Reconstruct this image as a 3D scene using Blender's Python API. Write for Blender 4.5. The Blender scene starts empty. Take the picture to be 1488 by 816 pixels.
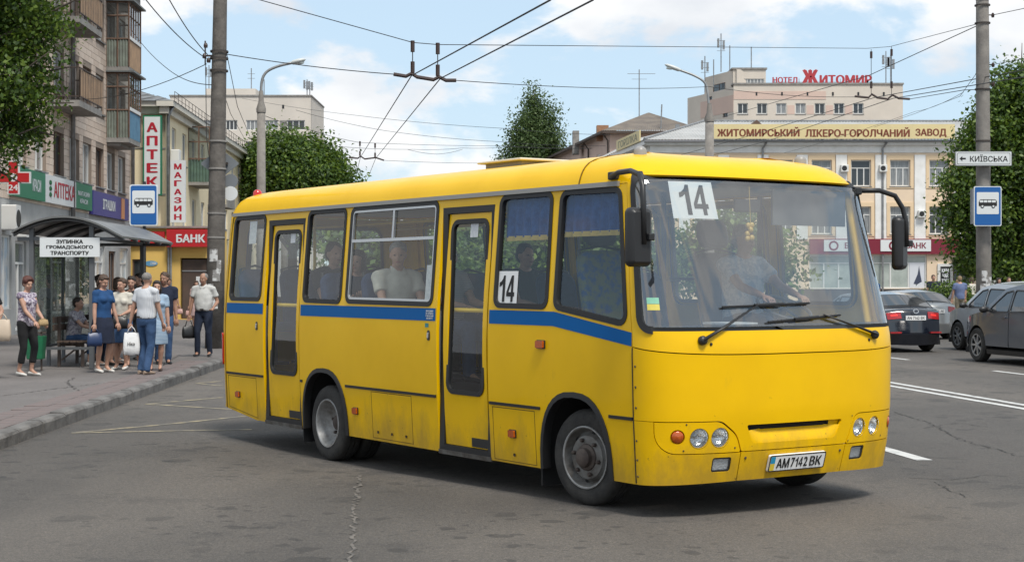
import bpy, bmesh, math, random
import numpy as np
from mathutils import Vector, Matrix
from mathutils.geometry import delaunay_2d_cdt
R = math.radians
PI = math.pi
sc = bpy.context.scene
col = sc.collection
random.seed(7)

# ------------------------------------------------------------------ camera
FPX = 2320.0          # focal length in photograph pixels (1488 wide)
EYE = 1.72
cam = bpy.data.cameras.new('camera')
cam.sensor_width = 36.0
cam.lens = FPX / 1488.0 * 36.0
cam.clip_start = 0.1
cam.clip_end = 6000
cam_o = bpy.data.objects.new('camera', cam)
cam_o.location = (0, 0, EYE)
cam_o.rotation_euler = (R(90), 0, 0)
col.objects.link(cam_o)
sc.camera = cam_o

# ------------------------------------------------------------------ sky, sun, exposure
SUN_EL, SUN_AZ = 59.0, 155.0       # azimuth clockwise from +Y (north)
world = bpy.data.worlds.new('World')
sc.world = world
world.use_nodes = True
nt = world.node_tree
nt.nodes.clear()
def wn(t, **k):
    n = nt.nodes.new(t)
    for a, b in k.items(): setattr(n, a, b)
    return n
w_out = wn('ShaderNodeOutputWorld')
w_bg = wn('ShaderNodeBackground')
w_sky = wn('ShaderNodeTexSky')
w_sky.sky_type = 'NISHITA'
w_sky.sun_disc = False
w_sky.sun_elevation = R(SUN_EL)
w_sky.sun_rotation = R(SUN_AZ)
w_sky.dust_density = 0.8
w_sky.ozone_density = 1.0
w_tc = wn('ShaderNodeTexCoord')
w_n1 = wn('ShaderNodeTexNoise'); w_n1.inputs['Scale'].default_value = 4.3; w_n1.inputs['Detail'].default_value = 9; w_n1.inputs['Roughness'].default_value = .55
w_n1.inputs['Distortion'].default_value = .15
w_n2 = wn('ShaderNodeTexNoise'); w_n2.inputs['Scale'].default_value = 7.5; w_n2.inputs['Detail'].default_value = 7
w_map = wn('ShaderNodeMapping'); w_map.inputs['Scale'].default_value = (1, 1, 2.0); w_map.inputs['Location'].default_value = (1.1, 6.2, .3)
nt.links.new(w_tc.outputs['Generated'], w_map.inputs[0])
nt.links.new(w_map.outputs[0], w_n1.inputs['Vector']); nt.links.new(w_map.outputs[0], w_n2.inputs['Vector'])
w_r1 = wn('ShaderNodeMapRange'); w_r1.inputs[1].default_value = .47; w_r1.inputs[2].default_value = .53
w_r1.interpolation_type = 'SMOOTHSTEP'
nt.links.new(w_n1.outputs[0], w_r1.inputs[0])
w_cr = wn('ShaderNodeMixRGB'); w_cr.inputs[1].default_value = (.72, .755, .81, 1); w_cr.inputs[2].default_value = (1.0, 1.0, 1.0, 1)
w_r2 = wn('ShaderNodeMapRange'); w_r2.inputs[1].default_value = .34; w_r2.inputs[2].default_value = .56
nt.links.new(w_n2.outputs[0], w_r2.inputs[0]); nt.links.new(w_r2.outputs[0], w_cr.inputs[0])
SKY_GAIN = 0.12
w_sg = wn('ShaderNodeMixRGB', blend_type='MIX')       # thin veil of high haze over the blue
w_sg.inputs[0].default_value = .80; w_sg.inputs[2].default_value = (2.95, 3.8, 4.55, 1)
nt.links.new(w_sky.outputs[0], w_sg.inputs[1])
w_cs = wn('ShaderNodeMixRGB', blend_type='MULTIPLY'); w_cs.inputs[0].default_value = 1; w_cs.inputs[2].default_value = (5.25, 5.25, 5.25, 1)
nt.links.new(w_cr.outputs[0], w_cs.inputs[1])
w_mix = wn('ShaderNodeMixRGB')
w_dn = wn('ShaderNodeMath', operation='MULTIPLY'); w_dn.inputs[1].default_value = .93
nt.links.new(w_r1.outputs[0], w_dn.inputs[0]); nt.links.new(w_dn.outputs[0], w_mix.inputs[0])
nt.links.new(w_sg.outputs[0], w_mix.inputs[1]); nt.links.new(w_cs.outputs[0], w_mix.inputs[2])
nt.links.new(w_mix.outputs[0], w_bg.inputs[0])
w_bg.inputs[1].default_value = SKY_GAIN
nt.links.new(w_bg.outputs[0], w_out.inputs[0])

sun = bpy.data.lights.new('sun', 'SUN')
sun.energy = 2.1
sun.angle = R(14)
sun.color = (1, .955, .88)
sun_o = bpy.data.objects.new('sun', sun)
_az = R(SUN_AZ); _el = R(SUN_EL)
_d = Vector((math.sin(_az) * math.cos(_el), math.cos(_az) * math.cos(_el), math.sin(_el)))
sun_o.rotation_euler = _d.to_track_quat('Z', 'Y').to_euler()
sun_o.location = _d * 60
col.objects.link(sun_o)

vs_ = sc.view_settings
vs_.view_transform = 'Standard'; vs_.look = 'None'; vs_.gamma = 1; vs_.use_curve_mapping = False
vs_.exposure = 0.74
sc.cycles.max_bounces = 8
sc.cycles.transparent_max_bounces = 24
sc.cycles.glossy_bounces = 3
sc.cycles.diffuse_bounces = 3
sc.cycles.caustics_reflective = False
sc.cycles.caustics_refractive = False
sc.cycles.sample_clamp_indirect = 4

# ------------------------------------------------------------------ where things stand
def at(px, py, Y):          # a point at distance Y seen at that spot of the photograph
    return Vector(((px - 744) / FPX * Y, Y, EYE - (py - 408) / FPX * Y))
def gnd(px, py, z=0.0):     # the same on level ground of height z
    return at(px, py, FPX * (EYE - z) / (py - 408))

# ------------------------------------------------------------------ materials
MATS = {}
def mat(name, c=(.5, .5, .5), rough=.6, metal=0.0, var=.0, vscale=3.0, bump=.0, bscale=40.0, coat=0.0, spec=.5, c2=None, emit=None, detail=4, stretch=None, vr=(.35, .65), coords='Object', alpha=None, rvar=0):
    if name in MATS: return MATS[name]
    m = bpy.data.materials.new(name); m.use_nodes = True
    t = m.node_tree; b = t.nodes['Principled BSDF']
    b.inputs['Base Color'].default_value = (*c, 1)
    b.inputs['Roughness'].default_value = rough
    b.inputs['Metallic'].default_value = metal
    b.inputs['Coat Weight'].default_value = coat
    b.inputs['Coat Roughness'].default_value = .06
    b.inputs['Specular IOR Level'].default_value = spec
    if emit:
        b.inputs['Emission Color'].default_value = (*emit[0], 1); b.inputs['Emission Strength'].default_value = emit[1]
    vec = None
    if var or bump or c2 or rvar:
        tc = t.nodes.new('ShaderNodeTexCoord'); vec = tc.outputs[coords]
        if stretch:
            mp = t.nodes.new('ShaderNodeMapping'); mp.inputs['Scale'].default_value = stretch
            t.links.new(vec, mp.inputs[0]); vec = mp.outputs[0]
    if var or c2 or rvar:
        n = t.nodes.new('ShaderNodeTexNoise'); n.inputs['Scale'].default_value = vscale; n.inputs['Detail'].default_value = detail; n.inputs['Roughness'].default_value = .6
        t.links.new(vec, n.inputs['Vector'])
        mr = t.nodes.new('ShaderNodeMapRange'); mr.inputs[1].default_value = vr[0]; mr.inputs[2].default_value = vr[1]
        t.links.new(n.outputs[0], mr.inputs[0])
        mx = t.nodes.new('ShaderNodeMixRGB')
        d = c2 if c2 else tuple(x * (1 - var) for x in c)
        u = c if c2 else tuple(min(1, x * (1 + var * .6)) for x in c)
        mx.inputs[1].default_value = (*d, 1); mx.inputs[2].default_value = (*u, 1)
        t.links.new(mr.outputs[0], mx.inputs[0]); t.links.new(mx.outputs[0], b.inputs['Base Color'])
        if rvar:
            m2 = t.nodes.new('ShaderNodeMapRange'); m2.inputs[3].default_value = rough + rvar; m2.inputs[4].default_value = rough - rvar
            t.links.new(mr.outputs[0], m2.inputs[0]); t.links.new(m2.outputs[0], b.inputs['Roughness'])
    if bump:
        n2 = t.nodes.new('ShaderNodeTexNoise'); n2.inputs['Scale'].default_value = bscale; n2.inputs['Detail'].default_value = 5
        t.links.new(vec, n2.inputs['Vector'])
        bp = t.nodes.new('ShaderNodeBump'); bp.inputs['Strength'].default_value = bump; bp.inputs['Distance'].default_value = .02
        t.links.new(n2.outputs[0], bp.inputs['Height']); t.links.new(bp.outputs[0], b.inputs['Normal'])
    MATS[name] = m
    return m
def glass(name, tint=(.8, .85, .86), refl=1.0, rough=.0, dirt_haze=.0):
    if name in MATS: return MATS[name]
    m = bpy.data.materials.new(name); m.use_nodes = True
    t = m.node_tree; t.nodes.clear()
    o = t.nodes.new('ShaderNodeOutputMaterial'); mx = t.nodes.new('ShaderNodeMixShader')
    tr = t.nodes.new('ShaderNodeBsdfTransparent'); tr.inputs[0].default_value = (*tint, 1)
    gl = t.nodes.new('ShaderNodeBsdfGlossy'); gl.inputs['Roughness'].default_value = rough; gl.inputs['Color'].default_value = (.95, .97, 1, 1)
    lw = t.nodes.new('ShaderNodeLayerWeight')
    pw = t.nodes.new('ShaderNodeMath'); pw.operation = 'POWER'; pw.inputs[1].default_value = 5
    mu = t.nodes.new('ShaderNodeMath'); mu.operation = 'MULTIPLY_ADD'; mu.inputs[1].default_value = .9 * min(refl, 1.1); mu.inputs[2].default_value = .055 * refl; mu.use_clamp = True
    t.links.new(lw.outputs['Facing'], pw.inputs[0]); t.links.new(pw.outputs[0], mu.inputs[0]); t.links.new(mu.outputs[0], mx.inputs[0])
    last = tr.outputs[0]
    if dirt_haze:
        df = t.nodes.new('ShaderNodeBsdfDiffuse'); df.inputs[0].default_value = (.5, .5, .48, 1)
        n = t.nodes.new('ShaderNodeTexNoise'); n.inputs['Scale'].default_value = 6; n.inputs['Detail'].default_value = 6
        tc = t.nodes.new('ShaderNodeTexCoord'); t.links.new(tc.outputs['Object'], n.inputs['Vector'])
        mr = t.nodes.new('ShaderNodeMapRange'); mr.inputs[1].default_value = .3; mr.inputs[2].default_value = .75; mr.inputs[3].default_value = dirt_haze * .4; mr.inputs[4].default_value = dirt_haze
        t.links.new(n.outputs[0], mr.inputs[0])
        m2 = t.nodes.new('ShaderNodeMixShader'); t.links.new(mr.outputs[0], m2.inputs[0])
        t.links.new(last, m2.inputs[1]); t.links.new(df.outputs[0], m2.inputs[2]); last = m2.outputs[0]
    t.links.new(last, mx.inputs[1]); t.links.new(gl.outputs[0], mx.inputs[2])
    t.links.new(mx.outputs[0], o.inputs[0])
    MATS[name] = m
    return m

# ------------------------------------------------------------------ mesh helpers
class MB:
    def __init__(s): s.v = []; s.f = []; s.m = []; s.cur = 0
    def mi(s, i): s.cur = i; return s
    def add(s, vs, fs):
        o = len(s.v); s.v += [tuple(p) for p in vs]
        s.f += [tuple(i + o for i in f) for f in fs]; s.m += [s.cur] * len(fs)
        return s
    def box(s, x0, x1, y0, y1, z0, z1, M=None):
        p = [Vector((x, y, z)) for x in (x0, x1) for y in (y0, y1) for z in (z0, z1)]
        if M: p = [M @ q for q in p]
        return s.add(p, [(0, 1, 3, 2), (4, 6, 7, 5), (0, 4, 5, 1), (2, 3, 7, 6), (0, 2, 6, 4), (1, 5, 7, 3)])
    def cbox(s, c, sx, sy, sz, M=None):
        return s.box(c[0] - sx / 2, c[0] + sx / 2, c[1] - sy / 2, c[1] + sy / 2, c[2] - sz / 2, c[2] + sz / 2, M)
    def tube(s, path, r, n=8, cap=True, sq=1.0):
        P = [Vector(p) for p in path]; rr = r if isinstance(r, (list, tuple)) else [r] * len(P)
        T = [(P[min(i + 1, len(P) - 1)] - P[max(i - 1, 0)]).normalized() for i in range(len(P))]
        up = Vector((0, 0, 1)) if abs(T[0].z) < .9 else Vector((0, 1, 0))
        N = (up - T[0] * up.dot(T[0])).normalized(); vs = []
        for i, p in enumerate(P):
            N = (N - T[i] * N.dot(T[i])).normalized(); B = T[i].cross(N)
            for k in range(n):
                a = 2 * PI * k / n
                vs.append(p + N * math.cos(a) * rr[i] * sq + B * math.sin(a) * rr[i])
        fs = [(i * n + k, i * n + (k + 1) % n, (i + 1) * n + (k + 1) % n, (i + 1) * n + k) for i in range(len(P) - 1) for k in range(n)]
        if cap: fs += [tuple(reversed(range(n))), tuple(range((len(P) - 1) * n, len(P) * n))]
        return s.add(vs, fs)
    def bar(s, a, b, w, h, up=(0, 0, 1)):
        a, b = Vector(a), Vector(b); t = (b - a).normalized(); up = Vector(up)
        if abs(t.dot(up)) > .99: up = Vector((0, 1, 0))
        x = t.cross(up).normalized() * w / 2; y = x.cross(t).normalized() * h / 2
        vs = [q + i * x + j * y for q in (a, b) for i, j in ((-1, -1), (1, -1), (1, 1), (-1, 1))]
        return s.add(vs, [(3, 2, 1, 0), (4, 5, 6, 7), (0, 1, 5, 4), (1, 2, 6, 5), (2, 3, 7, 6), (3, 0, 4, 7)])
    def lathe(s, prof, o=(0, 0, 0), ax=(0, 0, 1), n=24, close=False, a0=0, a1=2 * PI):
        o = Vector(o); ax = Vector(ax).normalized()
        u = (Vector((1, 0, 0)) if abs(ax.x) < .9 else Vector((0, 1, 0))); u = (u - ax * u.dot(ax)).normalized(); w = ax.cross(u)
        full = abs(a1 - a0 - 2 * PI) < 1e-6; m = n if full else n + 1; vs = []
        for (r, h) in prof:
            for k in range(m):
                a = a0 + (a1 - a0) * k / n
                vs.append(o + ax * h + (u * math.cos(a) + w * math.sin(a)) * r)
        fs = []
        for i in range(len(prof) - 1):
            for k in range(n):
                k2 = (k + 1) % m
                fs.append((i * m + k, i * m + k2, (i + 1) * m + k2, (i + 1) * m + k))
        if close and full:
            fs += [tuple(reversed(range(m))), tuple(range((len(prof) - 1) * m, len(prof) * m))]
        return s.add(vs, fs)
    def ell(s, c, rx, ry, rz, n=12, m=8, M=None):
        vs = []; c = Vector(c)
        for j in range(1, m):
            t = PI * j / m
            for i in range(n):
                a = 2 * PI * i / n
                q = Vector((rx * math.sin(t) * math.cos(a), ry * math.sin(t) * math.sin(a), rz * math.cos(t)))
                vs.append(c + (M @ q if M else q))
        q = Vector((0, 0, rz)); vs.append(c + (M @ q if M else q)); vs.append(c - (M @ q if M else q))
        fs = [(j * n + i, (j + 1) * n + i, (j + 1) * n + (i + 1) % n, j * n + (i + 1) % n) for j in range(m - 2) for i in range(n)]
        t_, b_ = len(vs) - 2, len(vs) - 1
        fs += [(t_, i, (i + 1) % n) for i in range(n)] + [(b_, (m - 2) * n + (i + 1) % n, (m - 2) * n + i) for i in range(n)]
        return s.add(vs, fs)
    def prism(s, poly, f, d0, d1):            # poly in 2D, f(a,b,d)->3D
        n = len(poly); vs = [f(a, b, d0) for a, b in poly] + [f(a, b, d1) for a, b in poly]
        return s.add(vs, [tuple(range(n)), tuple(reversed(range(n, 2 * n)))] + [(i, i + n, (i + 1) % n + n, (i + 1) % n) for i in range(n)])
    def grid(s, rows, close=False):
        n = len(rows[0]); vs = [p for r in rows for p in r]; fs = []
        for j in range(len(rows) - 1):
            for i in range(n if close else n - 1):
                i2 = (i + 1) % n
                fs.append((j * n + i, j * n + i2, (j + 1) * n + i2, (j + 1) * n + i))
        return s.add(vs, fs)
    def sheet(s, outer, holes, f, step=None, depth=0.0, d0=0.0):
        """flat outline with holes laid on a surface f(a,b,d); optional grid points so it can bend; rims folded in by depth"""
        loops = [outer] + list(holes); pts = []; edges = []
        for lp in loops:
            L = []
            for i, p in enumerate(lp):
                q = lp[(i + 1) % len(lp)]; L.append(p)
                if step:
                    k = int(math.hypot(q[0] - p[0], q[1] - p[1]) / step)
                    for j in range(1, k + 1): L.append((p[0] + (q[0] - p[0]) * j / (k + 1), p[1] + (q[1] - p[1]) * j / (k + 1)))
            b = len(pts); pts += L; edges += [(b + i, b + (i + 1) % len(L)) for i in range(len(L))]
        nb = len(pts)
        A = np.array(pts)
        def inside(P, lp):
            x, y = P[:, 0], P[:, 1]; r = np.zeros(len(P), bool)
            for i in range(len(lp)):
                x1, y1 = lp[i]; x2, y2 = lp[i - 1]
                if y1 == y2: continue
                c = ((y1 > y) != (y2 > y)) & (x < (x2 - x1) * (y - y1) / (y2 - y1) + x1)
                r ^= c
            return r
        extra = []
        if step:
            gx = np.arange(A[:, 0].min() + step * .5, A[:, 0].max(), step); gy = np.arange(A[:, 1].min() + step * .5, A[:, 1].max(), step)
            G = np.array([(x, y) for x in gx for y in gy]) if len(gx) and len(gy) else np.zeros((0, 2))
            if len(G):
                ok = inside(G, outer)
                for h in holes: ok &= ~inside(G, h)
                dmin = np.full(len(G), 9.)
                for p in A: dmin = np.minimum(dmin, np.hypot(G[:, 0] - p[0], G[:, 1] - p[1]))
                extra = [tuple(p) for p in G[ok & (dmin > step * .35)]]
        r = delaunay_2d_cdt([Vector(p) for p in pts + extra], edges, [], 0, 1e-6)
        V, Fc = [tuple(p) for p in r[0]], r[2]
        VA = np.array(V); cen = np.array([VA[list(t)].mean(0) for t in Fc]); ok = inside(cen, outer)
        for h in holes: ok &= ~inside(cen, h)
        fs = [tuple(t) for t, k in zip(Fc, ok) if k]
        s.add([f(a, b, d0) for a, b in V], fs)
        if depth:
            for a, b in edges:
                p, q = pts[a], pts[b]
                s.add([f(p[0], p[1], d0), f(q[0], q[1], d0), f(q[0], q[1], d0 + depth), f(p[0], p[1], d0 + depth)], [(0, 1, 2, 3)])
        return s
    def build(s, name, mats, parent=None, smooth=False, bevel=0, loc=None, rot=None, kind=None, weld=False, label=None, auto=None, fixn=False):
        me = bpy.data.meshes.new(name)
        me.from_pydata(s.v, [], s.f)
        for m in (mats if isinstance(mats, (list, tuple)) else [mats]): me.materials.append(m)
        if any(s.m): me.polygons.foreach_set('material_index', s.m)
        if weld or fixn:
            bm = bmesh.new(); bm.from_mesh(me)
            if weld: bmesh.ops.remove_doubles(bm, verts=bm.verts, dist=1e-4)
            if fixn: bmesh.ops.recalc_face_normals(bm, faces=bm.faces)
            bm.to_mesh(me); bm.free()
        if smooth:
            me.polygons.foreach_set('use_smooth', [True] * len(me.polygons))
            if auto: me.set_sharp_from_angle(angle=R(auto))
        me.update()
        o = bpy.data.objects.new(name, me)
        if parent: o.parent = parent
        if loc is not None: o.location = loc
        if rot is not None: o.rotation_euler = rot
        if bevel:
            b = o.modifiers.new('bevel', 'BEVEL'); b.width = bevel; b.segments = 2; b.limit_method = 'ANGLE'; b.angle_limit = R(40)
        if kind: o['kind'] = kind
        if label: o['label'] = label
        col.objects.link(o)
        return o
def tag(o, label, cat, group=None):
    o['label'] = label; o['category'] = cat
    if group: o['group'] = group
    return o
def thing(name, label, cat, loc=(0, 0, 0), rz=0, group=None, rot=None):
    o = bpy.data.objects.new(name, None); o.empty_display_size = .2
    o.location = loc; o.rotation_euler = rot if rot else (0, 0, rz)
    col.objects.link(o)
    return tag(o, label, cat, group)
def copy_tree(o, parent=None):
    c = o.copy(); col.objects.link(c)
    if parent: c.parent = parent
    for ch in list(o.children): copy_tree(ch, c)
    return c
def rpoly(pts, r, n=5):
    """rounded polygon; r one radius or a list"""
    out = []; N = len(pts); rr = r if isinstance(r, (list, tuple)) else [r] * N
    for i in range(N):
        p = Vector(pts[i]); a = Vector(pts[i - 1]) - p; b = Vector(pts[(i + 1) % N]) - p
        if rr[i] <= 0: out.append(tuple(p)); continue
        la, lb = a.length, b.length; a.normalize(); b.normalize()
        h = a.angle(b) / 2; d = min(rr[i] / math.tan(h), la * .49, lb * .49); rad = d * math.tan(h)
        c = p + (a + b).normalized() * (rad / math.sin(h)); s0 = p + a * d - c; s1 = p + b * d - c
        t0 = math.atan2(s0.y, s0.x); dt = (math.atan2(s1.y, s1.x) - t0 + PI) % (2 * PI) - PI
        for k in range(n + 1):
            th = t0 + dt * k / n
            out.append((c.x + rad * math.cos(th), c.y + rad * math.sin(th)))
    return out
def rect(x0, x1, y0, y1): return [(x0, y0), (x1, y0), (x1, y1), (x0, y1)]
def grow(poly, d):
    """move every point of a loop outwards by d (either winding)"""
    n = len(poly); ar = sum(poly[i][0] * poly[(i + 1) % n][1] - poly[(i + 1) % n][0] * poly[i][1] for i in range(n))
    sg = 1 if ar > 0 else -1; out = []
    for i in range(n):
        p = Vector(poly[i]); e0 = p - Vector(poly[i - 1]); e1 = Vector(poly[(i + 1) % n]) - p
        if e0.length < 1e-7: e0 = e1
        if e1.length < 1e-7: e1 = e0
        e0 = e0.normalized(); e1 = e1.normalized()
        n0 = Vector((e0.y, -e0.x)) * sg; n1 = Vector((e1.y, -e1.x)) * sg
        m = n0 + n1
        m = m.normalized() if m.length > 1e-6 else n0
        out.append(tuple(p + m * d / max(.4, m.dot(n0))))
    return out
def ring(outer, inner, f, d0, d1, mb=None):
    """closed frame between two loops of equal length, d0 outside face, d1 back"""
    mb = mb or MB(); n = len(outer)
    L = [[f(a, b, d1) for a, b in outer], [f(a, b, d0) for a, b in outer], [f(a, b, d0) for a, b in inner], [f(a, b, d1) for a, b in inner]]
    return mb.grid([[r[i] for r in L] for i in list(range(n)) + [0]])
try:
    FONT = bpy.data.fonts.load(bpy.utils.system_resource('DATAFILES', path='fonts/Inter.woff2'))
except Exception:
    FONT = None
TMP = bpy.data.scenes.new('scratch')
def evaluated(o):
    """mesh of an object after its modifiers, made in a scratch scene"""
    TMP.collection.objects.link(o); vl = TMP.view_layers[0]; vl.update()
    me = bpy.data.meshes.new_from_object(o.evaluated_get(vl.depsgraph))
    d = o.data; bpy.data.objects.remove(o)
    if isinstance(d, bpy.types.Mesh): bpy.data.meshes.remove(d)
    else: bpy.data.curves.remove(d)
    return me
def text(s, f, x0, x1, y0, y1, m, parent, bold=0.0, name='lettering', d=-.004, spacing=1.0, line=1.0, align='CENTER'):
    """text fitted into a rectangle of the surface f(a,b,d); heavier weights are stacked copies, each a hair prouder"""
    cu = bpy.data.curves.new('txt', 'FONT'); cu.body = s
    if FONT: cu.font = FONT
    cu.align_x = align; cu.align_y = 'CENTER'; cu.space_character = spacing; cu.space_line = line; cu.resolution_u = 3
    me0 = evaluated(bpy.data.objects.new('txt', cu))
    V = np.zeros(len(me0.vertices) * 3); me0.vertices.foreach_get('co', V); V = V.reshape(-1, 3)[:, :2]
    F_ = [tuple(p.vertices) for p in me0.polygons]; bpy.data.meshes.remove(me0)
    b = bold * 1.6; offs = [(0, 0)] if bold <= 0 else [(-b, 0), (b, 0), (0, b * .45), (0, -b * .45), (-b * .5, 0), (b * .5, 0)]
    lo, hi = V.min(0) - (b, b * .45), V.max(0) + (b, b * .45); k = np.array(((x1 - x0) / (hi[0] - lo[0]), (y1 - y0) / (hi[1] - lo[1])))
    c = (lo + hi) / 2; mb = MB()
    for i, o in enumerate(offs):
        Q = (V + o - c) * k + ((x0 + x1) / 2, (y0 + y1) / 2)
        mb.add([f(q[0], q[1], d - .0004 * i) for q in Q], F_)
    return mb.build(name, m, parent)
def digits(f, x0, x1, y0, y1, m, parent, s='14', d=-.004, step=None):
    """heavy poster numerals 1 and 4 cut as outlines"""
    G = {'1': (.52, [(.30, 0), (.49, 0), (.49, 1), (.35, 1), (.29, .87), (.16, .77), (.04, .73), (.04, .57), (.18, .61), (.30, .69)], []),
         '4': (.62, [(.36, 0), (.53, 0), (.53, .21), (.63, .21), (.63, .37), (.53, .37), (.53, 1), (.37, 1), (0, .38), (0, .21), (.36, .21)], [[(.36, .37), (.36, .73), (.15, .37)]])}
    tot = sum(G[c][0] for c in s) + .10 * (len(s) - 1); k = (x1 - x0) / tot; x = x0
    for c in s:
        w, o, hs = G[c]; T = lambda p: (x + p[0] * k, y0 + p[1] * (y1 - y0))
        MB().sheet([T(p) for p in o], [[T(p) for p in h] for h in hs], f, step=step, d0=d).build('numeral', m, parent); x += (w + .10) * k
def plane_f(o, ex, ez, n=None):
    """surface map on a plane: origin, right direction, up direction; d goes inwards (away from the viewer's side)"""
    o, ex, ez = Vector(o), Vector(ex).normalized(), Vector(ez).normalized()
    nn = Vector(n).normalized() if n else -ex.cross(ez)
    return lambda a, b, d=0.0: o + ex * a + ez * b + nn * d
def interp(x, X, Y): return float(np.interp(x, X, Y))
# ================================================================== THE BUS
# local frame: x across (0 = door side, W = far side), y backwards from the front seam, z up
BT = math.atan(1564 / 2320)
BO = Vector((.888, 11.58, 0))
BW = 2.52
_ZS = [.20, .24, .48, .75, 1.25, 1.35, 2.0, 2.50, 2.60, 2.66, 2.70, 2.73]
_CS = [-.33, -.34, -.41, -.44, -.435, -.41, -.18, .0, .08, .18, .40, .75]
_VZ = [.20, .24, .72, 1.2, 1.5, 2.42, 2.5, 2.58, 2.64, 2.68, 2.70, 2.73]
_VV = [.045, .04, .012, 0, .01, .085, .10, .135, .19, .28, .40, .65]
def _pch(X, Y):      # smooth interpolation table
    xs = np.linspace(X[0], X[-1], 400); ys = np.interp(xs, X, Y)
    k = np.hanning(23); k /= k.sum(); yp = np.pad(ys, 11, mode='edge')
    # keep the ends straight
    yp[:11] = ys[0] + (np.arange(-11, 0)) * (ys[1] - ys[0]); yp[-11:] = ys[-1] + (np.arange(1, 12)) * (ys[-1] - ys[-2])
    return xs, np.convolve(yp, k, 'valid')
_cx, _cy = _pch(_ZS, _CS); _vx, _vy = _pch(_VZ, _VV)
def b_vs(z): return interp(z, _vx, _vy)
def b_c(z): return interp(z, _cx, _cy)
def b_ue(z): return interp(z, [.2, 1.3, 2.45, 2.73], [.03, .03, .20, .60])
_N = 2.75
def b_F(ph, z):
    co, si = math.cos(ph), abs(math.sin(ph)); hw = BW / 2 - b_vs(z); ue = b_ue(z)
    return Vector((BW / 2 - hw * math.copysign(abs(co) ** (2 / _N), co), ue - (ue - b_c(z)) * si ** (2 / _N), z))
def b_B(ph, z):      # rear end, ph 0 = door side corner
    co, si = math.cos(ph), abs(math.sin(ph)); hw = BW / 2 - b_vs(z)
    e = interp(z, [.2, 2.4, 2.73], [7.24, 7.2, 6.9]); r = interp(z, [.2, .4, 1.2, 2.4, 2.6, 2.73], [7.5, 7.54, 7.56, 7.54, 7.46, 7.1])
    return Vector((BW / 2 - hw * math.copysign(abs(co) ** (2 / 3.2), co), e + (r - e) * si ** (2 / 3.2), z))
_pt = np.linspace(0, PI, 1200)
_pp = np.array([b_F(p, .7) for p in _pt]); _pa = np.concatenate([[0], np.cumsum(np.linalg.norm(np.diff(_pp, axis=0), axis=1))])
BL = float(_pa[-1])
def a_phi(a): return interp(a, _pa, _pt)
def av(v): return interp(v, _pp[:, 0], _pa)
def b_front(a, z, d=0.0):
    ph = min(max(a_phi(a), 1e-3), PI - 1e-3); p = b_F(ph, z)
    if d == 0: return p
    e = .012
    t = b_F(min(ph + e, PI - 1e-4), z) - b_F(max(ph - e, 1e-4), z); w = b_F(ph, z + e) - b_F(ph, z - e)
    n = t.cross(w).normalized()            # points outwards (towards -y)
    if n.y > 0.2: n = -n
    return p - n * d
def b_R(u, z, d=0.0): return Vector((b_vs(z) + d, u, z))
def b_Rt(a, z, d=0.0): return Vector((b_vs(z) + d, -a, z))     # mirrored so lettering reads from outside
def b_L(u, z, d=0.0): return Vector((BW - b_vs(z) - d, u, z))

M_yel = mat('bus_yellow_paint', (.84, .495, .001), .36, coat=.22, spec=.16, c2=(.77, .445, .001), vscale=1.6, vr=(.25, .6), detail=6, bump=.10, bscale=2.2, rvar=.05)
def add_grime(m, zlo, zhi, colr, amt):
    t = m.node_tree; b = t.nodes['Principled BSDF']; N = lambda k: t.nodes.new('ShaderNode' + k); L = t.links.new
    src = b.inputs['Base Color'].links[0].from_socket
    tc = N('TexCoord'); sp = N('SeparateXYZ'); L(tc.outputs['Object'], sp.inputs[0])
    n = N('TexNoise'); n.inputs['Scale'].default_value = 3.2; n.inputs['Detail'].default_value = 8; n.inputs['Roughness'].default_value = .7
    mp = N('Mapping'); mp.inputs['Scale'].default_value = (1, 1, .45); L(tc.outputs['Object'], mp.inputs[0]); L(mp.outputs[0], n.inputs['Vector'])
    hz = N('MapRange'); hz.inputs[1].default_value = zlo; hz.inputs[2].default_value = zhi; hz.inputs[3].default_value = .30; hz.inputs[4].default_value = -.06; L(sp.outputs[2], hz.inputs[0])
    ad = N('Math'); ad.operation = 'ADD'; L(n.outputs[0], ad.inputs[0]); L(hz.outputs[0], ad.inputs[1])
    mk = N('MapRange'); mk.inputs[1].default_value = .58; mk.inputs[2].default_value = .86; mk.inputs[4].default_value = amt; L(ad.outputs[0], mk.inputs[0])
    mx = N('MixRGB'); mx.inputs[2].default_value = (*colr, 1); L(mk.outputs[0], mx.inputs[0]); L(src, mx.inputs[1]); L(mx.outputs[0], b.inputs['Base Color'])
    n2 = N('TexNoise'); n2.inputs['Scale'].default_value = 26; n2.inputs['Detail'].default_value = 2; L(tc.outputs['Object'], n2.inputs['Vector'])        # stone chips and scuffs
    m2 = N('MapRange'); m2.inputs[1].default_value = .735; m2.inputs[2].default_value = .75; m2.inputs[4].default_value = .55; L(n2.outputs[0], m2.inputs[0])
    m4 = N('Math'); m4.operation = 'MULTIPLY'; L(m2.outputs[0], m4.inputs[0]); lo = N('MapRange'); lo.inputs[1].default_value = 1.0; lo.inputs[2].default_value = .5; L(sp.outputs[2], lo.inputs[0]); L(lo.outputs[0], m4.inputs[1])
    m3 = N('MixRGB'); m3.inputs[2].default_value = (.12, .075, .02, 1); L(m4.outputs[0], m3.inputs[0]); L(mx.outputs[0], m3.inputs[1]); L(m3.outputs[0], b.inputs['Base Color'])
add_grime(M_yel, .22, .78, (.22, .145, .05), .5)
M_blue = mat('bus_blue_stripe', (.002, .105, .33), .45, spec=.12)
M_rub = mat('black_rubber', (.012, .012, .013), .55)
M_blk = mat('black_plastic', (.018, .018, .019), .42)
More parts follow.
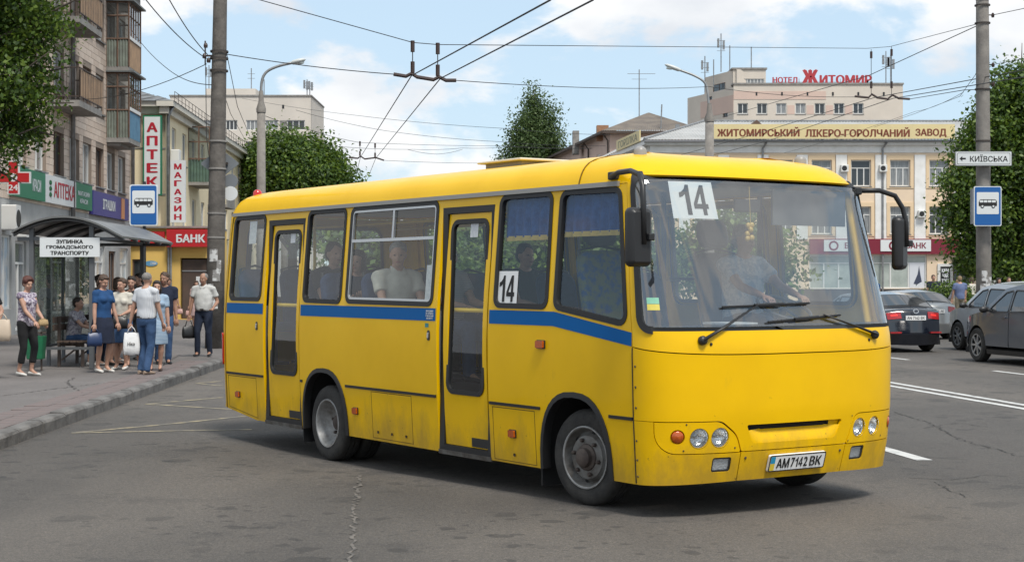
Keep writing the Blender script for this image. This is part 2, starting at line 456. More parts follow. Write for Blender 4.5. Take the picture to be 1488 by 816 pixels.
M_tyre = mat('tyre_rubber', (.022, .021, .020), .82, c2=(.045, .042, .038), vscale=9, bump=.25, bscale=60)
M_alu = mat('brushed_aluminium', (.55, .55, .55), .35, metal=.9)
M_rim = mat('grey_steel_rim', (.34, .34, .335), .5, metal=.45, c2=(.16, .145, .13), vscale=7, vr=(.3, .55))
M_rimf = mat('worn_front_rim', (.20, .195, .185), .55, metal=.35, c2=(.085, .072, .06), vscale=8, vr=(.3, .6))
M_hub = mat('rusty_hub', (.12, .095, .08), .7, metal=.3, c2=(.06, .045, .04), vscale=12)
M_under = mat('underbody_black', (.012, .012, .012), .9)
M_grey = mat('interior_grey', (.32, .32, .32), .7)
M_dark = mat('dashboard_plastic', (.05, .052, .055), .6)
M_floor = mat('bus_floor', (.10, .10, .10), .8)
M_seat = mat('blue_seat_fabric', (.010, .026, .075), .9, c2=(.022, .05, .12), vscale=14)
M_seatg = mat('grey_seat_shell', (.16, .17, .19), .5)
M_curt = mat('blue_curtain', (.010, .035, .15), .95, c2=(.02, .07, .24), vscale=20)
M_fringe = mat('gold_fringe', (.42, .31, .10), .9)
M_white = mat('white_card', (.78, .78, .77), .6)
M_paper = mat('paper_notice', (.68, .69, .70), .8, c2=(.5, .52, .55), vscale=30)
M_ink = mat('black_ink', (.012, .012, .012), .7)
M_winktxt = mat('white_ink', (.75, .78, .8), .7)
M_amber = mat('amber_lens', (.52, .10, .008), .2, coat=.6, c2=(.38, .06, .004), vscale=60)
M_red = mat('red_lens', (.45, .012, .010), .2, coat=.6)
M_chrome = mat('chrome_reflector', (.82, .83, .84), .16, metal=1.0, bump=.25, bscale=70)
M_lens = glass('lamp_lens', (.9, .92, .93), 1.3)
M_glass = glass('bus_window_glass', (.90, .93, .91), 1.0, dirt_haze=.014)
M_shield = glass('windshield_glass', (.86, .90, .90), 3.0, dirt_haze=.09)  # grey diffuse film: some dirt, raised to paint in pale reflected haze
M_screw = mat('dark_screw', (.08, .06, .04), .6, metal=.4)
M_yrail = mat('yellow_handrail', (.72, .47, .01), .4)

bus = thing('city_bus', 'yellow city bus with blue side stripe and route 14 cards, turning out from the stop', 'bus', BO, BT)
def bp(mb, name, m, **k): return mb.build(name, m, k.pop('parent', bus), **k)

# ---- side wall, door side
def arch(c, hw, top, bot, n=18, p=2.5):
    return [(c + hw * (-1 if math.cos(t) > 0 else 1) * abs(math.cos(t)) ** (2 / p), bot + (top - bot) * abs(math.sin(t)) ** (2 / p)) for t in [PI * i / n for i in range(n + 1)]]
Z0, ZG = .24, 2.44
AF = arch(.76, .455, .86, Z0); AR = arch(4.915, .47, .855, Z0)
D1 = (1.955, 2.77, 2.355); D2 = (5.43, 6.275, 2.355)      # door openings
def door_notch(d): return [(d[0], Z0), (d[0], d[2]), (d[1], d[2]), (d[1], Z0)]
out_r = [(b_ue(.3) + .004, Z0)] + AF + door_notch(D1) + AR + door_notch(D2) + [(6.5, Z0), (7.235, .325), (7.215, 1.5), (7.195, ZG), (b_ue(2.44) + .003, ZG), (b_ue(1.9) + .003, 1.9), (b_ue(1.3) + .003, 1.3)]
wins = {  # outer edge of rubber, rounding
    'a': (rpoly([(7.16, 1.505), (6.345, 1.505), (6.345, 2.425), (7.16, 2.425)], .09), 0),
    'b': (rpoly([(5.375, 1.505), (4.545, 1.495), (4.545, 2.43), (5.375, 2.43)], .09), 0),
    'c': (rpoly([(4.465, 1.505), (2.84, 1.495), (2.84, 2.43), (4.465, 2.43)], .09), 1),
    'd': (rpoly([(1.88, 1.50), (1.10, 1.495), (1.12, 2.43), (1.88, 2.43)], .09), 0),
    'e': (rpoly([(1.03, 1.50), (.075, 1.375), (.255, 2.42), (1.03, 2.43)], .09), 0)}
mb = MB().sheet(out_r, [grow(w[0], -.02) for w in wins.values()], b_R, step=.30, depth=.03)
bp(mb, 'side_panel', M_yel, smooth=True, auto=30)
for k, (w, slide) in wins.items():
    fr = bp(ring(w, grow(w, -.042), b_R, -.007, .03), 'window', M_rub)
    inn = grow(w, -.040)
    if slide:
        bp(ring(grow(w, -.040), grow(w, -.062), b_R, -.003, .02), 'sliding_frame', M_alu, parent=fr)
        m2 = MB(); zb = 2.10
        m2.box(0, 0, 0, 0, 0, 0) if False else None
        m2.prism(rect(2.895, 4.41, zb - .014, zb + .014), b_R, -.004, .02); bp(m2, 'transom', M_alu, parent=fr)
        m2 = MB().prism(rect(3.62, 3.65, zb + .015, 2.372), b_R, -.003, .02); bp(m2, 'mullion', M_alu, parent=fr)
    bp(MB().sheet(inn, [], b_R, d0=.014), 'pane', M_glass, parent=fr)

# ---- stripe, rub rail, gutter, seams
for poly in ([(7.21, 1.372), (6.29, 1.372), (6.29, 1.482), (7.21, 1.482)], [(5.405, 1.372), (2.79, 1.372), (2.79, 1.482), (5.405, 1.482)],
             [(1.935, 1.37), (1.03, 1.37), (.035, 1.245), (.035, 1.345), (1.02, 1.482), (1.935, 1.482)]):
    bp(MB().sheet(poly, [], b_R, step=.3, d0=-.0025), 'blue_stripe', M_blue)
for u0, u1 in ((.035, .315), (1.21, 1.935), (2.79, 4.455), (5.375, 5.415), (6.29, 7.215)):
    bp(MB().prism(rect(u0, u1, .705, .729), b_R, -.010, .004), 'rub_rail', M_rub)
bp(MB().prism(rect(.29, 7.20, 2.425, 2.462), b_R, -.022, .004), 'rain_gutter', mat('gutter_grey', (.24, .235, .22), .6))
for poly, nm in ((rect(3.22, 3.96, .262, .695), 'service_hatch'), (rect(1.29, 1.90, .255, .69), 'fuel_hatch'), (rect(6.45, 7.19, .33, .69), 'rear_hatch')):
    if nm == 'rear_hatch': poly = [(6.47, .262), (7.19, .345), (7.19, .69), (6.47, .69)]
    h = bp(ring(poly, grow(poly, -.006), b_R, -.0015, .004), nm, mat('seam_dark', (.16, .09, .004), .8))
    ks = [(poly[0][0] + (poly[1][0] - poly[0][0]) * t, poly[0][1] + .06) for t in (.15, .5, .85)]
    for q in ks[1:2] if nm == 'fuel_hatch' else (ks if nm == 'service_hatch' else []):
        bp(MB().lathe([(.0, .0), (.012, 0), (.014, .006)][::-1] + [], b_R(q[0], q[1], -.004), (-1, 0, 0), 10), 'latch', M_screw, parent=h)
for u, z in ((6.94, .49), (4.27, .49), (1.61, .485), (1.18, 1.222)):
    k = .05 if z > 1 else .042
    l = bp(MB().prism(rpoly(rect(u - k - .004, u + k + .004, z - .034, z + .034), .008, 3), b_R, -.010, .01), 'side_marker', M_blk)
    bp(MB().prism(rpoly(rect(u - k, u + k, z - .028, z + .028), .008, 3), b_R, -.026, -.010), 'lens', M_amber, parent=l)
for u in (2.90, 6.43):
    l = bp(MB().prism(rpoly(rect(u - .022, u + .022, 1.20, 1.29), .02, 5), b_R, -.004, .01), 'door_lock', M_blk)
    bp(MB().prism(rpoly(rect(u - .010, u + .010, 1.22, 1.27), .009, 4), b_R, -.012, -.004), 'key_barrel', M_alu, parent=l)
st = bp(MB().sheet(rect(2.90, 2.96, 1.315, 1.35), [], b_R, d0=-.003), 'sticker', mat('sticker_teal', (.03, .22, .22), .5))
text('ВИХОДИМО\nНА ЗУПИНЦІ\nУ МІСЬКОМУ\nАВТОБУСІ', b_Rt, -2.95, -2.815, 1.385, 1.465, M_winktxt, bus, bold=.02, name='lettering', d=-.005)

# ---- passenger doors
def door(d):
    u0, u1, zt = d
    o = rect(u0, u1, .262, zt); fr = bp(ring(o, [(u0 + .04, .31), (u1 - .085, .31), (u1 - .085, zt - .055), (u0 + .04, zt - .055)], b_R, -.004, .05), 'door_frame', M_rub)
    leaf = [(u0 + .042, .315), (u1 - .088, .315), (u1 - .088, zt - .06), (u0 + .042, zt - .06)]
    w = rpoly([(u0 + .095, .765), (u1 - .15, .765), (u1 - .15, 2.235), (u0 + .095, 2.235)], .085)
    lf = bp(MB().sheet(leaf, [grow(w, -.01)], b_R, step=.3, depth=.02, d0=.016), 'door', M_yel, smooth=True, auto=30)
    bp(ring(grow(w, .012), grow(w, -.028), b_R, .006, .04), 'window_seal', M_rub, parent=lf)
    bp(MB().sheet(grow(w, -.026), [], b_R, d0=.022), 'pane', M_glass, parent=lf)
    bp(MB().prism(rect(u0 + .045, u0 + .30, .325, .40), b_R, .008, .03), 'step_slot', M_blk, parent=lf)
    bp(MB().prism(rect(u0 - .005, u1 + .005, .225, .262), b_R, -.012, .05), 'sill', mat('sill_metal', (.17, .165, .155), .55, metal=.5, c2=(.07, .06, .05), vscale=8))
    hr = bp(MB().tube([b_R(u0 + .10, 1.47, .09), b_R(u1 - .15, 1.47, .09)], .019, 8), 'handrail', M_yrail)
for d in (D1, D2): door(d)

# ---- wheel arches, wheels
def arch_trim(A):
    o = grow(A, .0); inner = []
    P3 = []
    c = sum(p[0] for p in A) / len(A)
    mb = MB(); rows = []
    for i, (u, z) in enumerate(A):
        nx, nz = u - c, z - .3; l = math.hypot(nx, nz); nx /= l; nz /= l
        rows.append([b_R(u + nx * .012, z + nz * .012, .02), b_R(u + nx * .012, z + nz * .012, -.012), b_R(u - nx * .030, z - nz * .030, -.016), b_R(u - nx * .030, z - nz * .030, .06)])
    bp(MB().grid(rows), 'wheel_arch_trim', M_rub, smooth=True, auto=40)
    rows = [[b_R(u, max(z, .2), .02), b_R(u, max(z, .2), .62)] for u, z in A]
    bp(MB().grid(rows), 'wheel_well', M_under)
arch_trim(AF); arch_trim(AR)
def wheel(x, u, z, r, sgn, steer, deep):
    """sgn -1: outer face towards -x"""
    ax = Vector((sgn * math.cos(steer), sgn * math.sin(steer), 0)) if sgn < 0 else Vector((math.cos(steer), math.sin(steer), 0))
    o = Vector((x, u, z)); w = .105
    ty = [(.222, -w * .92), (.245, -w), (.30, -w * 1.06), (r - .035, -w * .97), (r - .012, -w * .84), (r, -w * .62), (r, -w * .26), (r - .012, -w * .25), (r - .012, -w * .19), (r, -w * .18), (r, w * .18), (r - .012, w * .19), (r - .012, w * .25), (r, w * .26), (r, w * .62), (r - .012, w * .84), (r - .035, w * .97), (.30, w * 1.06), (.245, w), (.222, w * .92)]
    t = bp(MB().lathe(ty, o, ax, 48), 'wheel', M_tyre, smooth=True, auto=35)
    if deep: pr = [(.240, w * .98), (.236, w * 1.06), (.224, w * 1.04), (.216, w * .9), (.205, .03), (.165, -.035), (.13, -.045), (.10, -.045)]
    else: pr = [(.240, w * .98), (.236, w * 1.06), (.224, w * 1.04), (.214, w * .8), (.198, .045), (.182, .052), (.165, .085), (.12, .092), (.10, .090)]
    bp(MB().lathe(pr, o, ax, 40), 'rim', M_rim if deep else M_rimf, parent=t, smooth=True, auto=45)
    if not deep: bp(MB().lathe([(.243, w * .96), (.241, w * 1.09), (.232, w * 1.10), (.224, w * 1.02)], o, ax, 40), 'rim_lip', M_rim, parent=t, smooth=True, auto=45)
    e = -.045 if deep else .09
    hb = MB().lathe([(.105, e), (.10, e + .012), (.075, e + .018), (.070, e + .05), (.055, e + .062), (.0, e + .066)], o, ax, 24)
    bp(hb, 'hub', M_hub, parent=t, smooth=True, auto=40)
    up = Vector((0, 0, 1)); sd = ax.cross(up)
    for k in range(6):
        a = k * PI / 3 + .2; c = o + (sd * math.cos(a) + up * math.sin(a)) * .135 + ax * (e if deep else .088)
        bp(MB().lathe([(.017, -.005), (.017, .022), (.011, .03), (0, .03)], c, ax, 6), 'wheel_nut', M_hub, parent=t)
    if not deep:
        for k in range(6):
            a = k * PI / 3 + .72; c = o + (sd * math.cos(a) + up * math.sin(a)) * .188 + ax * .053
            bp(MB().lathe([(.017, 0), (.0, .0015)], c, ax, 10), 'hand_hole', M_under, parent=t)
wheel(.20, .74, .37, .37, -1, R(8), False)
wheel(BW - .20, .74, .37, .37, 1, R(8), False)
wheel(.16, 4.915, .325, .37, -1, 0, True)
wheel(.40, 4.915, .325, .37, -1, 0, True)
wheel(BW - .16, 4.915, .325, .37, 1, 0, True)
for u, x in ((1.26, .07), (5.42, .05)):
    bp(MB().box(x, x + .30, u, u + .015, .10, .40), 'mud_flap', M_rub)
    bp(MB().box(BW - x - .30, BW - x, u, u + .015, .10, .40), 'mud_flap', M_rub)
# underbody: floor pan, chassis rails, axles
bp(MB().box(.62, BW - .62, -.1, 7.3, .40, .50).box(.05, BW - .05, 1.25, 4.4, .50, .58).box(.05, BW - .05, 5.45, 7.3, .50, .58), 'floor_pan', M_under)
bp(MB().tube([(.25, 4.915, .33), (BW - .25, 4.915, .33)], .09, 10), 'axle', M_under)
bp(MB().tube([(.25, .74, .36), (BW - .25, .74, .36)], .06, 10), 'axle', M_under)
bp(MB().box(.5, 1.0, 2.9, 4.2, .25, .5).box(1.4, 2.1, 2.2, 3.4, .24, .5), 'tank', M_under)

# ---- far side, rear
ADL = arch(.76, .455, .86, Z0); wl = [rpoly([(u0, 1.50), (u0 + .01, 2.42), (u1, 2.42), (u1, 1.50)], .12) for u0, u1 in ((.20, 1.10), (1.22, 2.55), (2.70, 4.05), (4.20, 5.55), (5.70, 7.05))]
out_l = [(b_ue(.3) + .004, Z0)] + ADL + AR + [(6.5, Z0), (7.235, .325), (7.215, 1.5), (7.195, ZG), (b_ue(2.44) + .003, ZG), (b_ue(1.9) + .003, 1.9), (b_ue(1.3) + .003, 1.3)]
bp(MB().sheet(out_l, [grow(w, -.02) for w in wl], b_L, step=.3, depth=.03), 'side_panel', M_yel, smooth=True, auto=30, label='far side panel with five windows')
for w in wl:
    fr = bp(ring(w, grow(w, -.05), b_L, -.007, .03), 'window', M_rub)
    bp(MB().sheet(grow(w, -.045), [], b_L, d0=.014), 'pane', M_glass, parent=fr)
bp(MB().sheet(rect(.4, 7.2, 1.372, 1.482), [], b_L, d0=-.0025), 'blue_stripe', M_blue)
_rl = [b_B(p, 1.0) for p in np.linspace(0, PI, 400)]; _ra = np.concatenate([[0], np.cumsum([(_rl[i + 1] - _rl[i]).length for i in range(399)])]); RL = float(_ra[-1])
def b_rear(a, z, d=0.0):
    ph = interp(a, _ra, np.linspace(0, PI, 400)); p = b_B(ph, z)
    return p + Vector((math.cos(ph) * d * .7, -abs(math.sin(ph)) * d, 0))
rw = rpoly(rect(.5, RL - .5, 1.5, 2.35), .12)
bp(MB().sheet([(0, .325), (.3, .36), (RL - .3, .36), (RL, .325), (RL, ZG), (0, ZG)], [rw], b_rear, step=.12, depth=.02), 'rear_panel', M_yel, smooth=True, auto=30)
fr = bp(ring(grow(rw, .01), grow(rw, -.04), b_rear, -.007, .03), 'window', M_rub); bp(MB().sheet(grow(rw, -.035), [], b_rear, step=.2, d0=.014), 'pane', M_glass, parent=fr)
bp(MB().tube([b_rear(.012, z, -.004) for z in np.linspace(.33, 2.42, 12)], .005, 5), 'corner_seam', mat('seam_dark'))
for a in (.12, RL - .12):
    bp(MB().prism(rpoly(rect(a - .05, a + .05, .8, 1.15), .03), b_rear, -.02, .02), 'tail_lamp', M_red)

# ---- roof with rounded ends
NPH = 36
loopf = [a_phi(BL * i / NPH) for i in range(NPH + 1)]
def roof_loop(t):
    L = []
    for i, ph in enumerate(loopf):
        s = math.sin(ph); z0 = 2.445 + .092 * min(1, s * 1.5) ** .6
        L.append(b_F(min(max(ph, 1e-3), PI - 1e-3), z0 + (2.73 - z0) * t))
    for i in range(NPH + 1):
        ph = PI - PI * i / NPH
        L.append(b_B(min(max(ph, 1e-3), PI - 1e-3), 2.445 + (2.73 - 2.445) * t))
    return L
lv = [roof_loop(t) for t in (0, .06, .14, .25, .38, .52, .66, .78, .88, .95, 1)]
mb = MB().grid(lv, close=True)
top = lv[-1]; cm = [Vector((BW / 2 + (p.x - BW / 2) * .35, 3.9 + (p.y - 3.9) * .55, 2.765)) for p in top]
mb.grid([top, cm], close=True); mb.add(cm, [tuple(range(len(cm)))])
bp(mb, 'roof', M_yel, smooth=True, weld=True, auto=50)
sec = []
for z in np.linspace(2.46, 2.715, 10): sec.append(Vector((b_vs(z) - .003, .80, z)))
bp(MB().tube(sec, .006, 5), 'roof_seam', mat('seam_dark'))
bp(MB().box(.58, 1.36, 2.32, 3.02, 2.768, 2.79), 'roof_hatch', mat('hatch_cream', (.62, .57, .46), .6), bevel=.012)
bp(MB().box(.64, 1.30, 2.38, 2.96, 2.72, 2.768), 'hatch_base', mat('hatch_base_grey', (.30, .28, .24), .7))
for p, m in ((Vector((.42, .46, 2.685)), M_chrome), (Vector((BW - .42, .46, 2.685)), M_chrome), (Vector((.30, 7.05, 2.66)), M_red)):
    l = bp(MB().lathe([(.05, -.05), (.05, .008), (.042, .028), (.025, .042), (0, .047)], p + Vector((0, 0, .02)), (0, 0, 1), 16), 'roof_marker', mat('marker_grey', (.28, .27, .26), .4) if m is M_chrome else M_red, smooth=True)

# ---- front: cowl with windshield, front panel, lamp panels, bumper
zs_ = 1.205
def seamA(a): return 1.185 + .055 * (abs(a - BL / 2) / (BL / 2)) ** 4
ta = np.linspace(0, BL, 25)
ws = rpoly([(.075, 1.338), (BL - .075, 1.338), (BL - .085, 2.525), (.085, 2.525)], [.12, .12, .16, .16], 7)
hd = []
for t in np.linspace(BL, 0, 25):
    s = math.sin(a_phi(t)); hd.append((t, 2.445 + .092 * min(1, s * 1.5) ** .6))
cowl = [(t, seamA(t) + .004) for t in ta] + hd
bp(MB().sheet(cowl, [grow(ws, -.02)], b_front, step=.07, depth=.02), 'windshield_surround', M_yel, smooth=True, auto=30)
wsi = grow(ws, -.055)
fr = bp(ring(ws, wsi, b_front, -.012, .03), 'windshield', M_rub, smooth=True, auto=40)
bp(MB().sheet(grow(ws, -.05), [], b_front, step=.06, d0=.004), 'pane', M_shield, parent=fr, smooth=True)

vL, vR = .05, BW - .065
aLa, aLb, aLc = av(.052), av(.49), av(.675)
aRc, aRb, aRa = av(1.745), av(1.84), BL - .09
ZB, ZT = .475, .706
def qc(A, K, s, off):
    return [(A + s * (K * (1 - math.cos(t))) + s * off * math.cos(t), .63 - (.63 - ZB) * math.sin(t) + off * math.sin(t)) for t in np.linspace(0, PI / 2, 9)]
lampL = [(aLa + .003, ZT - .003)] + qc(aLa, .17, 1, .003) + rpoly([(aLa + .172, ZB + .003), (aLc - .006, ZB + .003), (aLc - .05, .60), (aLb, ZT - .003), (aLa + .004, ZT - .003)], [0, .01, .16, .12, 0], 6)[1:-1]
lampR = [(aRa - .003, ZT - .003)] + qc(aRa, .12, -1, .003) + rpoly([(aRa - .122, ZB + .003), (aRc + .006, ZB + .003), (aRc + .05, .60), (aRb, ZT - .003), (aRa - .004, ZT - .003)], [0, .01, .16, .10, 0], 6)[1:-1]
gr = rpoly([(av(.715), .672), (av(.775), .535), (av(1.61), .535), (av(1.68), .672)], [.012, .05, .05, .012], 5)
fp = [(t, seamA(t) - .004) for t in ta[::-1]]
fpb = rpoly([(0, ZT + .004), (aLb + .01, ZT + .004), (aLc - .045, .61), (aLc + .004, ZB + .006), (aRc - .004, ZB + .006), (aRc + .045, .61), (aRb - .01, ZT + .004), (BL, ZT + .004)], [0, .12, .16, .01, .01, .16, .12, 0], 6)
bp(MB().sheet(fpb + fp, [gr], b_front, step=.06, depth=.02), 'front_panel', M_yel, smooth=True, auto=30)
# scoop under the slot
rows = []
for t in np.linspace(0, 1, 9):
    a0_, a1_ = av(.745) + (av(.72) - av(.745)) * t, av(1.645) + (av(1.675) - av(1.645)) * t
    z = .53 + (.630 - .53) * t; d = .050 * t ** 1.5
    rows.append([b_front(a0_ + (a1_ - a0_) * s, z, d * min(1, 6 * s, 6 * (1 - s)) + .001) for s in np.linspace(0, 1, 25)])
bp(MB().grid(rows), 'grille_scoop', M_yel, smooth=True)
bp(MB().sheet(rect(av(.70), av(1.56), .622, .69), [], b_front, step=.08, d0=.048), 'grille_slot', M_under); bp(MB().sheet(rect(av(1.56), av(1.70), .622, .69), [], b_front, step=.08, d0=.03), 'grille_end', M_yel)

def circ(a, z, r, n=20): return [(a + r * math.cos(2 * PI * i / n), z + r * math.sin(2 * PI * i / n)) for i in range(n)]
hlL = [(av(.326), .588), (av(.489), .588)]; hlR = [(av(1.89), .595), (av(2.085), .597)]
amL = (av(.176), .60); amR = (BL - av(.176) * .93, .603)
for lp, hs, am in ((lampL, hlL, amL), (lampR, hlR, amR)):
    holes = [circ(a, z, .072) for a, z in hs] + [circ(am[0], am[1], .052)]
    lpn = bp(MB().sheet(lp, holes, b_front, step=.05, depth=.02), 'lamp_panel', M_yel, smooth=True, auto=30)
    for a, z in hs:
        p = b_front(a, z); n = (b_front(a, z, -.1) - p).normalized()
        hl = bp(MB().lathe([(.074, .002), (.074, -.012), (.066, -.02), (.066, -.03), (.055, -.048), (.03, -.07), (.014, -.075), (0, -.076)], p, n, 24), 'headlight', M_chrome, smooth=True)
        bp(MB().lathe([(.069, -.012), (.060, -.004), (.04, .003), (.02, .006), (0, .007)], p, n, 24), 'lens', M_lens, parent=hl, smooth=True)
        bp(MB().lathe([(.013, -.075), (.013, -.045), (.008, -.035), (0, -.034)], p, n, 10), 'bulb', M_alu, parent=hl, smooth=True)
    a, z = am; p = b_front(a, z); n = (b_front(a, z, -.1) - p).normalized()
    hl = bp(MB().lathe([(.053, .0), (.053, -.03), (0, -.03)], p, n, 20), 'indicator', M_blk, smooth=True, auto=40)
    bp(MB().lathe([(.047, -.03), (.046, -.005), (.036, .004), (0, .008)], p, n, 20), 'lens', M_amber, parent=hl, smooth=True)
    for (a, z) in ((hs[0][0] - .10, .69), (hs[0][0] - .12, .50), (hs[1][0] + .13, .51)):
        bp(MB().lathe([(.007, 0), (.005, .003), (0, .003)], b_front(a, z, -.001), n, 8), 'screw', M_screw, parent=lpn)
# bumper: middle and two corners that climb beside the lamp panels
fogs = [(av(.518), .388), (av(1.905), .398)]
bl = [(0, Z0), (aLc - .004, Z0 + .018), (aLc - .004, ZB - .005)] + [(aLa + .162, ZB - .005)]
def bumper_corner(mir):
    fx = (lambda a: BL - a) if mir else (lambda a: a)
    A = aLa if not mir else BL - aRa; C = aLc if not mir else BL - aRc; K = .17 if not mir else .12
    pl = [(0, Z0)] + [(C * t, Z0 + .02 * t) for t in (.3, .6)] + [(C - .004, Z0 + .02), (C - .004, ZB - .005)] + [(a if a > .004 else .004, z) for a, z in reversed(qc(A, .17 if not mir else .12, 1, -.004))] + [(A - .004, ZT), (0, ZT)]
    fg = fogs[1 if mir else 0]; fa = BL - fg[0] if mir else fg[0]
    fh = rpoly(rect(fa - .082, fa + .082, fg[1] - .054, fg[1] + .054), .02, 4)
    pl = [(fx(a), z) for a, z in pl]; fh = [(fx(a), z) for a, z in fh]
    b = bp(MB().sheet(pl, [fh], b_front, step=.06, depth=.02), 'bumper_corner', M_yel, smooth=True, auto=30)
    fl = bp(ring(grow(fh, .001), grow(fh, -.012), b_front, .004, .05), 'fog_lamp', M_blk)
    bp(MB().sheet(grow(fh, -.010), [], b_front, step=.04, d0=.016), 'reflector', mat('fog_reflector', (.66, .67, .68), .45, metal=.3, bump=.4, bscale=60), parent=fl)
    bp(MB().sheet(grow(fh, -.010), [], b_front, step=.04, d0=.005), 'lens', M_lens, parent=fl)
    for z in (.30, .42, .56): bp(MB().lathe([(.009, 0), (.006, .004), (0, .004)], b_front(fx(.03), z, -.001), (-1 if not mir else 1, 0, 0), 8), 'screw', M_screw, parent=b)
bumper_corner(False); bumper_corner(True)
bm_ = bp(MB().sheet([(aLc + .004, Z0 + .02), (aRc - .004, Z0 + .02), (aRc - .004, ZB - .002), (aLc + .004, ZB - .002)], [], b_front, step=.07, depth=.02), 'bumper', M_yel, smooth=True, auto=30)
for a in (aLc + .05, aRc - .05): bp(MB().lathe([(.012, 0), (.008, .004), (0, .004)], b_front(a, .43, -.001), (0, -1, .1), 8), 'screw', M_screw, parent=bm_)
for z in (.80, .95, 1.10): bp(MB().lathe([(.010, 0), (.007, .004), (0, .004)], b_front(.035, z, -.001), (-1, 0, 0), 8), 'screw', M_screw)
bp(MB().tube([b_front(.004, z, -.001) for z in np.linspace(.25, 1.235, 14)], .0055, 5), 'corner_seam', M_rub)
# number plate
pc = b_front(av(1.225), .380); pn = (b_front(av(1.225), .38, -.1) - pc).normalized(); pn = Vector((0, pn.y, pn.z)).normalized()
ez = Vector((1, 0, 0)).cross(pn) * -1
ez = pn.cross(Vector((1, 0, 0))); ez = ez if ez.z > 0 else -ez
pf = plane_f(pc + pn * .025, (1, 0, 0), ez, -pn)
pl = bp(MB().prism(rpoly(rect(-.285, .285, -.064, .064), .012, 3), pf, -.003, .02), 'number_plate', M_white)
bp(ring(rpoly(rect(-.285, .285, -.064, .064), .012, 3), rpoly(rect(-.277, .277, -.056, .056), .010, 3), pf, -.0042, .0), 'plate_rim', M_blk, parent=pl)
bp(MB().sheet(rect(-.275, -.230, .0, .054), [], pf, d0=-.0046), 'plate_band', mat('plate_blue', (.02, .30, .50), .4), parent=pl)
bp(MB().sheet(rect(-.275, -.230, -.054, .0), [], pf, d0=-.0046), 'plate_band', mat('plate_yellow', (.75, .55, .05), .4), parent=pl)
text('АМ', pf, -.212, -.085, -.038, .038, M_ink, pl, bold=.018, d=-.0055); text('7', pf, -.068, -.030, -.038, .038, M_ink, pl, bold=.018, d=-.0055); digits(pf, -.026, .052, -.038, .038, M_ink, pl, d=-.0055)
text('2', pf, .062, .102, -.038, .038, M_ink, pl, bold=.018, d=-.0055); text('ВК', pf, .125, .245, -.038, .038, M_ink, pl, bold=.018, d=-.0055)
# wipers
def wiper(pv, pz, kv, kz, b0, b1):
    P = b_front(av(pv), pz, -.03); K = b_front(av(kv), kz, -.035)
    w = bp(MB().tube([P, P.lerp(K, .35) + Vector((0, -.012, 0)), K], [.020, .016, .009], 8, sq=.6), 'wiper', M_blk, smooth=True)
    bp(MB().lathe([(.034, 0), (.034, .025), (.024, .04), (0, .042)], b_front(av(pv), pz, 0), (0, -1, .2), 14), 'pivot_cap', M_blk, parent=w, smooth=True)
    q = [b_front(av(b0[0] + (b1[0] - b0[0]) * t), b0[1] + (b1[1] - b0[1]) * t, -.016) for t in np.linspace(0, 1, 10)]
    bp(MB().tube(q, .0085, 6), 'blade', M_rub, parent=w)
    bp(MB().tube([p + Vector((0, -.014, .004)) for p in q[3:7]], .012, 6), 'blade_carrier', M_blk, parent=w)
wiper(.35, 1.29, .87, 1.535, (.553, 1.525), (1.40, 1.548))
wiper(2.07, 1.30, 1.50, 1.455, (.94, 1.412), (1.70, 1.455))
for v in (.42, 2.0): bp(MB().lathe([(.012, 0), (.010, .006), (0, .008)], b_front(av(v), 1.265, -.001), (0, -1, 0), 10), 'washer_nozzle', M_blk)
# mirrors
def mirror(arm, c, w, h, ang, bracket):
    a = bp(MB().tube(arm, .021, 10), 'mirror_arm', M_blk, smooth=True)
    bp(MB().cbox(bracket, .07, .10, .06), 'arm_bracket', M_blk, parent=a, bevel=.01)
    Mx = Matrix.Translation(c) @ Matrix.Rotation(ang, 4, 'Z')
    prof = rpoly(rect(-w / 2, w / 2, -h / 2, h / 2), .045, 5); rows = []
    for d, s in ((.045, -.012), (.03, .0), (0, .0), (-.03, -.012), (-.045, -.035)):
        rows.append([Mx @ Vector((x, d, z)) for x, z in grow(prof, s)])
    mb = MB().grid(rows, close=True); mb.add(rows[-1], [tuple(range(len(prof)))])
    hb = bp(mb, 'mirror_housing', M_blk, parent=a, smooth=True, auto=45)
    g = MB(); g.add([Mx @ Vector((x, .046, z)) for x, z in grow(prof, -.014)], [tuple(range(len(prof)))])
    bp(g, 'mirror_glass', mat('mirror_glass', (.85, .87, .88), .02, metal=1), parent=a)
    bp(MB().cbox(Mx @ Vector((w * .28, -.06, 0)), .05, .05, .05), 'clamp', M_blk, parent=a, bevel=.008)
mirror([(.07, .36, 2.50), (.03, .22, 2.52), (-.05, -.02, 2.515), (-.11, -.20, 2.475), (-.14, -.27, 2.39), (-.145, -.285, 2.26), (-.14, -.285, 1.98)], Vector((-.15, -.24, 2.03)), .20, .42, R(-4), (.10, .36, 2.505))
mirror([(BW - .14, .12, 2.455), (BW + .08, .06, 2.46), (BW + .22, .02, 2.42), (BW + .29, .0, 2.32), (BW + .31, -.02, 2.20), (BW + .31, -.02, 2.0)], Vector((BW + .28, .02, 2.03)), .19, .44, R(26), (BW - .13, .13, 2.45))
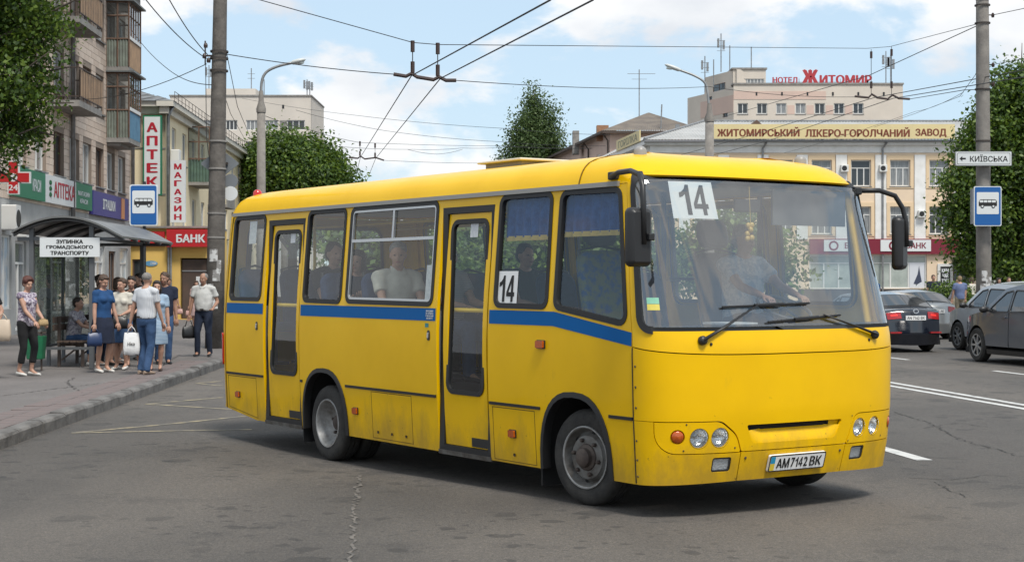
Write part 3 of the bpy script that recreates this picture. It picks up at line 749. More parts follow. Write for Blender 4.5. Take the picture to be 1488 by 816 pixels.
# route number cards and stickers
def card(f, x0, x1, z0, z1, d, skew=0):
    P = [(x0 + skew, z0), (x1 + skew, z0), (x1, z1), (x0, z1)]
    c = bp(MB().sheet(P, [], f, step=.08, d0=d), 'route_card', M_white)
    return c
c = card(b_front, av(.29), av(.70), 2.185, 2.465, .012)
digits(b_front, av(.29) + .075, av(.70) - .075, 2.212, 2.438, M_ink, c, d=.0095, step=.08)
c = bp(MB().sheet(rect(1.56, 1.86, 1.515, 1.80), [], b_R, d0=.010), 'route_card', M_white)
digits(b_Rt, -1.825, -1.60, 1.55, 1.765, M_ink, c, d=.007)
bp(MB().sheet(rect(av(.045), av(.045) + .10, 1.555, 1.60), [], b_front, step=.05, d0=.002), 'sticker', mat('sticker_green', (.25, .55, .40), .5))
bp(MB().sheet(rect(av(.045), av(.045) + .10, 1.51, 1.553), [], b_front, step=.05, d0=.002), 'sticker', mat('sticker_yellow', (.72, .60, .12), .5))
for f, u0, u1, z0, z1 in ((b_R, 6.62, 6.80, 2.12, 2.36), (b_R, 5.67, 5.78, 2.11, 2.22), (b_R, 2.22, 2.34, 2.09, 2.22), (b_R, 2.90, 3.02, 1.52, 1.86), (b_L, 1.8, 2.0, 1.62, 1.80), (b_L, 3.2, 3.4, 1.6, 1.8)):
    bp(MB().sheet(rect(u0, u1, z0, z1), [], f, d0=.020), 'paper_notice', M_paper)
# curtains in the two front windows
for u0, u1, zt, zb in ((1.12, 1.86, 2.40, 2.075), (.20, 1.01, 2.40, 2.09)):
    rows = []
    for z in np.linspace(zb, zt, 6):
        rows.append([b_R(u, z, .055 + .012 * math.sin(u * 55) * (zt - z + .08) / .3) for u in np.linspace(u0, u1, 60)])
    cu = bp(MB().grid(rows), 'curtain', M_curt, smooth=True)
    bp(MB().grid([[b_R(u, z, .052 + .012 * math.sin(u * 55)) for u in np.linspace(u0, u1, 60)] for z in (zb - .028 , zb + .012)]), 'fringe', M_fringe, parent=cu, smooth=True)

# ---- inside
FL = .66
bp(MB().box(.06, BW - .06, 1.3, 4.36, FL - .04, FL).box(.66, BW - .66, 4.36, 5.45, FL - .04, FL).box(.06, BW - .06, 5.45, 7.2, FL - .04, FL).box(.06, BW - .06, 1.3, 1.95, FL, FL + .25).box(.6, BW - .06, -.05, 1.3, FL - .04, FL).box(.06, .9, .0, 1.3, FL + .20, FL + .26), 'floor', M_floor)
bp(MB().box(.17, BW - .17, .42, 7.05, 2.46, 2.48), 'ceiling_lining', mat('ceiling_lining', (.55, .55, .53), .8))
for x0, x1 in ((.045, .075), (BW - .075, BW - .045)):
    for y0, y1, z0 in ((1.3, 1.94, FL), (2.79, 4.38, FL), (4.38, 5.41, .92), (6.3, 7.15, FL)): bp(MB().box(x0, x1, y0, y1, z0, 1.46), 'wall_lining', M_grey)
for f in (b_R, b_L): bp(MB().tube([f(b_ue(z) + .03, z, .035) for z in np.linspace(1.25, 2.47, 10)] , .034, 8), 'front_pillar', M_yel, smooth=True)
# dashboard and engine cover following the front
rows = []
for d, z in ((.06, 1.34), (.30, 1.36), (.48, 1.33), (.52, 1.22), (.50, .80)):
    rows.append([b_front(.35 + (BL - .7) * t, 1.33) + Vector((0, d, z - 1.33)) for t in np.linspace(0, 1, 24)])
bp(MB().grid(rows), 'dashboard', M_dark, smooth=True, auto=40)
bp(MB().box(.85, 1.5, .10, 1.15, FL, 1.22), 'engine_cover', M_dark, bevel=.06)
bp(MB().grid([[b_front(av(1.25) + .75 * s, 1.36 + .10 * math.sin(PI * t), .12 + .28 * t) for s in np.linspace(0, 1, 10)] for t in np.linspace(0, 1, 6)]), 'instrument_hood', M_dark, smooth=True)
SWc = Vector((1.88, .42, 1.50))
swx = Vector((0, -.42, .9)).normalized()
u_ = Vector((1, 0, 0)); w_ = swx.cross(u_)
sw = bp(MB().tube([SWc + (u_ * math.cos(t) + w_ * math.sin(t)) * .225 for t in np.linspace(0, 2 * PI, 33)], .016, 8, cap=False), 'steering_wheel', M_blk, smooth=True)
mb = MB()
for t in (0.3, PI - .3, -PI / 2): mb.tube([SWc, SWc + (u_ * math.cos(t) + w_ * math.sin(t)) * .225], .013, 6)
mb.tube([SWc, SWc - swx * .45], .03, 8); bp(mb, 'steering_column', M_blk, parent=sw)

def seat(x, y, z, rz, mfab, w=.44, hb=.62, head=False):
    """a bus seat, facing local -y before turning"""
    Mx = Matrix.Translation((x, y, z)) @ Matrix.Rotation(rz, 4, 'Z')
    mb = MB(); rows = []
    pr = rpoly([(-.23, .36), (.22, .36), (.22, .46), (-.23, .46)], .045, 4)
    for sx, g in ((-w / 2, -.02), (-w / 2 + .02, 0), (w / 2 - .02, 0), (w / 2, -.02)):
        rows.append([Mx @ Vector((sx, a, b)) for a, b in grow(pr, g)])
    mb.grid(rows, close=True); mb.add(rows[0], [tuple(range(len(pr)))]); mb.add(rows[-1], [tuple(range(len(pr)))])
    s = bp(mb, 'seat', mfab, smooth=True, auto=50)
    o = rpoly(rect(-w / 2, w / 2, .42, .42 + hb), [.03, .03, .12, .12], 5); mb = MB(); rows = []
    for d, g in ((-.035, -.03), (-.02, 0), (.03, 0), (.05, -.03)):
        rows.append([Mx @ Vector((a, .22 + d + (b - .42) * .22, b)) for a, b in grow(o, g)])
    mb.grid(rows, close=True); mb.add(rows[0], [tuple(reversed(range(len(o))))]); mb.add(rows[-1], [tuple(range(len(o)))])
    bp(mb, 'backrest', mfab, parent=s, smooth=True, auto=50)
    bp(MB().tube([Mx @ Vector((-w / 2 + .04, .26, .5)), Mx @ Vector((-w / 2 + .04, .39, .42 + hb)), Mx @ Vector((0, .40, .46 + hb)), Mx @ Vector((w / 2 - .04, .39, .42 + hb)), Mx @ Vector((w / 2 - .04, .26, .5))], .014, 6), 'grab_rail', M_blk, parent=s)
    bp(MB().box(-.03, .03, -.12, .16, 0, .36, Mx).box(-.16, .16, -.14, .18, 0, .03, Mx), 'pedestal', M_blk, parent=s)
    if head:
        o = rpoly(rect(-.15, .15, .46 + hb, .70 + hb), .08, 5); mb = MB(); rows = []
        for d, g in ((-.05, -.03), (-.03, 0), (.03, 0), (.05, -.03)): rows.append([Mx @ Vector((a, .24 + d + (b - .42) * .22, b)) for a, b in grow(o, g)])
        mb.grid(rows, close=True); mb.add(rows[0], [tuple(reversed(range(len(o))))]); mb.add(rows[-1], [tuple(range(len(o)))])
        bp(mb, 'headrest', M_dark, parent=s, smooth=True, auto=50)
SEATS = []
for y in (3.95, 4.80):
    for x in (.32, .80): seat(x, y, FL + .10, 0, M_seat)
for y in (2.3, 3.05, 3.8, 4.55, 5.3, 6.05):
    for x in (BW - .80, BW - .32): seat(x, y, FL + .10, 0, M_seat)
seat(.45, 5.42, FL + .10, 0, M_seat)
for x in (.36, .86, 1.36, 1.86): seat(x, 6.85, FL + .15, 0, M_seat)
seat(.46, .62, FL + .22, 0, mat('patterned_seat_cover', (.012, .07, .20), .9, c2=(.10, .13, .10), vscale=16, vr=(.45, .62)), w=.52, hb=.66, head=True)
seat(1.88, .88, FL + .22, 0, M_dark, w=.52, hb=.66, head=True)
for x, y in ((.62, 1.92), (.62, 2.80), (.62, 5.40), (.62, 6.30)): bp(MB().tube([(x, y, FL), (x, y, 2.46)], .017, 8), 'handrail', M_yrail)
for x in (.75, BW - .75): bp(MB().tube([(x, 1.6, 2.30), (x, 6.6, 2.30)], .016, 8), 'ceiling_rail', M_yrail)
bp(MB().tube([b_L(2.4, 1.72, .06), b_L(2.4, 1.74, .3), b_L(1.2, 1.74, .3)], .014, 8), 'partition_rail', M_blk)
bp(MB().box(1.30, 1.33, 1.25, 1.28, FL, 2.46).box(2.38, 2.41, 1.25, 1.28, FL, 2.46).box(1.33, 2.38, 1.255, 1.275, 1.20, 1.24).box(1.33, 2.38, 1.255, 1.275, FL, 1.20), 'driver_partition', M_dark)
bp(MB().cbox((1.20, .12, 2.30), .26, .03, .10), 'inside_mirror', M_blk, bevel=.01)
bp(MB().box(1.50, 2.30, .15, .17, 2.16, 2.44), 'sun_visor', mat('sun_visor', (.10, .11, .12), .4))
mb = MB()
for i in range(7): mb.ell((1.16 + random.uniform(-.04, .04), .03 + random.uniform(-.02, .02), 2.10 + random.uniform(-.06, .05)), .022, .02, .024, 7, 5)
mb.tube([(1.16, .03, 2.1), (1.16, .05, 2.45)], .003, 4)
bp(mb, 'hanging_charm', mat('gold_charm', (.55, .36, .08), .5))
bp(MB().box(.95, 1.25, .05, .35, 1.385, 1.40), 'dashboard_papers', M_paper)
# ================================================================== GROUND, ROAD, PAVEMENT
def bus_pt(x, y, z=0): 
    c, s = math.cos(BT), math.sin(BT)
    return Vector((BO.x + x * c - y * s, BO.y + x * s + y * c, z))
_dip = bus_pt(BW / 2, 4.915)
def road_z(x, y): return -.045 * math.exp(-(((x - _dip.x) ** 2 + (y - _dip.y) ** 2) / 2.4 ** 2) ** 2)
def asphalt_mat(name, c, c_dark, stain):
    m = bpy.data.materials.new(name); m.use_nodes = True; t = m.node_tree; b = t.nodes['Principled BSDF']
    N = lambda k: t.nodes.new('ShaderNode' + k); L = t.links.new
    tc = N('TexCoord'); vec = tc.outputs['Object']
    def noise(sc_, det=4, rough=.6, st=None):
        n = N('TexNoise'); n.inputs['Scale'].default_value = sc_; n.inputs['Detail'].default_value = det; n.inputs['Roughness'].default_value = rough
        v = vec
        if st: mp = N('Mapping'); mp.inputs['Scale'].default_value = st; L(vec, mp.inputs[0]); v = mp.outputs[0]
        L(v, n.inputs['Vector']); return n.outputs[0]
    def rng(x, a, b_, lo=0, hi=1):
        r = N('MapRange'); r.inputs[1].default_value = a; r.inputs[2].default_value = b_; r.inputs[3].default_value = lo; r.inputs[4].default_value = hi; L(x, r.inputs[0]); return r.outputs[0]
    def mix(f, a, b_, mode='MIX'):
        x = N('MixRGB'); x.blend_type = mode
        L(f, x.inputs[0]) if not isinstance(f, float) else setattr(x.inputs[0], 'default_value', f)
        for i, q in ((1, a), (2, b_)):
            if isinstance(q, tuple): x.inputs[i].default_value = (*q, 1)
            else: L(q, x.inputs[i])
        return x.outputs[0]
    base = mix(rng(noise(.45, 6), .3, .7), c_dark, c)
    base = mix(rng(noise(130, 3, .7), .35, .7), mix(1.0, base, (.62, .62, .62), 'MULTIPLY'), mix(1.0, base, (1.32, 1.31, 1.29), 'MULTIPLY'))
    sp = N('TexVoronoi'); sp.inputs['Scale'].default_value = 75; L(vec, sp.inputs['Vector'])       # pale chippings
    base = mix(rng(sp.outputs['Distance'], .13, .20, .55, 0), base, (.24, .23, .215))
    base = mix(rng(noise(1.1, 6, .65, (1, .35, 1)), .47, .72, 0, .45), base, (.085, .075, .068))      # tracks of dust
    if stain:
        # worn lighter, browner wheel paths and darker repair areas
        base = mix(rng(noise(.22, 4, .55, (1, .4, 1)), .44, .58, 0, .7), base, (.170, .150, .130))
        base = mix(rng(noise(.9, 5, .7), .56, .70, 0, .6), base, (.050, .047, .046))
        base = mix(rng(noise(70, 2, .8), .44, .60, 0, .8), base, mix(1.0, base, (.50, .50, .50), 'MULTIPLY'))
        base = mix(rng(noise(42, 3, .75), .42, .62, 0, .6), base, mix(1.0, base, (.58, .58, .58), 'MULTIPLY'))
        base = mix(rng(noise(19, 4, .7), .44, .66, 0, .6), base, mix(1.0, base, (1.5, 1.46, 1.4), 'MULTIPLY'))
        def blobs(scl, r0, off, amt, st):
            nonlocal base
            mp = N('Mapping'); mp.inputs['Scale'].default_value = st; mp.inputs['Location'].default_value = off
            dn = N('TexNoise'); dn.inputs['Scale'].default_value = 5; dn.inputs['Detail'].default_value = 3; L(vec, dn.inputs['Vector'])
            ad = N('MixRGB'); ad.blend_type = 'LINEAR_LIGHT'; ad.inputs[0].default_value = .10; L(vec, ad.inputs[1]); L(dn.outputs['Color'], ad.inputs[2]); L(ad.outputs[0], mp.inputs[0])
            vo = N('TexVoronoi'); vo.inputs['Scale'].default_value = scl; L(mp.outputs[0], vo.inputs['Vector'])
            sx = N('SeparateXYZ'); L(vo.outputs['Color'], sx.inputs[0])
            th = N('Math'); th.operation = 'MULTIPLY'; th.inputs[1].default_value = r0; L(sx.outputs[0], th.inputs[0])
            df = N('Math'); df.operation = 'SUBTRACT'; L(th.outputs[0], df.inputs[0]); L(vo.outputs['Distance'], df.inputs[1])
            mk = rng(df.outputs[0], 0, .03); ar = rng(noise(.17, 3), .38, .52)
            mm = N('Math'); mm.operation = 'MULTIPLY'; L(mk, mm.inputs[0]); L(ar, mm.inputs[1])
            m3 = N('Math'); m3.operation = 'MULTIPLY'; m3.inputs[1].default_value = amt; L(mm.outputs[0], m3.inputs[0])
            base = mix(m3.outputs[0], base, (.030, .029, .028))
        blobs(1.6, .34, (3.1, 7.7, 0), .52, (1, 1.0, 1)); blobs(3.2, .34, (9.1, 2.2, 0), .55, (1, 1, 1)); blobs(6.0, .32, (1.3, 5.2, 0), .55, (1, 1, 1))
    L(base, b.inputs['Base Color'])
    b.inputs['Roughness'].default_value = .84
    bm_n = noise(95, 4, .7); bp_ = N('Bump'); bp_.inputs['Strength'].default_value = .55; bp_.inputs['Distance'].default_value = .012
    L(bm_n, bp_.inputs['Height']); L(bp_.outputs[0], b.inputs['Normal'])
    MATS[name] = m
    return m
M_asph = asphalt_mat('road_asphalt', (.128, .117, .106), (.088, .081, .075), True)
xs = [-3000, -600, -150, -60] + list(np.arange(-24, 26.1, 1.0)) + [60, 150, 600, 3000]
xs = sorted(set(xs + list(np.arange(-5, 4.1, .5))))
ys = [-40, -10] + list(np.arange(0, 14, 1.0)) + list(np.arange(14, 20, .5)) + list(np.arange(20, 60, 2)) + [80, 120, 200, 400, 1000, 4000]
road = MB().grid([[Vector((x, y, road_z(x, y))) for x in xs] for y in ys]).build('road', M_asph, smooth=True, kind='structure')
# painted markings
M_wmark = mat('white_road_paint', (.56, .56, .54), .7, c2=(.22, .22, .215), vscale=5, vr=(.3, .5), detail=8, bump=.2)
M_ymark = mat('worn_yellow_road_paint', (.36, .30, .18), .75, c2=(.14, .13, .11), vscale=5, vr=(.42, .62), detail=9)
def marking(p, q, w, m, lift=.004):
    p, q = gnd(*p), gnd(*q); p.z = q.z = 0
    t = (q - p).normalized(); n = Vector((-t.y, t.x, 0)) * w / 2; k = max(2, int((q - p).length / .8)); rows = []
    for i in range(k + 1):
        c = p.lerp(q, i / k); z = road_z(c.x, c.y) + lift
        rows.append([Vector((c.x - n.x, c.y - n.y, z)), Vector((c.x + n.x, c.y + n.y, z))])
    MB().grid(rows).build('road_marking', m, road)
for p, q in (((107, 628.5), (250, 615.5)), ((251, 615.4), (356, 604.5)), ((104, 628.8), (366, 623.4)), ((214, 586.6), (322, 577.4)), ((213, 587), (346, 595)), ((286, 556.6), (322, 553.6)), ((286, 557), (324, 560.4))):
    marking(p, q, .10, M_ymark)
for p, q, w in (((1250, 548), (1700, 624), .13), ((1250, 553), (1700, 630), .13), ((1240, 639), (1344, 668.5), .16), ((1286, 518.5), (1320, 522.6), .13), ((1444, 538.5), (1540, 550), .13)):
    marking(p, q, w, M_wmark)
# cracks and an old seam of filler
M_crack = mat('crack_dark', (.04, .038, .037), .95); M_fill = mat('pale_crack_filler', (.165, .148, .13), .9, c2=(.09, .085, .08), vscale=11, vr=(.42, .58))
def crack(pts, w, m, jit=.05, lift=.004, nm='crack', z0=0.0, par=None):
    P = [gnd(p[0], p[1], z0) for p in pts]; rows = []; rnd = random.Random(len(pts) * 31 + int(pts[0][0]))
    for a, b in zip(P[:-1], P[1:]):
        k = max(3, int((b - a).length / .07))
        for i in range(k):
            c = a.lerp(b, i / k); t = (b - a).normalized(); n = Vector((-t.y, t.x, 0)); o = rnd.uniform(-jit, jit); ww = w * rnd.uniform(.3, 1.5) / 2
            z = (road_z(c.x, c.y) if z0 == 0 else 0) + lift
            rows.append([c + n * (o - ww) + Vector((0, 0, z)), c + n * (o + ww) + Vector((0, 0, z))])
    MB().grid(rows).build(nm, m, par or road)
crack([(508, 820), (513, 770), (516, 735), (520, 705), (522, 685)], .024, M_fill, .03, nm='crack_filler')
crack([(1296, 598), (1345, 612), (1400, 640), (1488, 664)], .016, M_crack, .04)
crack([(1345, 622), (1390, 614), (1440, 622)], .014, M_crack, .03)
crack([(1320, 694), (1380, 697), (1430, 690), (1480, 693)], .012, M_crack, .03)
crack([(1360, 700), (1390, 716), (1412, 724)], .012, M_crack, .03)
crack([(1300, 662), (1420, 668)], .011, M_crack, .02)

# pavement on the left with kerb stones
def kx(y): return -5.22 - .0345 * (y - 16.29)
PZ = .155
M_pave = asphalt_mat('pavement_asphalt', (.185, .168, .160), (.140, .128, .123), False)
yk = list(np.arange(2, 60, 2.0)) + [70, 90, 120, 180, 260]
pavement = MB().grid([[Vector((kx(y) - .19 + (-.0 if k else 0), y, PZ - .012)) if k == 1 else Vector((-60, y, PZ - .012)) for k in (0, 1)] for y in yk]).build('pavement', M_pave, kind='structure')
for pts in ([(205, 560), (250, 549), (282, 541), (304, 528)], [(60, 590), (120, 572), (168, 566)], [(0, 575), (70, 566), (150, 556), (205, 551)], [(250, 549), (236, 530), (262, 515)], [(120, 572), (96, 555), (110, 548)], [(20, 606), (64, 597)]):
    crack(pts, .022, mat('pavement_crack', (.06, .055, .052), .95), .035, z0=PZ - .012, par=pavement)
M_tile = mat('red_paving_tiles', (.175, .135, .127), .88, c2=(.135, .116, .111), vscale=5, bump=.3, bscale=50, detail=6)
ts = MB()
for i in range(3):           # rows of square tiles along the kerb
    pass
rnd = random.Random(3)
tile_me = MB().box(0, .29, 0, .29, -.03, .0)
nt_ = 0
for y in np.arange(15.6, 31.5, .30):
    for j in range(2):
        x1 = kx(y) - .20 - j * .30
        o = MB().box(-.29, 0, 0, .29, -.03, 0)
        if nt_ == 0: tile0 = o.build('paving_tile', M_tile, pavement, bevel=.006); t_ = tile0
        else: t_ = tile0.copy(); col.objects.link(t_)
        t_.location = (x1, y, PZ - .006 + rnd.uniform(-.003, .004)); t_.rotation_euler = (rnd.uniform(-.01, .01), rnd.uniform(-.01, .01), .0345); nt_ += 1
M_kerb = mat('kerb_concrete', (.185, .176, .166), .9, c2=(.085, .08, .075), vscale=4, bump=.5, bscale=30, detail=8)
kerb = thing('kerb', 'kerb', 'kerb'); del kerb['category']; del kerb['label']; kerb['kind'] = 'structure'
for i, y in enumerate(np.arange(4.0, 70, 1.0)):
    pr = [(0, -.05), (0, PZ - .035), (-.02, PZ - .008), (-.05, PZ + .002), (-.185, PZ + .002), (-.185, -.05)]
    mb = MB(); L_ = .985
    rows = [[Vector((a + rnd.uniform(-.004, .004), yy, b + rnd.uniform(-.004, .004))) for a, b in pr] for yy in (.008, .25, .5, .75, L_)]
    mb.grid(rows, close=True); mb.add(rows[0], [tuple(reversed(range(len(pr))))]); mb.add(rows[-1], [tuple(range(len(pr)))])
    mb.build('kerb_stone', M_kerb, kerb, loc=(kx(y), y, rnd.uniform(-.012, .008)), rot=(rnd.uniform(-.006, .006), 0, .0345 + rnd.uniform(-.012, .012)))
# far side: raised plaza before the bank, with its own kerb
M_plaza = mat('plaza_paving', (.24, .225, .21), .85, c2=(.18, .17, .16), vscale=.6, bump=.2)
plaza = MB().box(8, 90, 60.2, 180, -.1, .15).build('plaza', M_plaza, kind='structure')
fk = thing('far_kerb', 'kerb', 'kerb'); del fk['category']; del fk['label']; fk['kind'] = 'structure'
ks0 = None
for i in range(28):
    if ks0 is None: ks0 = MB().box(0, .99, 0, .2, -.05, .165).build('kerb_stone', M_kerb, fk, bevel=.02); k_ = ks0
    else: k_ = ks0.copy(); col.objects.link(k_)
    k_.location = (8 + i * 1.0, 59.99, 0)
# ================================================================== BUILDINGS
M_pane = mat('window_pane', (.035, .042, .048), .06, spec=.7)
M_pane2 = mat('window_pane_curtain', (.30, .31, .31), .12, c2=(.12, .13, .14), vscale=3, stretch=(9, 9, .4), coat=.6)
M_wfr = mat('white_window_frame', (.66, .66, .64), .5)
M_bfr = mat('brown_window_frame', (.13, .075, .05), .6)
M_mortar = mat('mortar_grey', (.27, .215, .175), .9)
M_blk1 = mat('facing_block_a', (.66, .54, .445), .85, c2=(.58, .465, .38), vscale=1.7, bump=.3)
M_blk2 = mat('facing_block_b', (.61, .49, .40), .85, c2=(.54, .43, .35), vscale=2.1, bump=.3)
M_blk3 = mat('facing_block_c', (.70, .58, .485), .85, c2=(.62, .51, .42), vscale=1.3, bump=.3)
M_conc = mat('weathered_concrete', (.30, .285, .265), .88, c2=(.20, .188, .175), vscale=2.2, bump=.4, detail=7)
M_pipe = mat('zinc_pipe', (.30, .31, .32), .45, metal=.5, c2=(.2, .2, .2), vscale=4)
M_iron = mat('rusty_iron', (.07, .05, .04), .7)
def window(f, x0, x1, z0, z1, par, fm=None, pm=None, cols=2, transom=.0, d=.12, fw=.06, sill=True, rail=None):
    fm = fm or M_wfr; pm = pm or M_pane
    w = ring(rect(x0, x1, z0, z1), rect(x0 + fw, x1 - fw, z0 + fw, z1 - fw), f, d - .03, d + .05)
    zt = z1 - fw - (z1 - z0) * transom if transom else z1 - fw
    for k in range(1, cols):
        x = x0 + (x1 - x0) * k / cols; w.prism(rect(x - fw * .5, x + fw * .5, z0 + fw, zt), f, d - .025, d + .04)
    if transom: w.prism(rect(x0 + fw, x1 - fw, zt - fw * .45, zt + fw * .45), f, d - .027, d + .04)
    o = w.build('window', fm, par)
    MB().sheet(rect(x0 + fw * .7, x1 - fw * .7, z0 + fw * .7, z1 - fw * .7), [], f, d0=d + .015).build('pane', pm, o)
    if sill: MB().prism(rect(x0 - .06, x1 + .06, z0 - .05, z0 - .004), f, -.08, d).build('sill', M_pipe, o)
    return o
def wall_box(par, f, L, D, z0, z1, m, holes=(), depth=.22, nm='wall'):
    """front wall with openings plus the three plain walls and a flat top; f(a,b,d), a 0..L, depth D"""
    mb = MB().sheet(rect(0, L, z0, z1), [rect(*h) for h in holes], f, depth=depth)
    mb.add([f(0, z0, 0), f(0, z1, 0), f(0, z1, D), f(0, z0, D)], [(0, 1, 2, 3)])
    mb.add([f(L, z0, 0), f(L, z1, 0), f(L, z1, D), f(L, z0, D)], [(3, 2, 1, 0)])
    mb.add([f(0, z0, D), f(L, z0, D), f(L, z1, D), f(0, z1, D)], [(0, 1, 2, 3)])
    mb.add([f(0, z1, 0), f(L, z1, 0), f(L, z1, D), f(0, z1, D)], [(0, 1, 2, 3)])
    return mb.build(nm, m, par)
# ---- facade line of the street on the left
TX = Vector((-.0447, .999, 0)).normalized()
def fy(px, off=0.0):       # distance along the left facade line seen at that column; off: how far the thing stands out from it
    k = (px - 744) / FPX; return (-12.56 + off) / (k + .0448)
B1Y0 = 33.0
b1 = thing('apartment_block', 'four storey apartment block of beige blocks above a row of shop signs', 'building', (-12.56 - .0448 * B1Y0, B1Y0, PZ))
f1 = plane_f((0, 0, 0), TX, (0, 0, 1))
L1 = (64.7 - B1Y0) / TX.y
def s1(px, off=0.0): return (fy(px, off) - B1Y0) / TX.y
ROWS = [(5.02, 6.45), (7.72, 9.15), (10.40, 11.85)]
colsp = [(51, 66), (80, 90), (104.5, 111.5), (122.7, 130), (141, 148.5), (157, 164.5), (173, 180)]
cw = [(s1(a), s1(b)) for a, b in colsp]
cw = [((a + b) / 2 - .72, (a + b) / 2 + .72) for a, b in cw]
cw = [(c, c + 1.44) for c in np.arange(1.6, s1(40), 3.1)] + cw
holes = []; wl_ = []
for ci, (a, b) in enumerate(cw):
    for ri, (z0, z1) in enumerate(ROWS):
        if a < 0: continue
        holes.append((a, b, z0, z1)); wl_.append((a, b, z0, z1, ci, ri))
TOP1 = 12.75; SH = 3.95
wall_box(b1, f1, L1, 12, SH, TOP1, M_mortar, holes)
# facing blocks: running bond, the nearest in view are separate pieces, the rest one joined part
BH, BLn = .225, .80
allb = []
for r in range(int((TOP1 - SH) / BH)):
    z0 = SH + r * BH; x = -(r % 2) * BLn / 2
    while x < L1:
        if x < s1(-60): x += BLn; continue
        spans = [(max(x, 0), min(x + BLn, L1))]
        for (a, b, c, d) in holes:
            if z0 + BH > c + .02 and z0 < d - .02:
                ns = []
                for (p, q) in spans:
                    if q <= a or p >= b: ns.append((p, q))
                    else:
                        if p < a: ns.append((p, a))
                        if q > b: ns.append((b, q))
                spans = ns
        allb += [(p, q, z0) for p, q in spans if q - p > .06]
        x += BLn
vis = [b for b in allb if b[0] > s1(2)]
rest = [b for b in allb if b[0] <= s1(2)]
vis.sort(key=lambda b: b[0]); rnd = random.Random(11)
full = [b for b in vis if abs(b[1] - b[0] - BLn) < .01]; sep = full[:300]; ss = set(sep)
bm0 = None; bmats = [M_blk1, M_blk2, M_blk3]; bobj = []
for m in bmats: bobj.append(None)
for (p, q, z) in sep:
    k = rnd.randrange(3)
    if bobj[k] is None:
        bobj[k] = MB().prism(rect(.008, BLn - .008, .008, BH - .008), f1, -.012, .004).build('facing_block', bmats[k], b1); o = bobj[k]
    else: o = bobj[k].copy(); col.objects.link(o)
    o.location = f1(p, z, rnd.uniform(-.003, .003))
mb = MB()
for (p, q, z) in vis + rest:
    if (p, q, z) in ss: continue
    mb.mi(rnd.randrange(3)).prism(rect(p + .008, q - .008, z + .008, z + BH - .008), f1, -.012 + rnd.uniform(-.003, .003), .004)
mb.build('facing_blocks', bmats, b1, kind='stuff')
for (a, b, z0, z1, ci, ri) in wl_:
    if ci in (8,) and ri > 0: pass
    window(f1, a, b, z0, z1, b1, M_wfr if (ci + ri) % 3 else M_bfr, M_pane2 if (ci * 2 + ri) % 3 else M_pane, cols=2, transom=.0, d=.14)
# eaves, cornice
MB().prism(rect(-.2, L1 + .25, TOP1, TOP1 + .22), f1, -.35, 1.0).build('cornice', M_conc, b1)
MB().add([f1(-.3, TOP1 + .22, -.5), f1(L1 + .3, TOP1 + .22, -.5), f1(L1 + .3, TOP1 + 2.0, 5), f1(-.3, TOP1 + 2.0, 5), f1(-.3, TOP1 + .28, -.5), f1(L1 + .3, TOP1 + .28, -.5)], [(0, 1, 2, 3), (0, 1, 5, 4)]).build('roof', mat('roof_sheet_grey', (.22, .22, .22), .6, metal=.3, c2=(.15, .14, .13), vscale=1.5), b1)
MB().tube([f1(s1(101), 3.2, -.12), f1(s1(101), TOP1, -.12), f1(s1(101), TOP1 + .2, -.4)], .075, 10).build('drainpipe', M_pipe, b1, smooth=True)
MB().tube([f1(L1 - .15, 3.6, -.12), f1(L1 - .15, TOP1, -.12), f1(L1 - .15, TOP1 + .3, -.45)], .075, 10).build('drainpipe', M_pipe, b1, smooth=True)
# glazed loggias near the far corner
M_lgw = mat('loggia_wood', (.15, .085, .055), .7, c2=(.10, .06, .04), vscale=5)
M_lgg = glass('loggia_glass', (.55, .6, .6), 1.2, dirt_haze=.12)
def corr(mb, P, Q, z0, z1, n, amp=.018):
    P, Q = Vector(P), Vector(Q); t = (Q - P); nn = Vector((t.y, -t.x, 0)).normalized(); L = t.length
    pts = [P + t * (i / n) + nn * (amp if i % 2 else -amp) for i in range(n + 1)]
    mb.grid([[p + Vector((0, 0, z)) for p in pts] for z in (z0, z1)])
def loggia(a, b, z, out, m_front, m_side, hb=1.0, ht=2.45):
    q = MB().prism(rect(a, b, z - .18, z), f1, -out, .0).build('balcony', M_conc, b1)
    MB().prism(rect(a + .1, b - .1, z - .30, z - .19), f1, -out * .6, .0).build('bracket', M_conc, q)
    A, Bq, C, D = f1(a, 0, 0), f1(a, 0, -out), f1(b, 0, -out), f1(b, 0, 0)
    mb = MB(); corr(mb, Bq, A, z, z + hb, 16); mb.build('side_sheet', m_side, q)
    mb = MB(); corr(mb, C, Bq, z, z + hb, 34); mb.build('front_sheet', m_front, q)
    mb = MB()
    z2 = z + ht
    for p in (A, Bq, C, D, A.lerp(Bq, .5)): mb.tube([p + Vector((0, 0, z)), p + Vector((0, 0, z2))], .035, 4)
    for k in range(1, 5): p = Bq.lerp(C, k / 5); mb.tube([p + Vector((0, 0, z + hb)), p + Vector((0, 0, z2))], .03, 4)
    for h in (z + hb + .03, z2 - .55, z2 - .03):
        for p, r in ((A, Bq), (Bq, C), (C, D)): mb.tube([p + Vector((0, 0, h)), r + Vector((0, 0, h))], .035, 4)
    mb.build('frame', M_lgw, q)
    mb = MB()
    for p, r in ((A, Bq), (Bq, C)): mb.add([p + Vector((0, 0, z + hb)), r + Vector((0, 0, z + hb)), r + Vector((0, 0, z2)), p + Vector((0, 0, z2))], [(0, 1, 2, 3)])
    mb.build('pane', M_lgg, q)
    MB().prism(rect(a - .1, b + .1, z2, z2 + .06), f1, -out - .2, 0).build('canopy', mat('tin_canopy', (.16, .17, .17), .6, metal=.4), q)
    MB().prism(rect(a + .05, b - .05, z + hb + .02, z + hb + .16), f1, -out - .03, -out + .02).build('ledge', M_wfr, q)
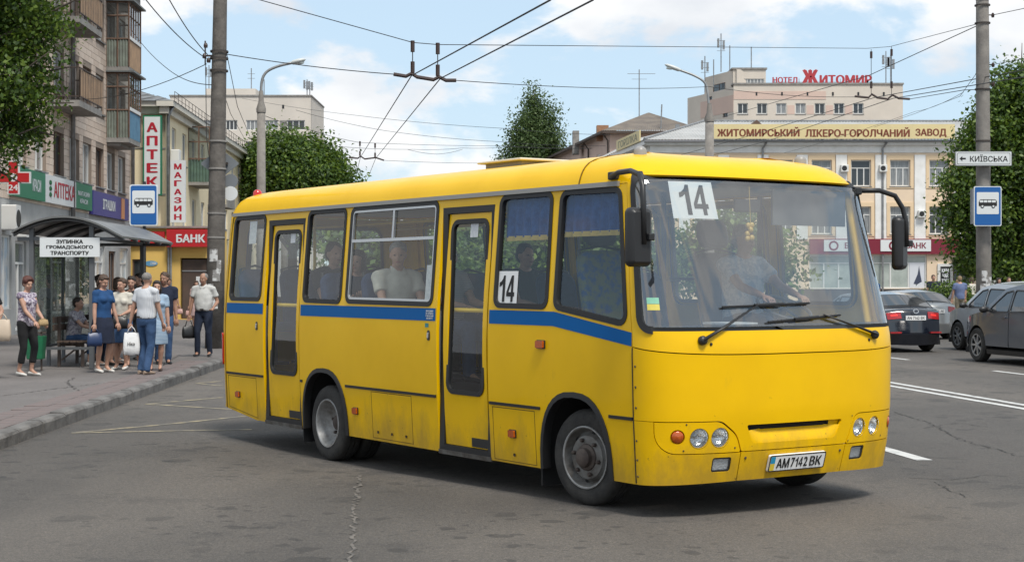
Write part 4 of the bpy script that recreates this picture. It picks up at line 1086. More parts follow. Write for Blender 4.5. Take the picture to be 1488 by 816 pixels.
M_lgreen = mat('faded_green_sheet', (.20, .23, .19), .7, c2=(.13, .14, .12), vscale=3); M_lblue = mat('faded_blue_sheet', (.10, .21, .31), .7, c2=(.07, .15, .23), vscale=3)
M_ltan = mat('tan_balcony_sheet', (.36, .24, .15), .75, c2=(.26, .18, .12), vscale=3)
la = s1(154, .0); lb = la + 2.3
loggia(la, lb, 9.62, .85, M_ltan, M_lgreen)
loggia(la, lb, 6.95, .85, M_lblue, M_lgreen)
# open balcony with railing, nearer
def balcony(a, b, z, out, msh):
    q = MB().prism(rect(a, b, z - .2, z), f1, -out, .0).build('balcony', M_conc, b1)
    A, Bq, C, D = f1(a, 0, 0), f1(a, 0, -out), f1(b, 0, -out), f1(b, 0, 0); mb = MB()
    for p, r, n in ((A, Bq, 7), (Bq, C, 22), (C, D, 7)):
        for h in (.12, 1.05): mb.bar(p + Vector((0, 0, z + h)), r + Vector((0, 0, z + h)), .04, .03)
        for i in range(n + 1): g = p.lerp(r, i / n); mb.bar(g + Vector((0, 0, z)), g + Vector((0, 0, z + 1.05)), .016, .016)
    mb.build('railing', M_iron, q)
    mb = MB(); corr(mb, C, Bq, z + .15, z + 1.0, 26); mb.build('front_sheet', msh, q)
balcony(s1(72), s1(72) + 3.4, 7.38, .95, M_ltan)
balcony(s1(72), s1(72) + 3.4, 10.08, .95, M_ltan)
# shop storey
M_shopw = mat('shop_grey_render', (.40, .40, .39), .8, c2=(.32, .32, .31), vscale=1.2)
sw_ = [(s1(2), s1(17), .75, 2.9), (s1(22) , s1(38), .1, 2.75), (s1(44), s1(70), .5, 2.75), (s1(76), s1(100), .5, 2.75), (s1(110), s1(128), .1, 2.85), (s1(134), s1(152), .5, 2.85), (s1(158), s1(168), .1, 2.7), (s1(174), s1(186), .5, 2.85)]
wall_box(b1, f1, L1, 11.9, -.02, SH - .002, M_shopw, sw_, nm='shop_wall')
M_poster = mat('window_poster', (.42, .52, .60), .35, c2=(.62, .62, .60), vscale=2.3, coat=.5, vr=(.42, .58)); M_poster2 = mat('pale_window_poster', (.60, .58, .55), .35, c2=(.35, .34, .36), vscale=1.8, coat=.5, vr=(.42, .58))
for i, (a, b, z0, z1) in enumerate(sw_):
    window(f1, a, b, z0, z1, b1, M_wfr if i != 6 else M_bfr, (M_poster, M_pane2, M_poster2, M_pane2, M_pane, M_poster2, M_pane, M_poster)[i], cols=2, transom=.22 if i % 2 else 0, d=.10, fw=.07, sill=False)
for px_ in (36, 61, 84):
    MB().prism(rpoly(rect(s1(px_) - .9, s1(px_) + .6, 2.85, 3.15), .05, 3), f1, -.28, 0).build('shutter_box', M_wfr, b1)
q = MB().prism(rpoly(rect(s1(2) , s1(9), 3.02, 3.75), .04, 3), f1, -.42, 0).build('air_conditioner', M_wfr, b1)
MB().lathe([(.26, 0), (.24, .01), (0, .012)], f1((s1(2) + s1(9)) / 2, 3.36, -.421), f1(0, 0, -1) - f1(0, 0, 0), 18).build('fan_grille', M_blk, q)
# signs over the shops
M_green = mat('sign_green', (.012, .17, .085), .45); M_swhite = mat('sign_white', (.66, .68, .68), .45); M_sred = mat('sign_red', (.46, .018, .022), .45); M_viol = mat('sign_violet', (.05, .045, .22), .45)
M_tred = mat('lettering_red', (.42, .012, .03), .5); M_tgreen = mat('lettering_green', (.05, .25, .10), .5); M_sbrown = mat('lettering_brown', (.18, .045, .02), .6)
def sgn(par, f, a, b, z0, z1, m, out=.16, nm='sign_panel', th=.14): return MB().prism(rect(a, b, z0, z1), f, -out, -out + th).build(nm, m, par)
so = .16
sz0, sz1 = 4.05, 4.93
shop_sign = thing('pharmacy_sign', 'green and white pharmacy sign board with red lettering over the shops', 'sign', f1(s1(20, so), 0, -so) + b1.location)
sg0 = f1(s1(20, so), 0, -so)
fs = lambda a, b, d=0.0: f1(a, b, d) - sg0
sgn(shop_sign, fs, s1(20, so), s1(66, so), sz0, sz1, M_green); sgn(shop_sign, fs, s1(66, so), s1(110.5, so), sz0, sz1, M_swhite); sgn(shop_sign, fs, s1(110.5, so), s1(134, so), sz0, sz1, M_green)
text('АПТЕКА', fs, s1(78, so), s1(108.5, so), 4.25, 4.76, M_tred, shop_sign, bold=.02, d=-so - .01)
text('КРАСИ', fs, s1(47, so), s1(59, so), 4.3, 4.68, M_winktxt, shop_sign, bold=.01, d=-so - .01)
text('МАГАЗИН', fs, s1(113, so), s1(130, so), 4.5, 4.66, M_winktxt, shop_sign, bold=.01, d=-so - .01)
text('КРАСИ', fs, s1(116, so), s1(127, so), 4.24, 4.40, M_winktxt, shop_sign, bold=.01, d=-so - .01)
mb = MB()
for k in range(6): a = k * PI / 3; mb.ell(fs(s1(73, so), 4.5 + .22 * math.sin(a) , -so - .012), .012, .16, .08, 8, 6)
mb.build('leaf_emblem', M_tgreen, shop_sign)
vs_sign = thing('violet_shop_sign', 'long violet shop sign with white block of lettering beside the pharmacy sign', 'sign', f1(s1(135.5, so), 0, -so) + b1.location)
sg1 = f1(s1(135.5, so), 0, -so); fv = lambda a, b, d=0.0: f1(a, b, d) - sg1
sgn(vs_sign, fv, s1(135.5, so), s1(187, so), 3.95, 4.80, M_viol); sgn(vs_sign, fv, s1(176, so), s1(180.5, so), 3.98, 4.77, mat('sign_orange', (.6, .25, .1), .5), out=.18, th=.02)
text('ІГРАШКИ', fv, s1(149, so), s1(167, so), 4.2, 4.58, M_swhite, vs_sign, bold=.03, d=-so - .01)
# red cross blade sign
cr = at(20, 258, 44.5)
crs = thing('pharmacy_cross', 'red cross shaped pharmacy blade sign with white rim near the tree', 'sign', cr)
fc = plane_f((0, 0, 0), (1, .05, 0), (0, 0, 1)); a_ = .16; b_ = .47
cp = [(-a_, -b_), (a_, -b_), (a_, -a_), (b_, -a_), (b_, a_), (a_, a_), (a_, b_), (-a_, b_), (-a_, a_), (-b_, a_), (-b_, -a_), (-a_, -a_)]
MB().prism(cp, fc, -.05, .05).build('cross_rim', M_swhite, crs); MB().prism(grow(cp, -.035), fc, -.062, .062).build('cross_face', M_sred, crs)
text('24', fc, -.13, .13, -.36, -.2, M_swhite, crs, bold=.02, d=-.066)
mb = MB(); mb.lathe([(.0, -.066), (.12, -.066), (.12, -.06)], (0, 0, 0), (0, 1, 0), 16); mb.build('emblem', M_swhite, crs)
MB().tube([fc(-.4, 0.1, 0), fc(-1.1, .1, 0)], .025, 6).build('bracket', M_iron, crs)

# ---- yellow corner building with vertical signs
b2c = Vector((-15.05, 69.4, PZ))
b2 = thing('corner_building', 'cream three storey corner building with vertical red lettered signs', 'building', b2c)
M_cream = mat('cream_render', (.80, .69, .47), .85, c2=(.74, .63, .43), vscale=.8, bump=.15)
M_cream2 = mat('pale_trim', (.66, .62, .54), .85, c2=(.55, .52, .46), vscale=1.5)
f2 = plane_f((0, 0, 0), TX, (0, 0, 1)); L2 = 36.0
def s2(px, off=0.0):
    k = (px - 744) / FPX; X0 = b2c.x + off; return ((X0 + .0448 * b2c.y) / (k + .0448) - b2c.y) / TX.y
hs2 = []
zr2 = [(3.9, 5.5), (6.9, 8.4)]
for c in np.arange(1.6, 34, 2.9): hs2 += [(c, c + 1.1, a, b) for a, b in zr2]
H2 = 9.3
wall_box(b2, f2, L2, 9, -.1, H2, M_cream, hs2)
for h in hs2: window(f2, *h, b2, M_wfr, M_pane if random.random() < .6 else M_pane2, d=.1)
MB().prism(rect(-.45, L2, H2 - .5, H2 - .2), f2, -.18, .2).build('cornice', M_cream2, b2)
MB().prism(rect(-.6, L2, H2 - .2, H2 + .02), f2, -.42, .3).build('eaves', M_cream2, b2)
fe = plane_f((0, 0, 0), (1, .0447, 0), (0, 0, 1))          # end wall faces the camera
MB().prism(rect(-9, .18, H2 - .5, H2 - .2), fe, -.18, 0).build('cornice', M_cream2, b2)
MB().prism(rect(-9, .42, H2 - .2, H2 + .02), fe, -.5, 0).build('eaves', M_cream2, b2)
for z in (3.4, 5.3, 7.3): MB().prism(rect(-9, .0, z, z + .05), fe, -.03, .0).build('string_course', M_conc, b2)
mb = MB(); e = [f2(-.6, H2 + .03, -.45), f2(L2, H2 + .03, -.45), f2(L2, H2 + 1.6, 4.5), f2(3.6, H2 + 1.6, 4.5), f2(-.6, H2 + .03, 9)]
mb.add(e, [(0, 1, 2, 3), (0, 3, 4)]); rf = mb.build('roof', mat('zinc_roof', (.25, .26, .265), .5, metal=.4, c2=(.17, .17, .17), vscale=1.5), b2)
mb = MB()
for k in range(18):
    t = k / 17; p = f2(-.6 + 12 * t, H2 + .04, -.45); q = f2(max(-.6 + 12 * t, 3.6) if True else 0, H2 + 1.6, 4.5); g = min(1, (12 * t) / 4.2) if 12 * t < 4.2 else 1
    mb.bar(p, p.lerp(f2(-.6 + 12 * t, H2 + 1.62, 4.5), g), .035, .04)
for k in range(1, 12): mb.bar(f2(-.6, H2 + .04, -.45).lerp(f2(-.6, H2 + .04, 9), k / 12), f2(-.6, H2 + .04, -.45).lerp(f2(3.6, H2 + 1.6, 4.5), k / 12 if k < 7 else 1 - (k - 6.2) / 6), .04, .045)
mb.build('standing_seams', MATS['zinc_roof'], rf)
mb = MB()
for k in range(0, 30): mb.bar(f2(.5 + k * 1.0, H2 + .02, -.3), f2(.5 + k * 1.0, H2 + .55, -.3), .02, .02)
mb.bar(f2(.5, H2 + .55, -.3), f2(29.5, H2 + .55, -.3), .02, .02); mb.bar(f2(.5, H2 + .3, -.3), f2(29.5, H2 + .3, -.3), .015, .015); mb.build('roof_railing', M_iron, b2)
MB().tube([f2(-.1, .2, -.12), f2(-.1, H2 - .6, -.12), f2(-.1, H2, -.4)], .075, 8).build('drainpipe', M_pipe, b2, smooth=True)
for z in (6.25,):
    a = 6.2
    q = MB().prism(rect(a, a + 3.2, z - .15, z), f2, -1.0, 0).build('balcony', M_conc, b2)
    A, Bq, C = f2(a, 0, 0), f2(a, 0, -1.0), f2(a + 3.2, 0, -1.0)
    mb = MB(); corr(mb, Bq, A, z, z + 1.05, 14); corr(mb, C, Bq, z, z + 1.05, 40); mb.build('corrugated_front', mat('green_corrugated', (.09, .15, .11), .7, c2=(.06, .10, .08), vscale=3), q)
    mb = MB()
    for p in (A, Bq, C, A.lerp(Bq, .5), Bq.lerp(C, .33), Bq.lerp(C, .66)): mb.bar(p + Vector((0, 0, z + 1)), p + Vector((0, 0, z + 2.6)), .06, .06)
    for h in (1.1, 1.9, 2.6):
        mb.bar(A + Vector((0, 0, z + h)), Bq + Vector((0, 0, z + h)), .06, .06); mb.bar(Bq + Vector((0, 0, z + h)), C + Vector((0, 0, z + h)), .06, .06)
    mb.build('glazing_frame', M_lgw, q)
    MB().add([A + Vector((0, 0, z + 1)), Bq + Vector((0, 0, z + 1)), Bq + Vector((0, 0, z + 2.6)), A + Vector((0, 0, z + 2.6)), C + Vector((0, 0, z + 1)), C + Vector((0, 0, z + 2.6))], [(0, 1, 2, 3), (1, 4, 5, 2)]).build('pane', M_lgg, q)
    a = 12.5; MB().prism(rect(a, a + 3, z - .9, z - .75), f2, -1.0, 0).prism(rect(a, a + 3, z - .75, z + .1), f2, -1.0, -.95).build('balcony', M_conc, b2)
MB().cbox(f2(s2(257, .3), 7.0, -.25), .4, .5, .7).build('air_conditioner', M_wfr, b2, bevel=.03)
# vertical sign on the end wall
vsg = thing('vertical_pharmacy_sign', 'tall narrow white sign with red vertical lettering and green rim on the cream end wall', 'sign', at(222, 226, 69.0))
fvz = plane_f((0, 0, 0), (1, 0, 0), (0, 0, 1)); Ys = 69.0 / FPX
hw_, hh = 13.5 * Ys, 58 * Ys
MB().prism(rect(-hw_, hw_, -hh, hh), fvz, -.1, .06).build('sign_rim', M_green, vsg); MB().prism(rect(-hw_ + .06, hw_ - .06, -hh + .06, hh - .06), fvz, -.115, -.1).build('sign_face', M_swhite, vsg)
for i, ch in enumerate('АПТЕКА'): text(ch, fvz, -.24, .24, hh - .30 - i * .585 - .42, hh - .30 - i * .585, M_tred, vsg, bold=.03, d=-.125)
mg = thing('vertical_shop_sign', 'narrow white blade sign with seven red letters above the red bank fascia', 'sign', at(259, 278, 67.6))
hh = 45 * 67.6 / FPX; hw_ = 10.8 * 67.6 / FPX
MB().prism(rect(-hw_, hw_, -hh, hh), fvz, -.08, .08).build('sign_face', M_swhite, mg)
MB().bar((hw_ * -.6, .3, hh * .7), (hw_ * -.6, 1.6, hh * .7), .05, .05).bar((hw_ * -.6, .3, -hh * .7), (hw_ * -.6, 1.6, -hh * .7), .05, .05).box(-hw_ * .6 - .03, -hw_ * .6 + .03, .07, .33, -hh * .72, hh * .72).build('bracket', M_iron, mg)
for i, ch in enumerate('МАГАЗИН'): text(ch, fvz, -.16, .16, hh - .14 - i * .355 - .25, hh - .14 - i * .355, M_tred, mg, bold=.03, d=-.085)
# ground floor annex with red fascia, facing the camera
an = thing('bank_annex', 'low ochre bank annex with red fascia and brown door on the corner', 'building', at(190, 408, 65.2) + Vector((0, 0, PZ - EYE)))
fa = plane_f((0, 0, 0), (1, .0, 0), (0, 0, 1)); ka = 65.2 / FPX
LA = (304 - 190) * ka; M_ochre = mat('ochre_render', (.72, .48, .13), .85, c2=(.66, .44, .13), vscale=1)
aw = [((192 - 190) * ka, (206 - 190) * ka, .35, 2.45), ((262 - 190) * ka, (301 - 190) * ka, .02, 2.5)]
wall_box(an, fa, LA, 4, -.02, 3.72, M_ochre, aw)
window(fa, *aw[0], an, M_bfr, M_pane, cols=1, d=.1, sill=False)
dr_ = MB().prism(rect(aw[1][0] + .05, aw[1][1] - .05, .03, 2.45), fa, .14, .2).build('door', mat('brown_door', (.10, .065, .05), .6, c2=(.07, .05, .04), vscale=3), an)
MB().prism(rect(aw[1][0] + .62, aw[1][1] - .06, .9, 1.75), fa, .12, .138).build('notice', M_swhite, dr_); MB().prism(rect(aw[1][0] + .05, aw[1][1] - .05, 1.95, 2.0), fa, .11, .138).build('door_bar', M_alu, dr_)
sgn(an, fa, 0.0, (240 - 190) * ka, 2.98, 3.58, M_sred, out=.12, nm='fascia'); fsx = sgn(an, fa, (245 - 190) * ka, (303 - 190) * ka, 2.95, 3.66, M_sred, out=.40, nm='fascia', th=.38)
text('БАНК', fa, (259 - 190) * ka, (301 - 190) * ka, 3.12, 3.46, M_swhite, fsx, bold=.03, d=-.415)
MB().prism([((209 - 190 + 15 + 9.5 * math.cos(t)) * ka - .12, 2.28 + .11 * math.sin(t)) for t in np.linspace(0, 2 * PI, 18)[:-1]], fa, -.03, 0).build('oval_sign', mat('oval_blue', (.10, .28, .46), .5), an)
text('СУМИ', fa, (224.5 - 190) * ka - .17, (224.5 - 190) * ka + .08, 2.22, 2.34, M_swhite, an, bold=.02, d=-.04)
for px_ in (245.5, 249): MB().tube([fa((px_ - 190) * ka, 0, -.1), fa((px_ - 190) * ka, 2.95, -.1)], .045, 6).build('drainpipe', M_pipe, an)
MB().prism(rect(-.02, LA + .02, 3.72, 3.80), fa, -.2, 4).build('roof', M_conc, an)
# white house further down the street
wh = thing('white_house', 'white two storey house further down the street behind the concrete pole', 'building', Vector((-19.5, 118, 0)))
hsw = [(c, c + 1.2, z, z + 1.7) for c in (1.5, 4.2, 6.9, 9.6) for z in (2.0, 5.6)]
M_whr = mat('white_render', (.55, .54, .52), .85, c2=(.46, .45, .43), vscale=1); wall_box(wh, f2, 30, 9, 0, 9.8, M_whr, hsw)
for h in hsw: window(f2, *h, wh, M_wfr, M_pane)
MB().add([f2(-.5, 9.8, -.5), f2(30, 9.8, -.5), f2(30, 11.6, 4), f2(2, 11.6, 4), f2(-.5, 9.8, 9)], [(0, 1, 2, 3), (0, 3, 4)]).build('roof', MATS['zinc_roof'], wh)

# ---- beige slab block far back
Yb = 207.0; kb = Yb / FPX
b3 = thing('slab_block', 'tall beige slab block with rooftop aerials behind the leafy tree', 'building', (at(247, 408, Yb).x, Yb, 0))
f3 = plane_f((0, 0, 0), (1, .0, 0), (0, 0, 1)); L3 = (452 - 247) * kb; H3 = EYE + (408 - 140) * kb
M_beige = mat('beige_panel', (.64, .58, .51), .9, c2=(.57, .52, .46), vscale=.25, bump=.1, detail=7)
cc = [(262, 272), (296, 307.5), (328, 345), (357.5, 376), (385, 404), (417, 443)]
hs3 = [((a - 247) * kb, (b - 247) * kb, EYE + (408 - 189) * kb - r * 2.75, EYE + (408 - 174.5) * kb - r * 2.75) for a, b in cc for r in range(8)]
wall_box(b3, f3, L3, 14, 0, H3, M_beige, hs3)
for h in hs3: window(f3, *h, b3, M_wfr, M_pane if random.random() < .5 else M_pane2, cols=3 if h[1] - h[0] > 1.3 else 2, d=.15, fw=.10, sill=False)
MB().prism(rect(-.1, L3 + .1, H3, H3 + .18), f3, -.12, 14).build('parapet', M_conc, b3)
MB().prism(rect((292 - 247) * kb, (366 - 247) * kb, H3 + .2, H3 + 1.35), f3, 3, 8).build('roof_house', M_beige, b3)
MB().prism(rect((407 - 247) * kb, (417 - 247) * kb, H3 - 4.25, H3 - 3.1), f3, -.03, .1).build('shutter', M_conc, b3)
MB().prism(rect((410 - 247) * kb, (413 - 247) * kb, H3 - 1.6, H3 - 1.1), f3, -.02, .1).build('vent', M_blk, b3)
def mast(x, z0, h, par, f, d=5, arms=3):
    mb = MB().tube([f(x, z0, d), f(x, z0 + h, d)], .07, 5)
    for k in range(arms): z = z0 + h * (.55 + .4 * k / max(1, arms)); mb.bar(f(x - .5, z, d), f(x + .5, z, d), .05, .05)
    if arms >= 3: mb.cbox(f(x + .3, z0 + h * .7, d - .1), .25, .2, 1.1); mb.cbox(f(x - .35, z0 + h * .75, d - .1), .25, .2, 1.1)
    mb.build('aerial_mast', M_pipe, par)
for px_, h, ar, z in ((293, 3.4, 3, 1.3), (356, 3.0, 2, 1.3), (375, 2.6, 0, .2), (439, 2.6, 3, .2), (443, 2.4, 3, .2)): mast((px_ - 247) * kb, H3 + z, h, b3, f3, arms=ar)

# ---- hotel
Yh = 190.0; kh = Yh / FPX
ho = thing('hotel', 'beige and pink hotel tower with big red rooftop lettering', 'building', (at(1066, 408, Yh).x, Yh, 0))
M_hb = mat('hotel_beige', (.64, .57, .49), .9, c2=(.57, .51, .44), vscale=.3); M_hp = mat('hotel_pink', (.62, .46, .385), .9, c2=(.57, .43, .365), vscale=.3)
Lh = (1312 - 1066) * kh; Hh = EYE + (408 - 123) * kh
zz = lambda y: EYE + (408 - y) * kh
hh_ = [((1067.5 + 28 * k - 1066) * kh + .35, (1082.5 + 28 * k - 1066) * kh + .35, zz(165.5) - r * 3.3, zz(150) - r * 3.3) for k in range(7) for r in range(4)]
wall_box(ho, f3, Lh, 20, 0, Hh, M_hb, hh_)
for h in hh_: window(f3, *h, ho, M_wfr, M_pane2 if random.random() < .5 else M_pane, d=.15, fw=.09, sill=True)
MB().prism(rect(0, (1200 - 1066) * kh, zz(144.5), zz(132.5)), f3, -.04, .05).build('pink_band', M_hp, ho)
for k in range(6):
    a = hh_[k * 4][1] + .12; b = hh_[(k + 1) * 4][0] - .12
    if k in (2, 3, 4, 5): MB().prism(rect(a, b, zz(166), zz(153)), f3, -.03, .05).build('pink_panel', M_hp, ho)
for k in range(6): MB().prism(rect((1098 + 37 * k - 1066) * kh, (1100.5 + 37 * k - 1066) * kh, zz(139), zz(134)), f3, -.06, 0).build('vent', M_blk, ho)
MB().prism(rect(-.1, Lh + .1, Hh, Hh + .2), f3, -.12, 20).build('parapet', M_conc, ho)
# the side that turns away to the left
fl = plane_f((0, 0, 0), (-.62, .78, 0), (0, 0, 1), (.78, .62, 0))
A0, A1 = Vector((0, .0, 0)), Vector(((1020 - 1066) * kh * 1.12, 11.5, 0))
fl = plane_f(A1, (A0 - A1), (0, 0, 1)); LS = (A0 - A1).length
hl_ = [(LS * .45, LS * .45 + 1.2, zz(143) + .2 - r * 3.3, zz(130) - .2 - r * 3.3) for r in range(3)] + [(LS * .78, LS * .78 + 1.2, zz(168) - r * 3.3, zz(154) - r * 3.3) for r in range(2)]
mb = MB().sheet(rect(0, LS - .02, 0, Hh - .3), [rect(*h) for h in hl_], fl, depth=.2); mb.build('wall', M_hb, ho)
for h in hl_: window(fl, *h, ho, M_bfr, M_pane, d=.1, sill=False)
mb = MB(); P0, P1 = fl(LS * .35, 0), fl(LS, 0)
MB().prism(rect(LS * .3, LS - .03, Hh - 3.2, Hh - 1.2), fl, -.04, .05).build('pink_band', M_hp, ho)
pz0, pz1 = Hh + .2, zz(100)
fph = plane_f((.0, .6, 0), (1, 0, 0), (0, 0, 1)); w2 = (1114 - 1066) * kh
hp_ = [((1072 - 1066) * kh, (1112 - 1066) * kh, zz(121), zz(113.5))]
wall_box(ho, fph, w2, 10, Hh - .6, pz1, M_hb, hp_, nm='penthouse_wall'); window(fph, *hp_[0], ho, M_wfr, M_pane2, cols=8, d=.1, fw=.08, sill=False)
MB().prism(rect(-.15, w2 + .15, pz1, pz1 + .2), fph, -.15, 10).build('roof_slab', M_conc, ho)
fl2 = plane_f(fl(LS * .30, 0, .5), A0 - A1, (0, 0, 1)); MB().prism(rect(0, LS * .69, Hh - .6, pz1 - .02), fl2, 0, 2.5).build('penthouse_wall', M_hb, ho); window(fl2, LS * .2, LS * .45, zz(127), zz(115), ho, M_bfr, M_pane, d=-.02, sill=False)
for px_, h, ar in ((1031, 5.2, 3), (1044, 4, 0), (1055, 5.5, 3), (1068, 3.8, 0), (1100, 3.6, 0)): mast((px_ - 1066) * kh, (Hh + .2 if px_ < 1050 else pz1 + .2) - (.6 if px_ < 1040 else 0), h * .85, ho, f3, d=4.5, arms=ar)
mast((1296 - 1066) * kh, Hh + .2, 4.2, ho, f3, d=3, arms=3); mast((1303 - 1066) * kh, Hh + .2, 3.8, ho, f3, d=3, arms=3)
hs_ = thing('hotel_rooftop_sign', 'red rooftop letters spelling the hotel name above the beige parapet', 'sign', (at(1123, 408, Yh).x, Yh + .3, Hh))
fh = plane_f((-(1123 - 744) * kh, 0, -Hh), (1, 0, 0), (0, 0, 1)); M_hred = mat('hotel_letter_red', (.40, .035, .045), .5)
def hx(px): return (px - 744) * kh
text('НОТЕЛ', fh, hx(1123), hx(1159.5), zz(120.5), zz(111.5), M_hred, hs_, bold=.03, d=0); text('Ж', fh, hx(1166), hx(1190), zz(121.5), zz(100.5), M_hred, hs_, bold=.05, d=0); text('ИТОМИР', fh, hx(1191.5), hx(1268), zz(121.8), zz(108.5), M_hred, hs_, bold=.035, d=0)
mb = MB()
for px_ in range(1126, 1268, 12): mb.bar(fh(hx(px_), zz(124), .1), fh(hx(px_), zz(114), .1), .06, .06)
mb.bar(fh(hx(1123), zz(119), .1), fh(hx(1268), zz(119), .1), .06, .06); mb.build('support_rails', M_pipe, hs_)

# ---- distillery with bank on the ground floor
Yd = 110.0; kd = Yd / FPX
D0 = at(946, 408, Yd)
di = thing('distillery', 'long white and apricot office building with grey hipped roof and bank on the ground floor', 'building', (D0.x, Yd, 0))
dx = lambda px: (px - 946) * kd
zd = lambda y: EYE + (408 - y) * kd
Ld = dx(1640); ED = zd(205)
M_apri = mat('apricot_render', (.79, .62, .44), .85, c2=(.71, .56, .41), vscale=.6); M_whp = mat('white_pilaster', (.80, .79, .77), .85, c2=(.68, .67, .64), vscale=1.2)
cols_ = [1008.5 + 57 * k for k in range(-1, 11)]
hd_ = []
for c in cols_:
    hd_ += [(dx(c), dx(c + 29), zd(270.5), zd(232.5)), (dx(c), dx(c + 29), zd(340), zd(300))]
bankw = [(dx(1176), dx(1262), zd(420), zd(370)), (dx(1268), dx(1347), zd(419), zd(370)), (dx(1385), dx(1412), .16, zd(376)), (dx(1420), dx(1470), zd(420), zd(372)), (dx(1000), dx(1100), zd(420), zd(370))]
wall_box(di, f3, Ld, 22, 0, ED, M_apri, hd_ + bankw, depth=.3)
for i, h in enumerate(hd_): window(f3, *h, di, M_wfr, M_pane2 if (i * 7 % 5) else M_pane, cols=3, transom=.26, d=.18, fw=.075)
for i, c in enumerate([cols_[0] - 14 + 57 * k for k in range(13)]):
    MB().prism(rect(dx(c) - .38, dx(c) + .38, 4.6, ED - .95), f3, -.10, .01).build('pilaster', M_whp, di)
for c in cols_:
    for z0, z1 in ((270.5, 226), (340, 294)):
        q = ring(rect(dx(c - 5), dx(c + 34), zd(z0) - .14, zd(z1)), rect(dx(c) - .01, dx(c + 29) + .01, zd(z0) - .012, zd(232.5 if z1 == 226 else 300) + .01), f3, -.05, .01); q.build('window_surround', mat('apricot_trim', (.72, .55, .36), .85), di)
MB().prism(rect(-.05, Ld, zd(222), zd(211)), f3, -.06, .01).build('frieze', M_whp, di)
MB().prism(rect(-.3, Ld, zd(211), zd(207)), f3, -.35, .3).build('cornice', M_whp, di); MB().prism(rect(-.5, Ld, zd(207), zd(204)), f3, -.6, .3).build('gutter', mat('gutter_dark', (.22, .22, .23), .6, metal=.3), di)
# hipped corrugated roof: real ribs
RDz = zd(168) * 1.0 + .6; Rr = dx(1028) + 1.0
def roofp(x, t): return Vector((x, -.55 + 11.0 * t, zd(204) + (RDz - zd(204)) * t))
mb = MB(); nr = 300; M_slate = mat('corrugated_roof', (.42, .42, .41), .8, c2=(.32, .32, .31), vscale=.5, detail=7)
xsr = np.linspace(-.5, Ld, nr); bot = []; topr = []
for i, x in enumerate(xsr):
    t = min(1, (x + .5) / (Rr + .5)); a = .045 if i % 2 else 0
    bot.append(roofp(x, 0) + Vector((0, 0, a))); topr.append(roofp(x, t) + Vector((0, 0, a)))
mb.grid([bot, topr]); rf = mb.build('roof', M_slate, di)
LSd = 26.0
dl1 = Vector((-3.1, 25, 0)); fdl = plane_f(dl1, -dl1, (0, 0, 1)); LL = dl1.length
mb = MB().sheet(rect(0, LL - .03, 0, ED), [], fdl); mb.build('wall', M_whp, di)
MB().prism(rect(-.3, LL + .2, ED - .25, ED + .03), fdl, -.5, .2).build('eaves', M_whp, di)
apx = roofp(Rr, 1); e0 = roofp(-.5, 0); e1 = fdl(0, zd(204), -.5)
n2 = 60; mb = MB(); mb.grid([[e0.lerp(e1, i / n2) + Vector((0, 0, .045 * (i % 2))) for i in range(n2 + 1)], [apx.lerp(e1 + Vector((4.6, 0, RDz - zd(204))), i / n2) + Vector((0, 0, .045 * (i % 2))) for i in range(n2 + 1)]]); mb.build('roof', M_slate, di)
MB().tube([e0 + Vector((0, 0, .06)), apx + Vector((0, 0, .06))], .10, 6).tube([apx + Vector((0, 0, .06)), roofp(Ld, 1) + Vector((0, 0, .06))], .10, 6).build('ridge_cap', M_pipe, rf)
dm = Vector((dx(1113), 4.5, zd(180)))
MB().box(dm.x - .35, dm.x + .35, dm.y - .3, dm.y + 2, dm.z - 1, dm.z + .25).add([(dm.x - .5, dm.y - .4, dm.z + .25), (dm.x + .5, dm.y - .4, dm.z + .25), (dm.x, dm.y - .4, dm.z + .7), (dm.x - .5, dm.y + 2, dm.z + .25), (dm.x + .5, dm.y + 2, dm.z + .25), (dm.x, dm.y + 2, dm.z + .7)], [(0, 1, 2), (0, 2, 5, 3), (1, 4, 5, 2)]).build('dormer', mat('dormer_brown', (.11, .07, .05), .8), di)
MB().box(dx(1337), dx(1350), 9.5, 10.5, zd(172), zd(166)).build('chimney', M_conc, di)
MB().box(dx(1004), dx(1010), 10, 10.6, zd(171), zd(160)).build('chimney', M_pipe, di)
for px_ in (1108, 1282, 1399): MB().tube([f3(dx(px_) + .2, zd(208), -.5), f3(dx(px_), zd(216), -.15), f3(dx(px_), .2, -.15)], .07, 6).build('drainpipe', M_pipe, di)
for px_, y in ((1226, 245), (1282, 245), (1338, 311)):
    q = MB().cbox(f3(dx(px_), zd(y), -.25), .52, .34, .5).build('air_conditioner', M_wfr, di, bevel=.03)
    MB().lathe([(.18, 0), (.17, .01), (0, .012)], f3(dx(px_) - .03, zd(y), -.421), (0, -1, 0), 16).build('fan_grille', M_blk, q)
ds = thing('distillery_sign', 'long cream rooftop board with brown cyrillic lettering along the eaves', 'sign', (at(1035, 408, Yd).x, Yd - .75, zd(203)))
fd = plane_f((-(1035 - 744) * kd, 0, -zd(203)), (1, 0, 0), (0, 0, 1)); dX = lambda px: (px - 744) * kd
MB().prism(rect(dX(1034), dX(1383), zd(203), zd(182)), fd, -.02, .08).build('board', mat('cream_board', (.70, .58, .30), .6, c2=(.64, .53, .29), vscale=.8), ds)
text('ЖИТОМИРСЬКИЙ', fd, dX(1040), dX(1159), zd(200), zd(186), M_sbrown, ds, bold=.03, d=-.03); text('ЛІКЕРО-ГОРОЛЧАНИЙ', fd, dX(1167), dX(1318), zd(200.5), zd(186.5), M_sbrown, ds, bold=.03, d=-.03); text('ЗАВОД', fd, dX(1326), dX(1371), zd(201), zd(188.5), M_sbrown, ds, bold=.03, d=-.03)
mb = MB()
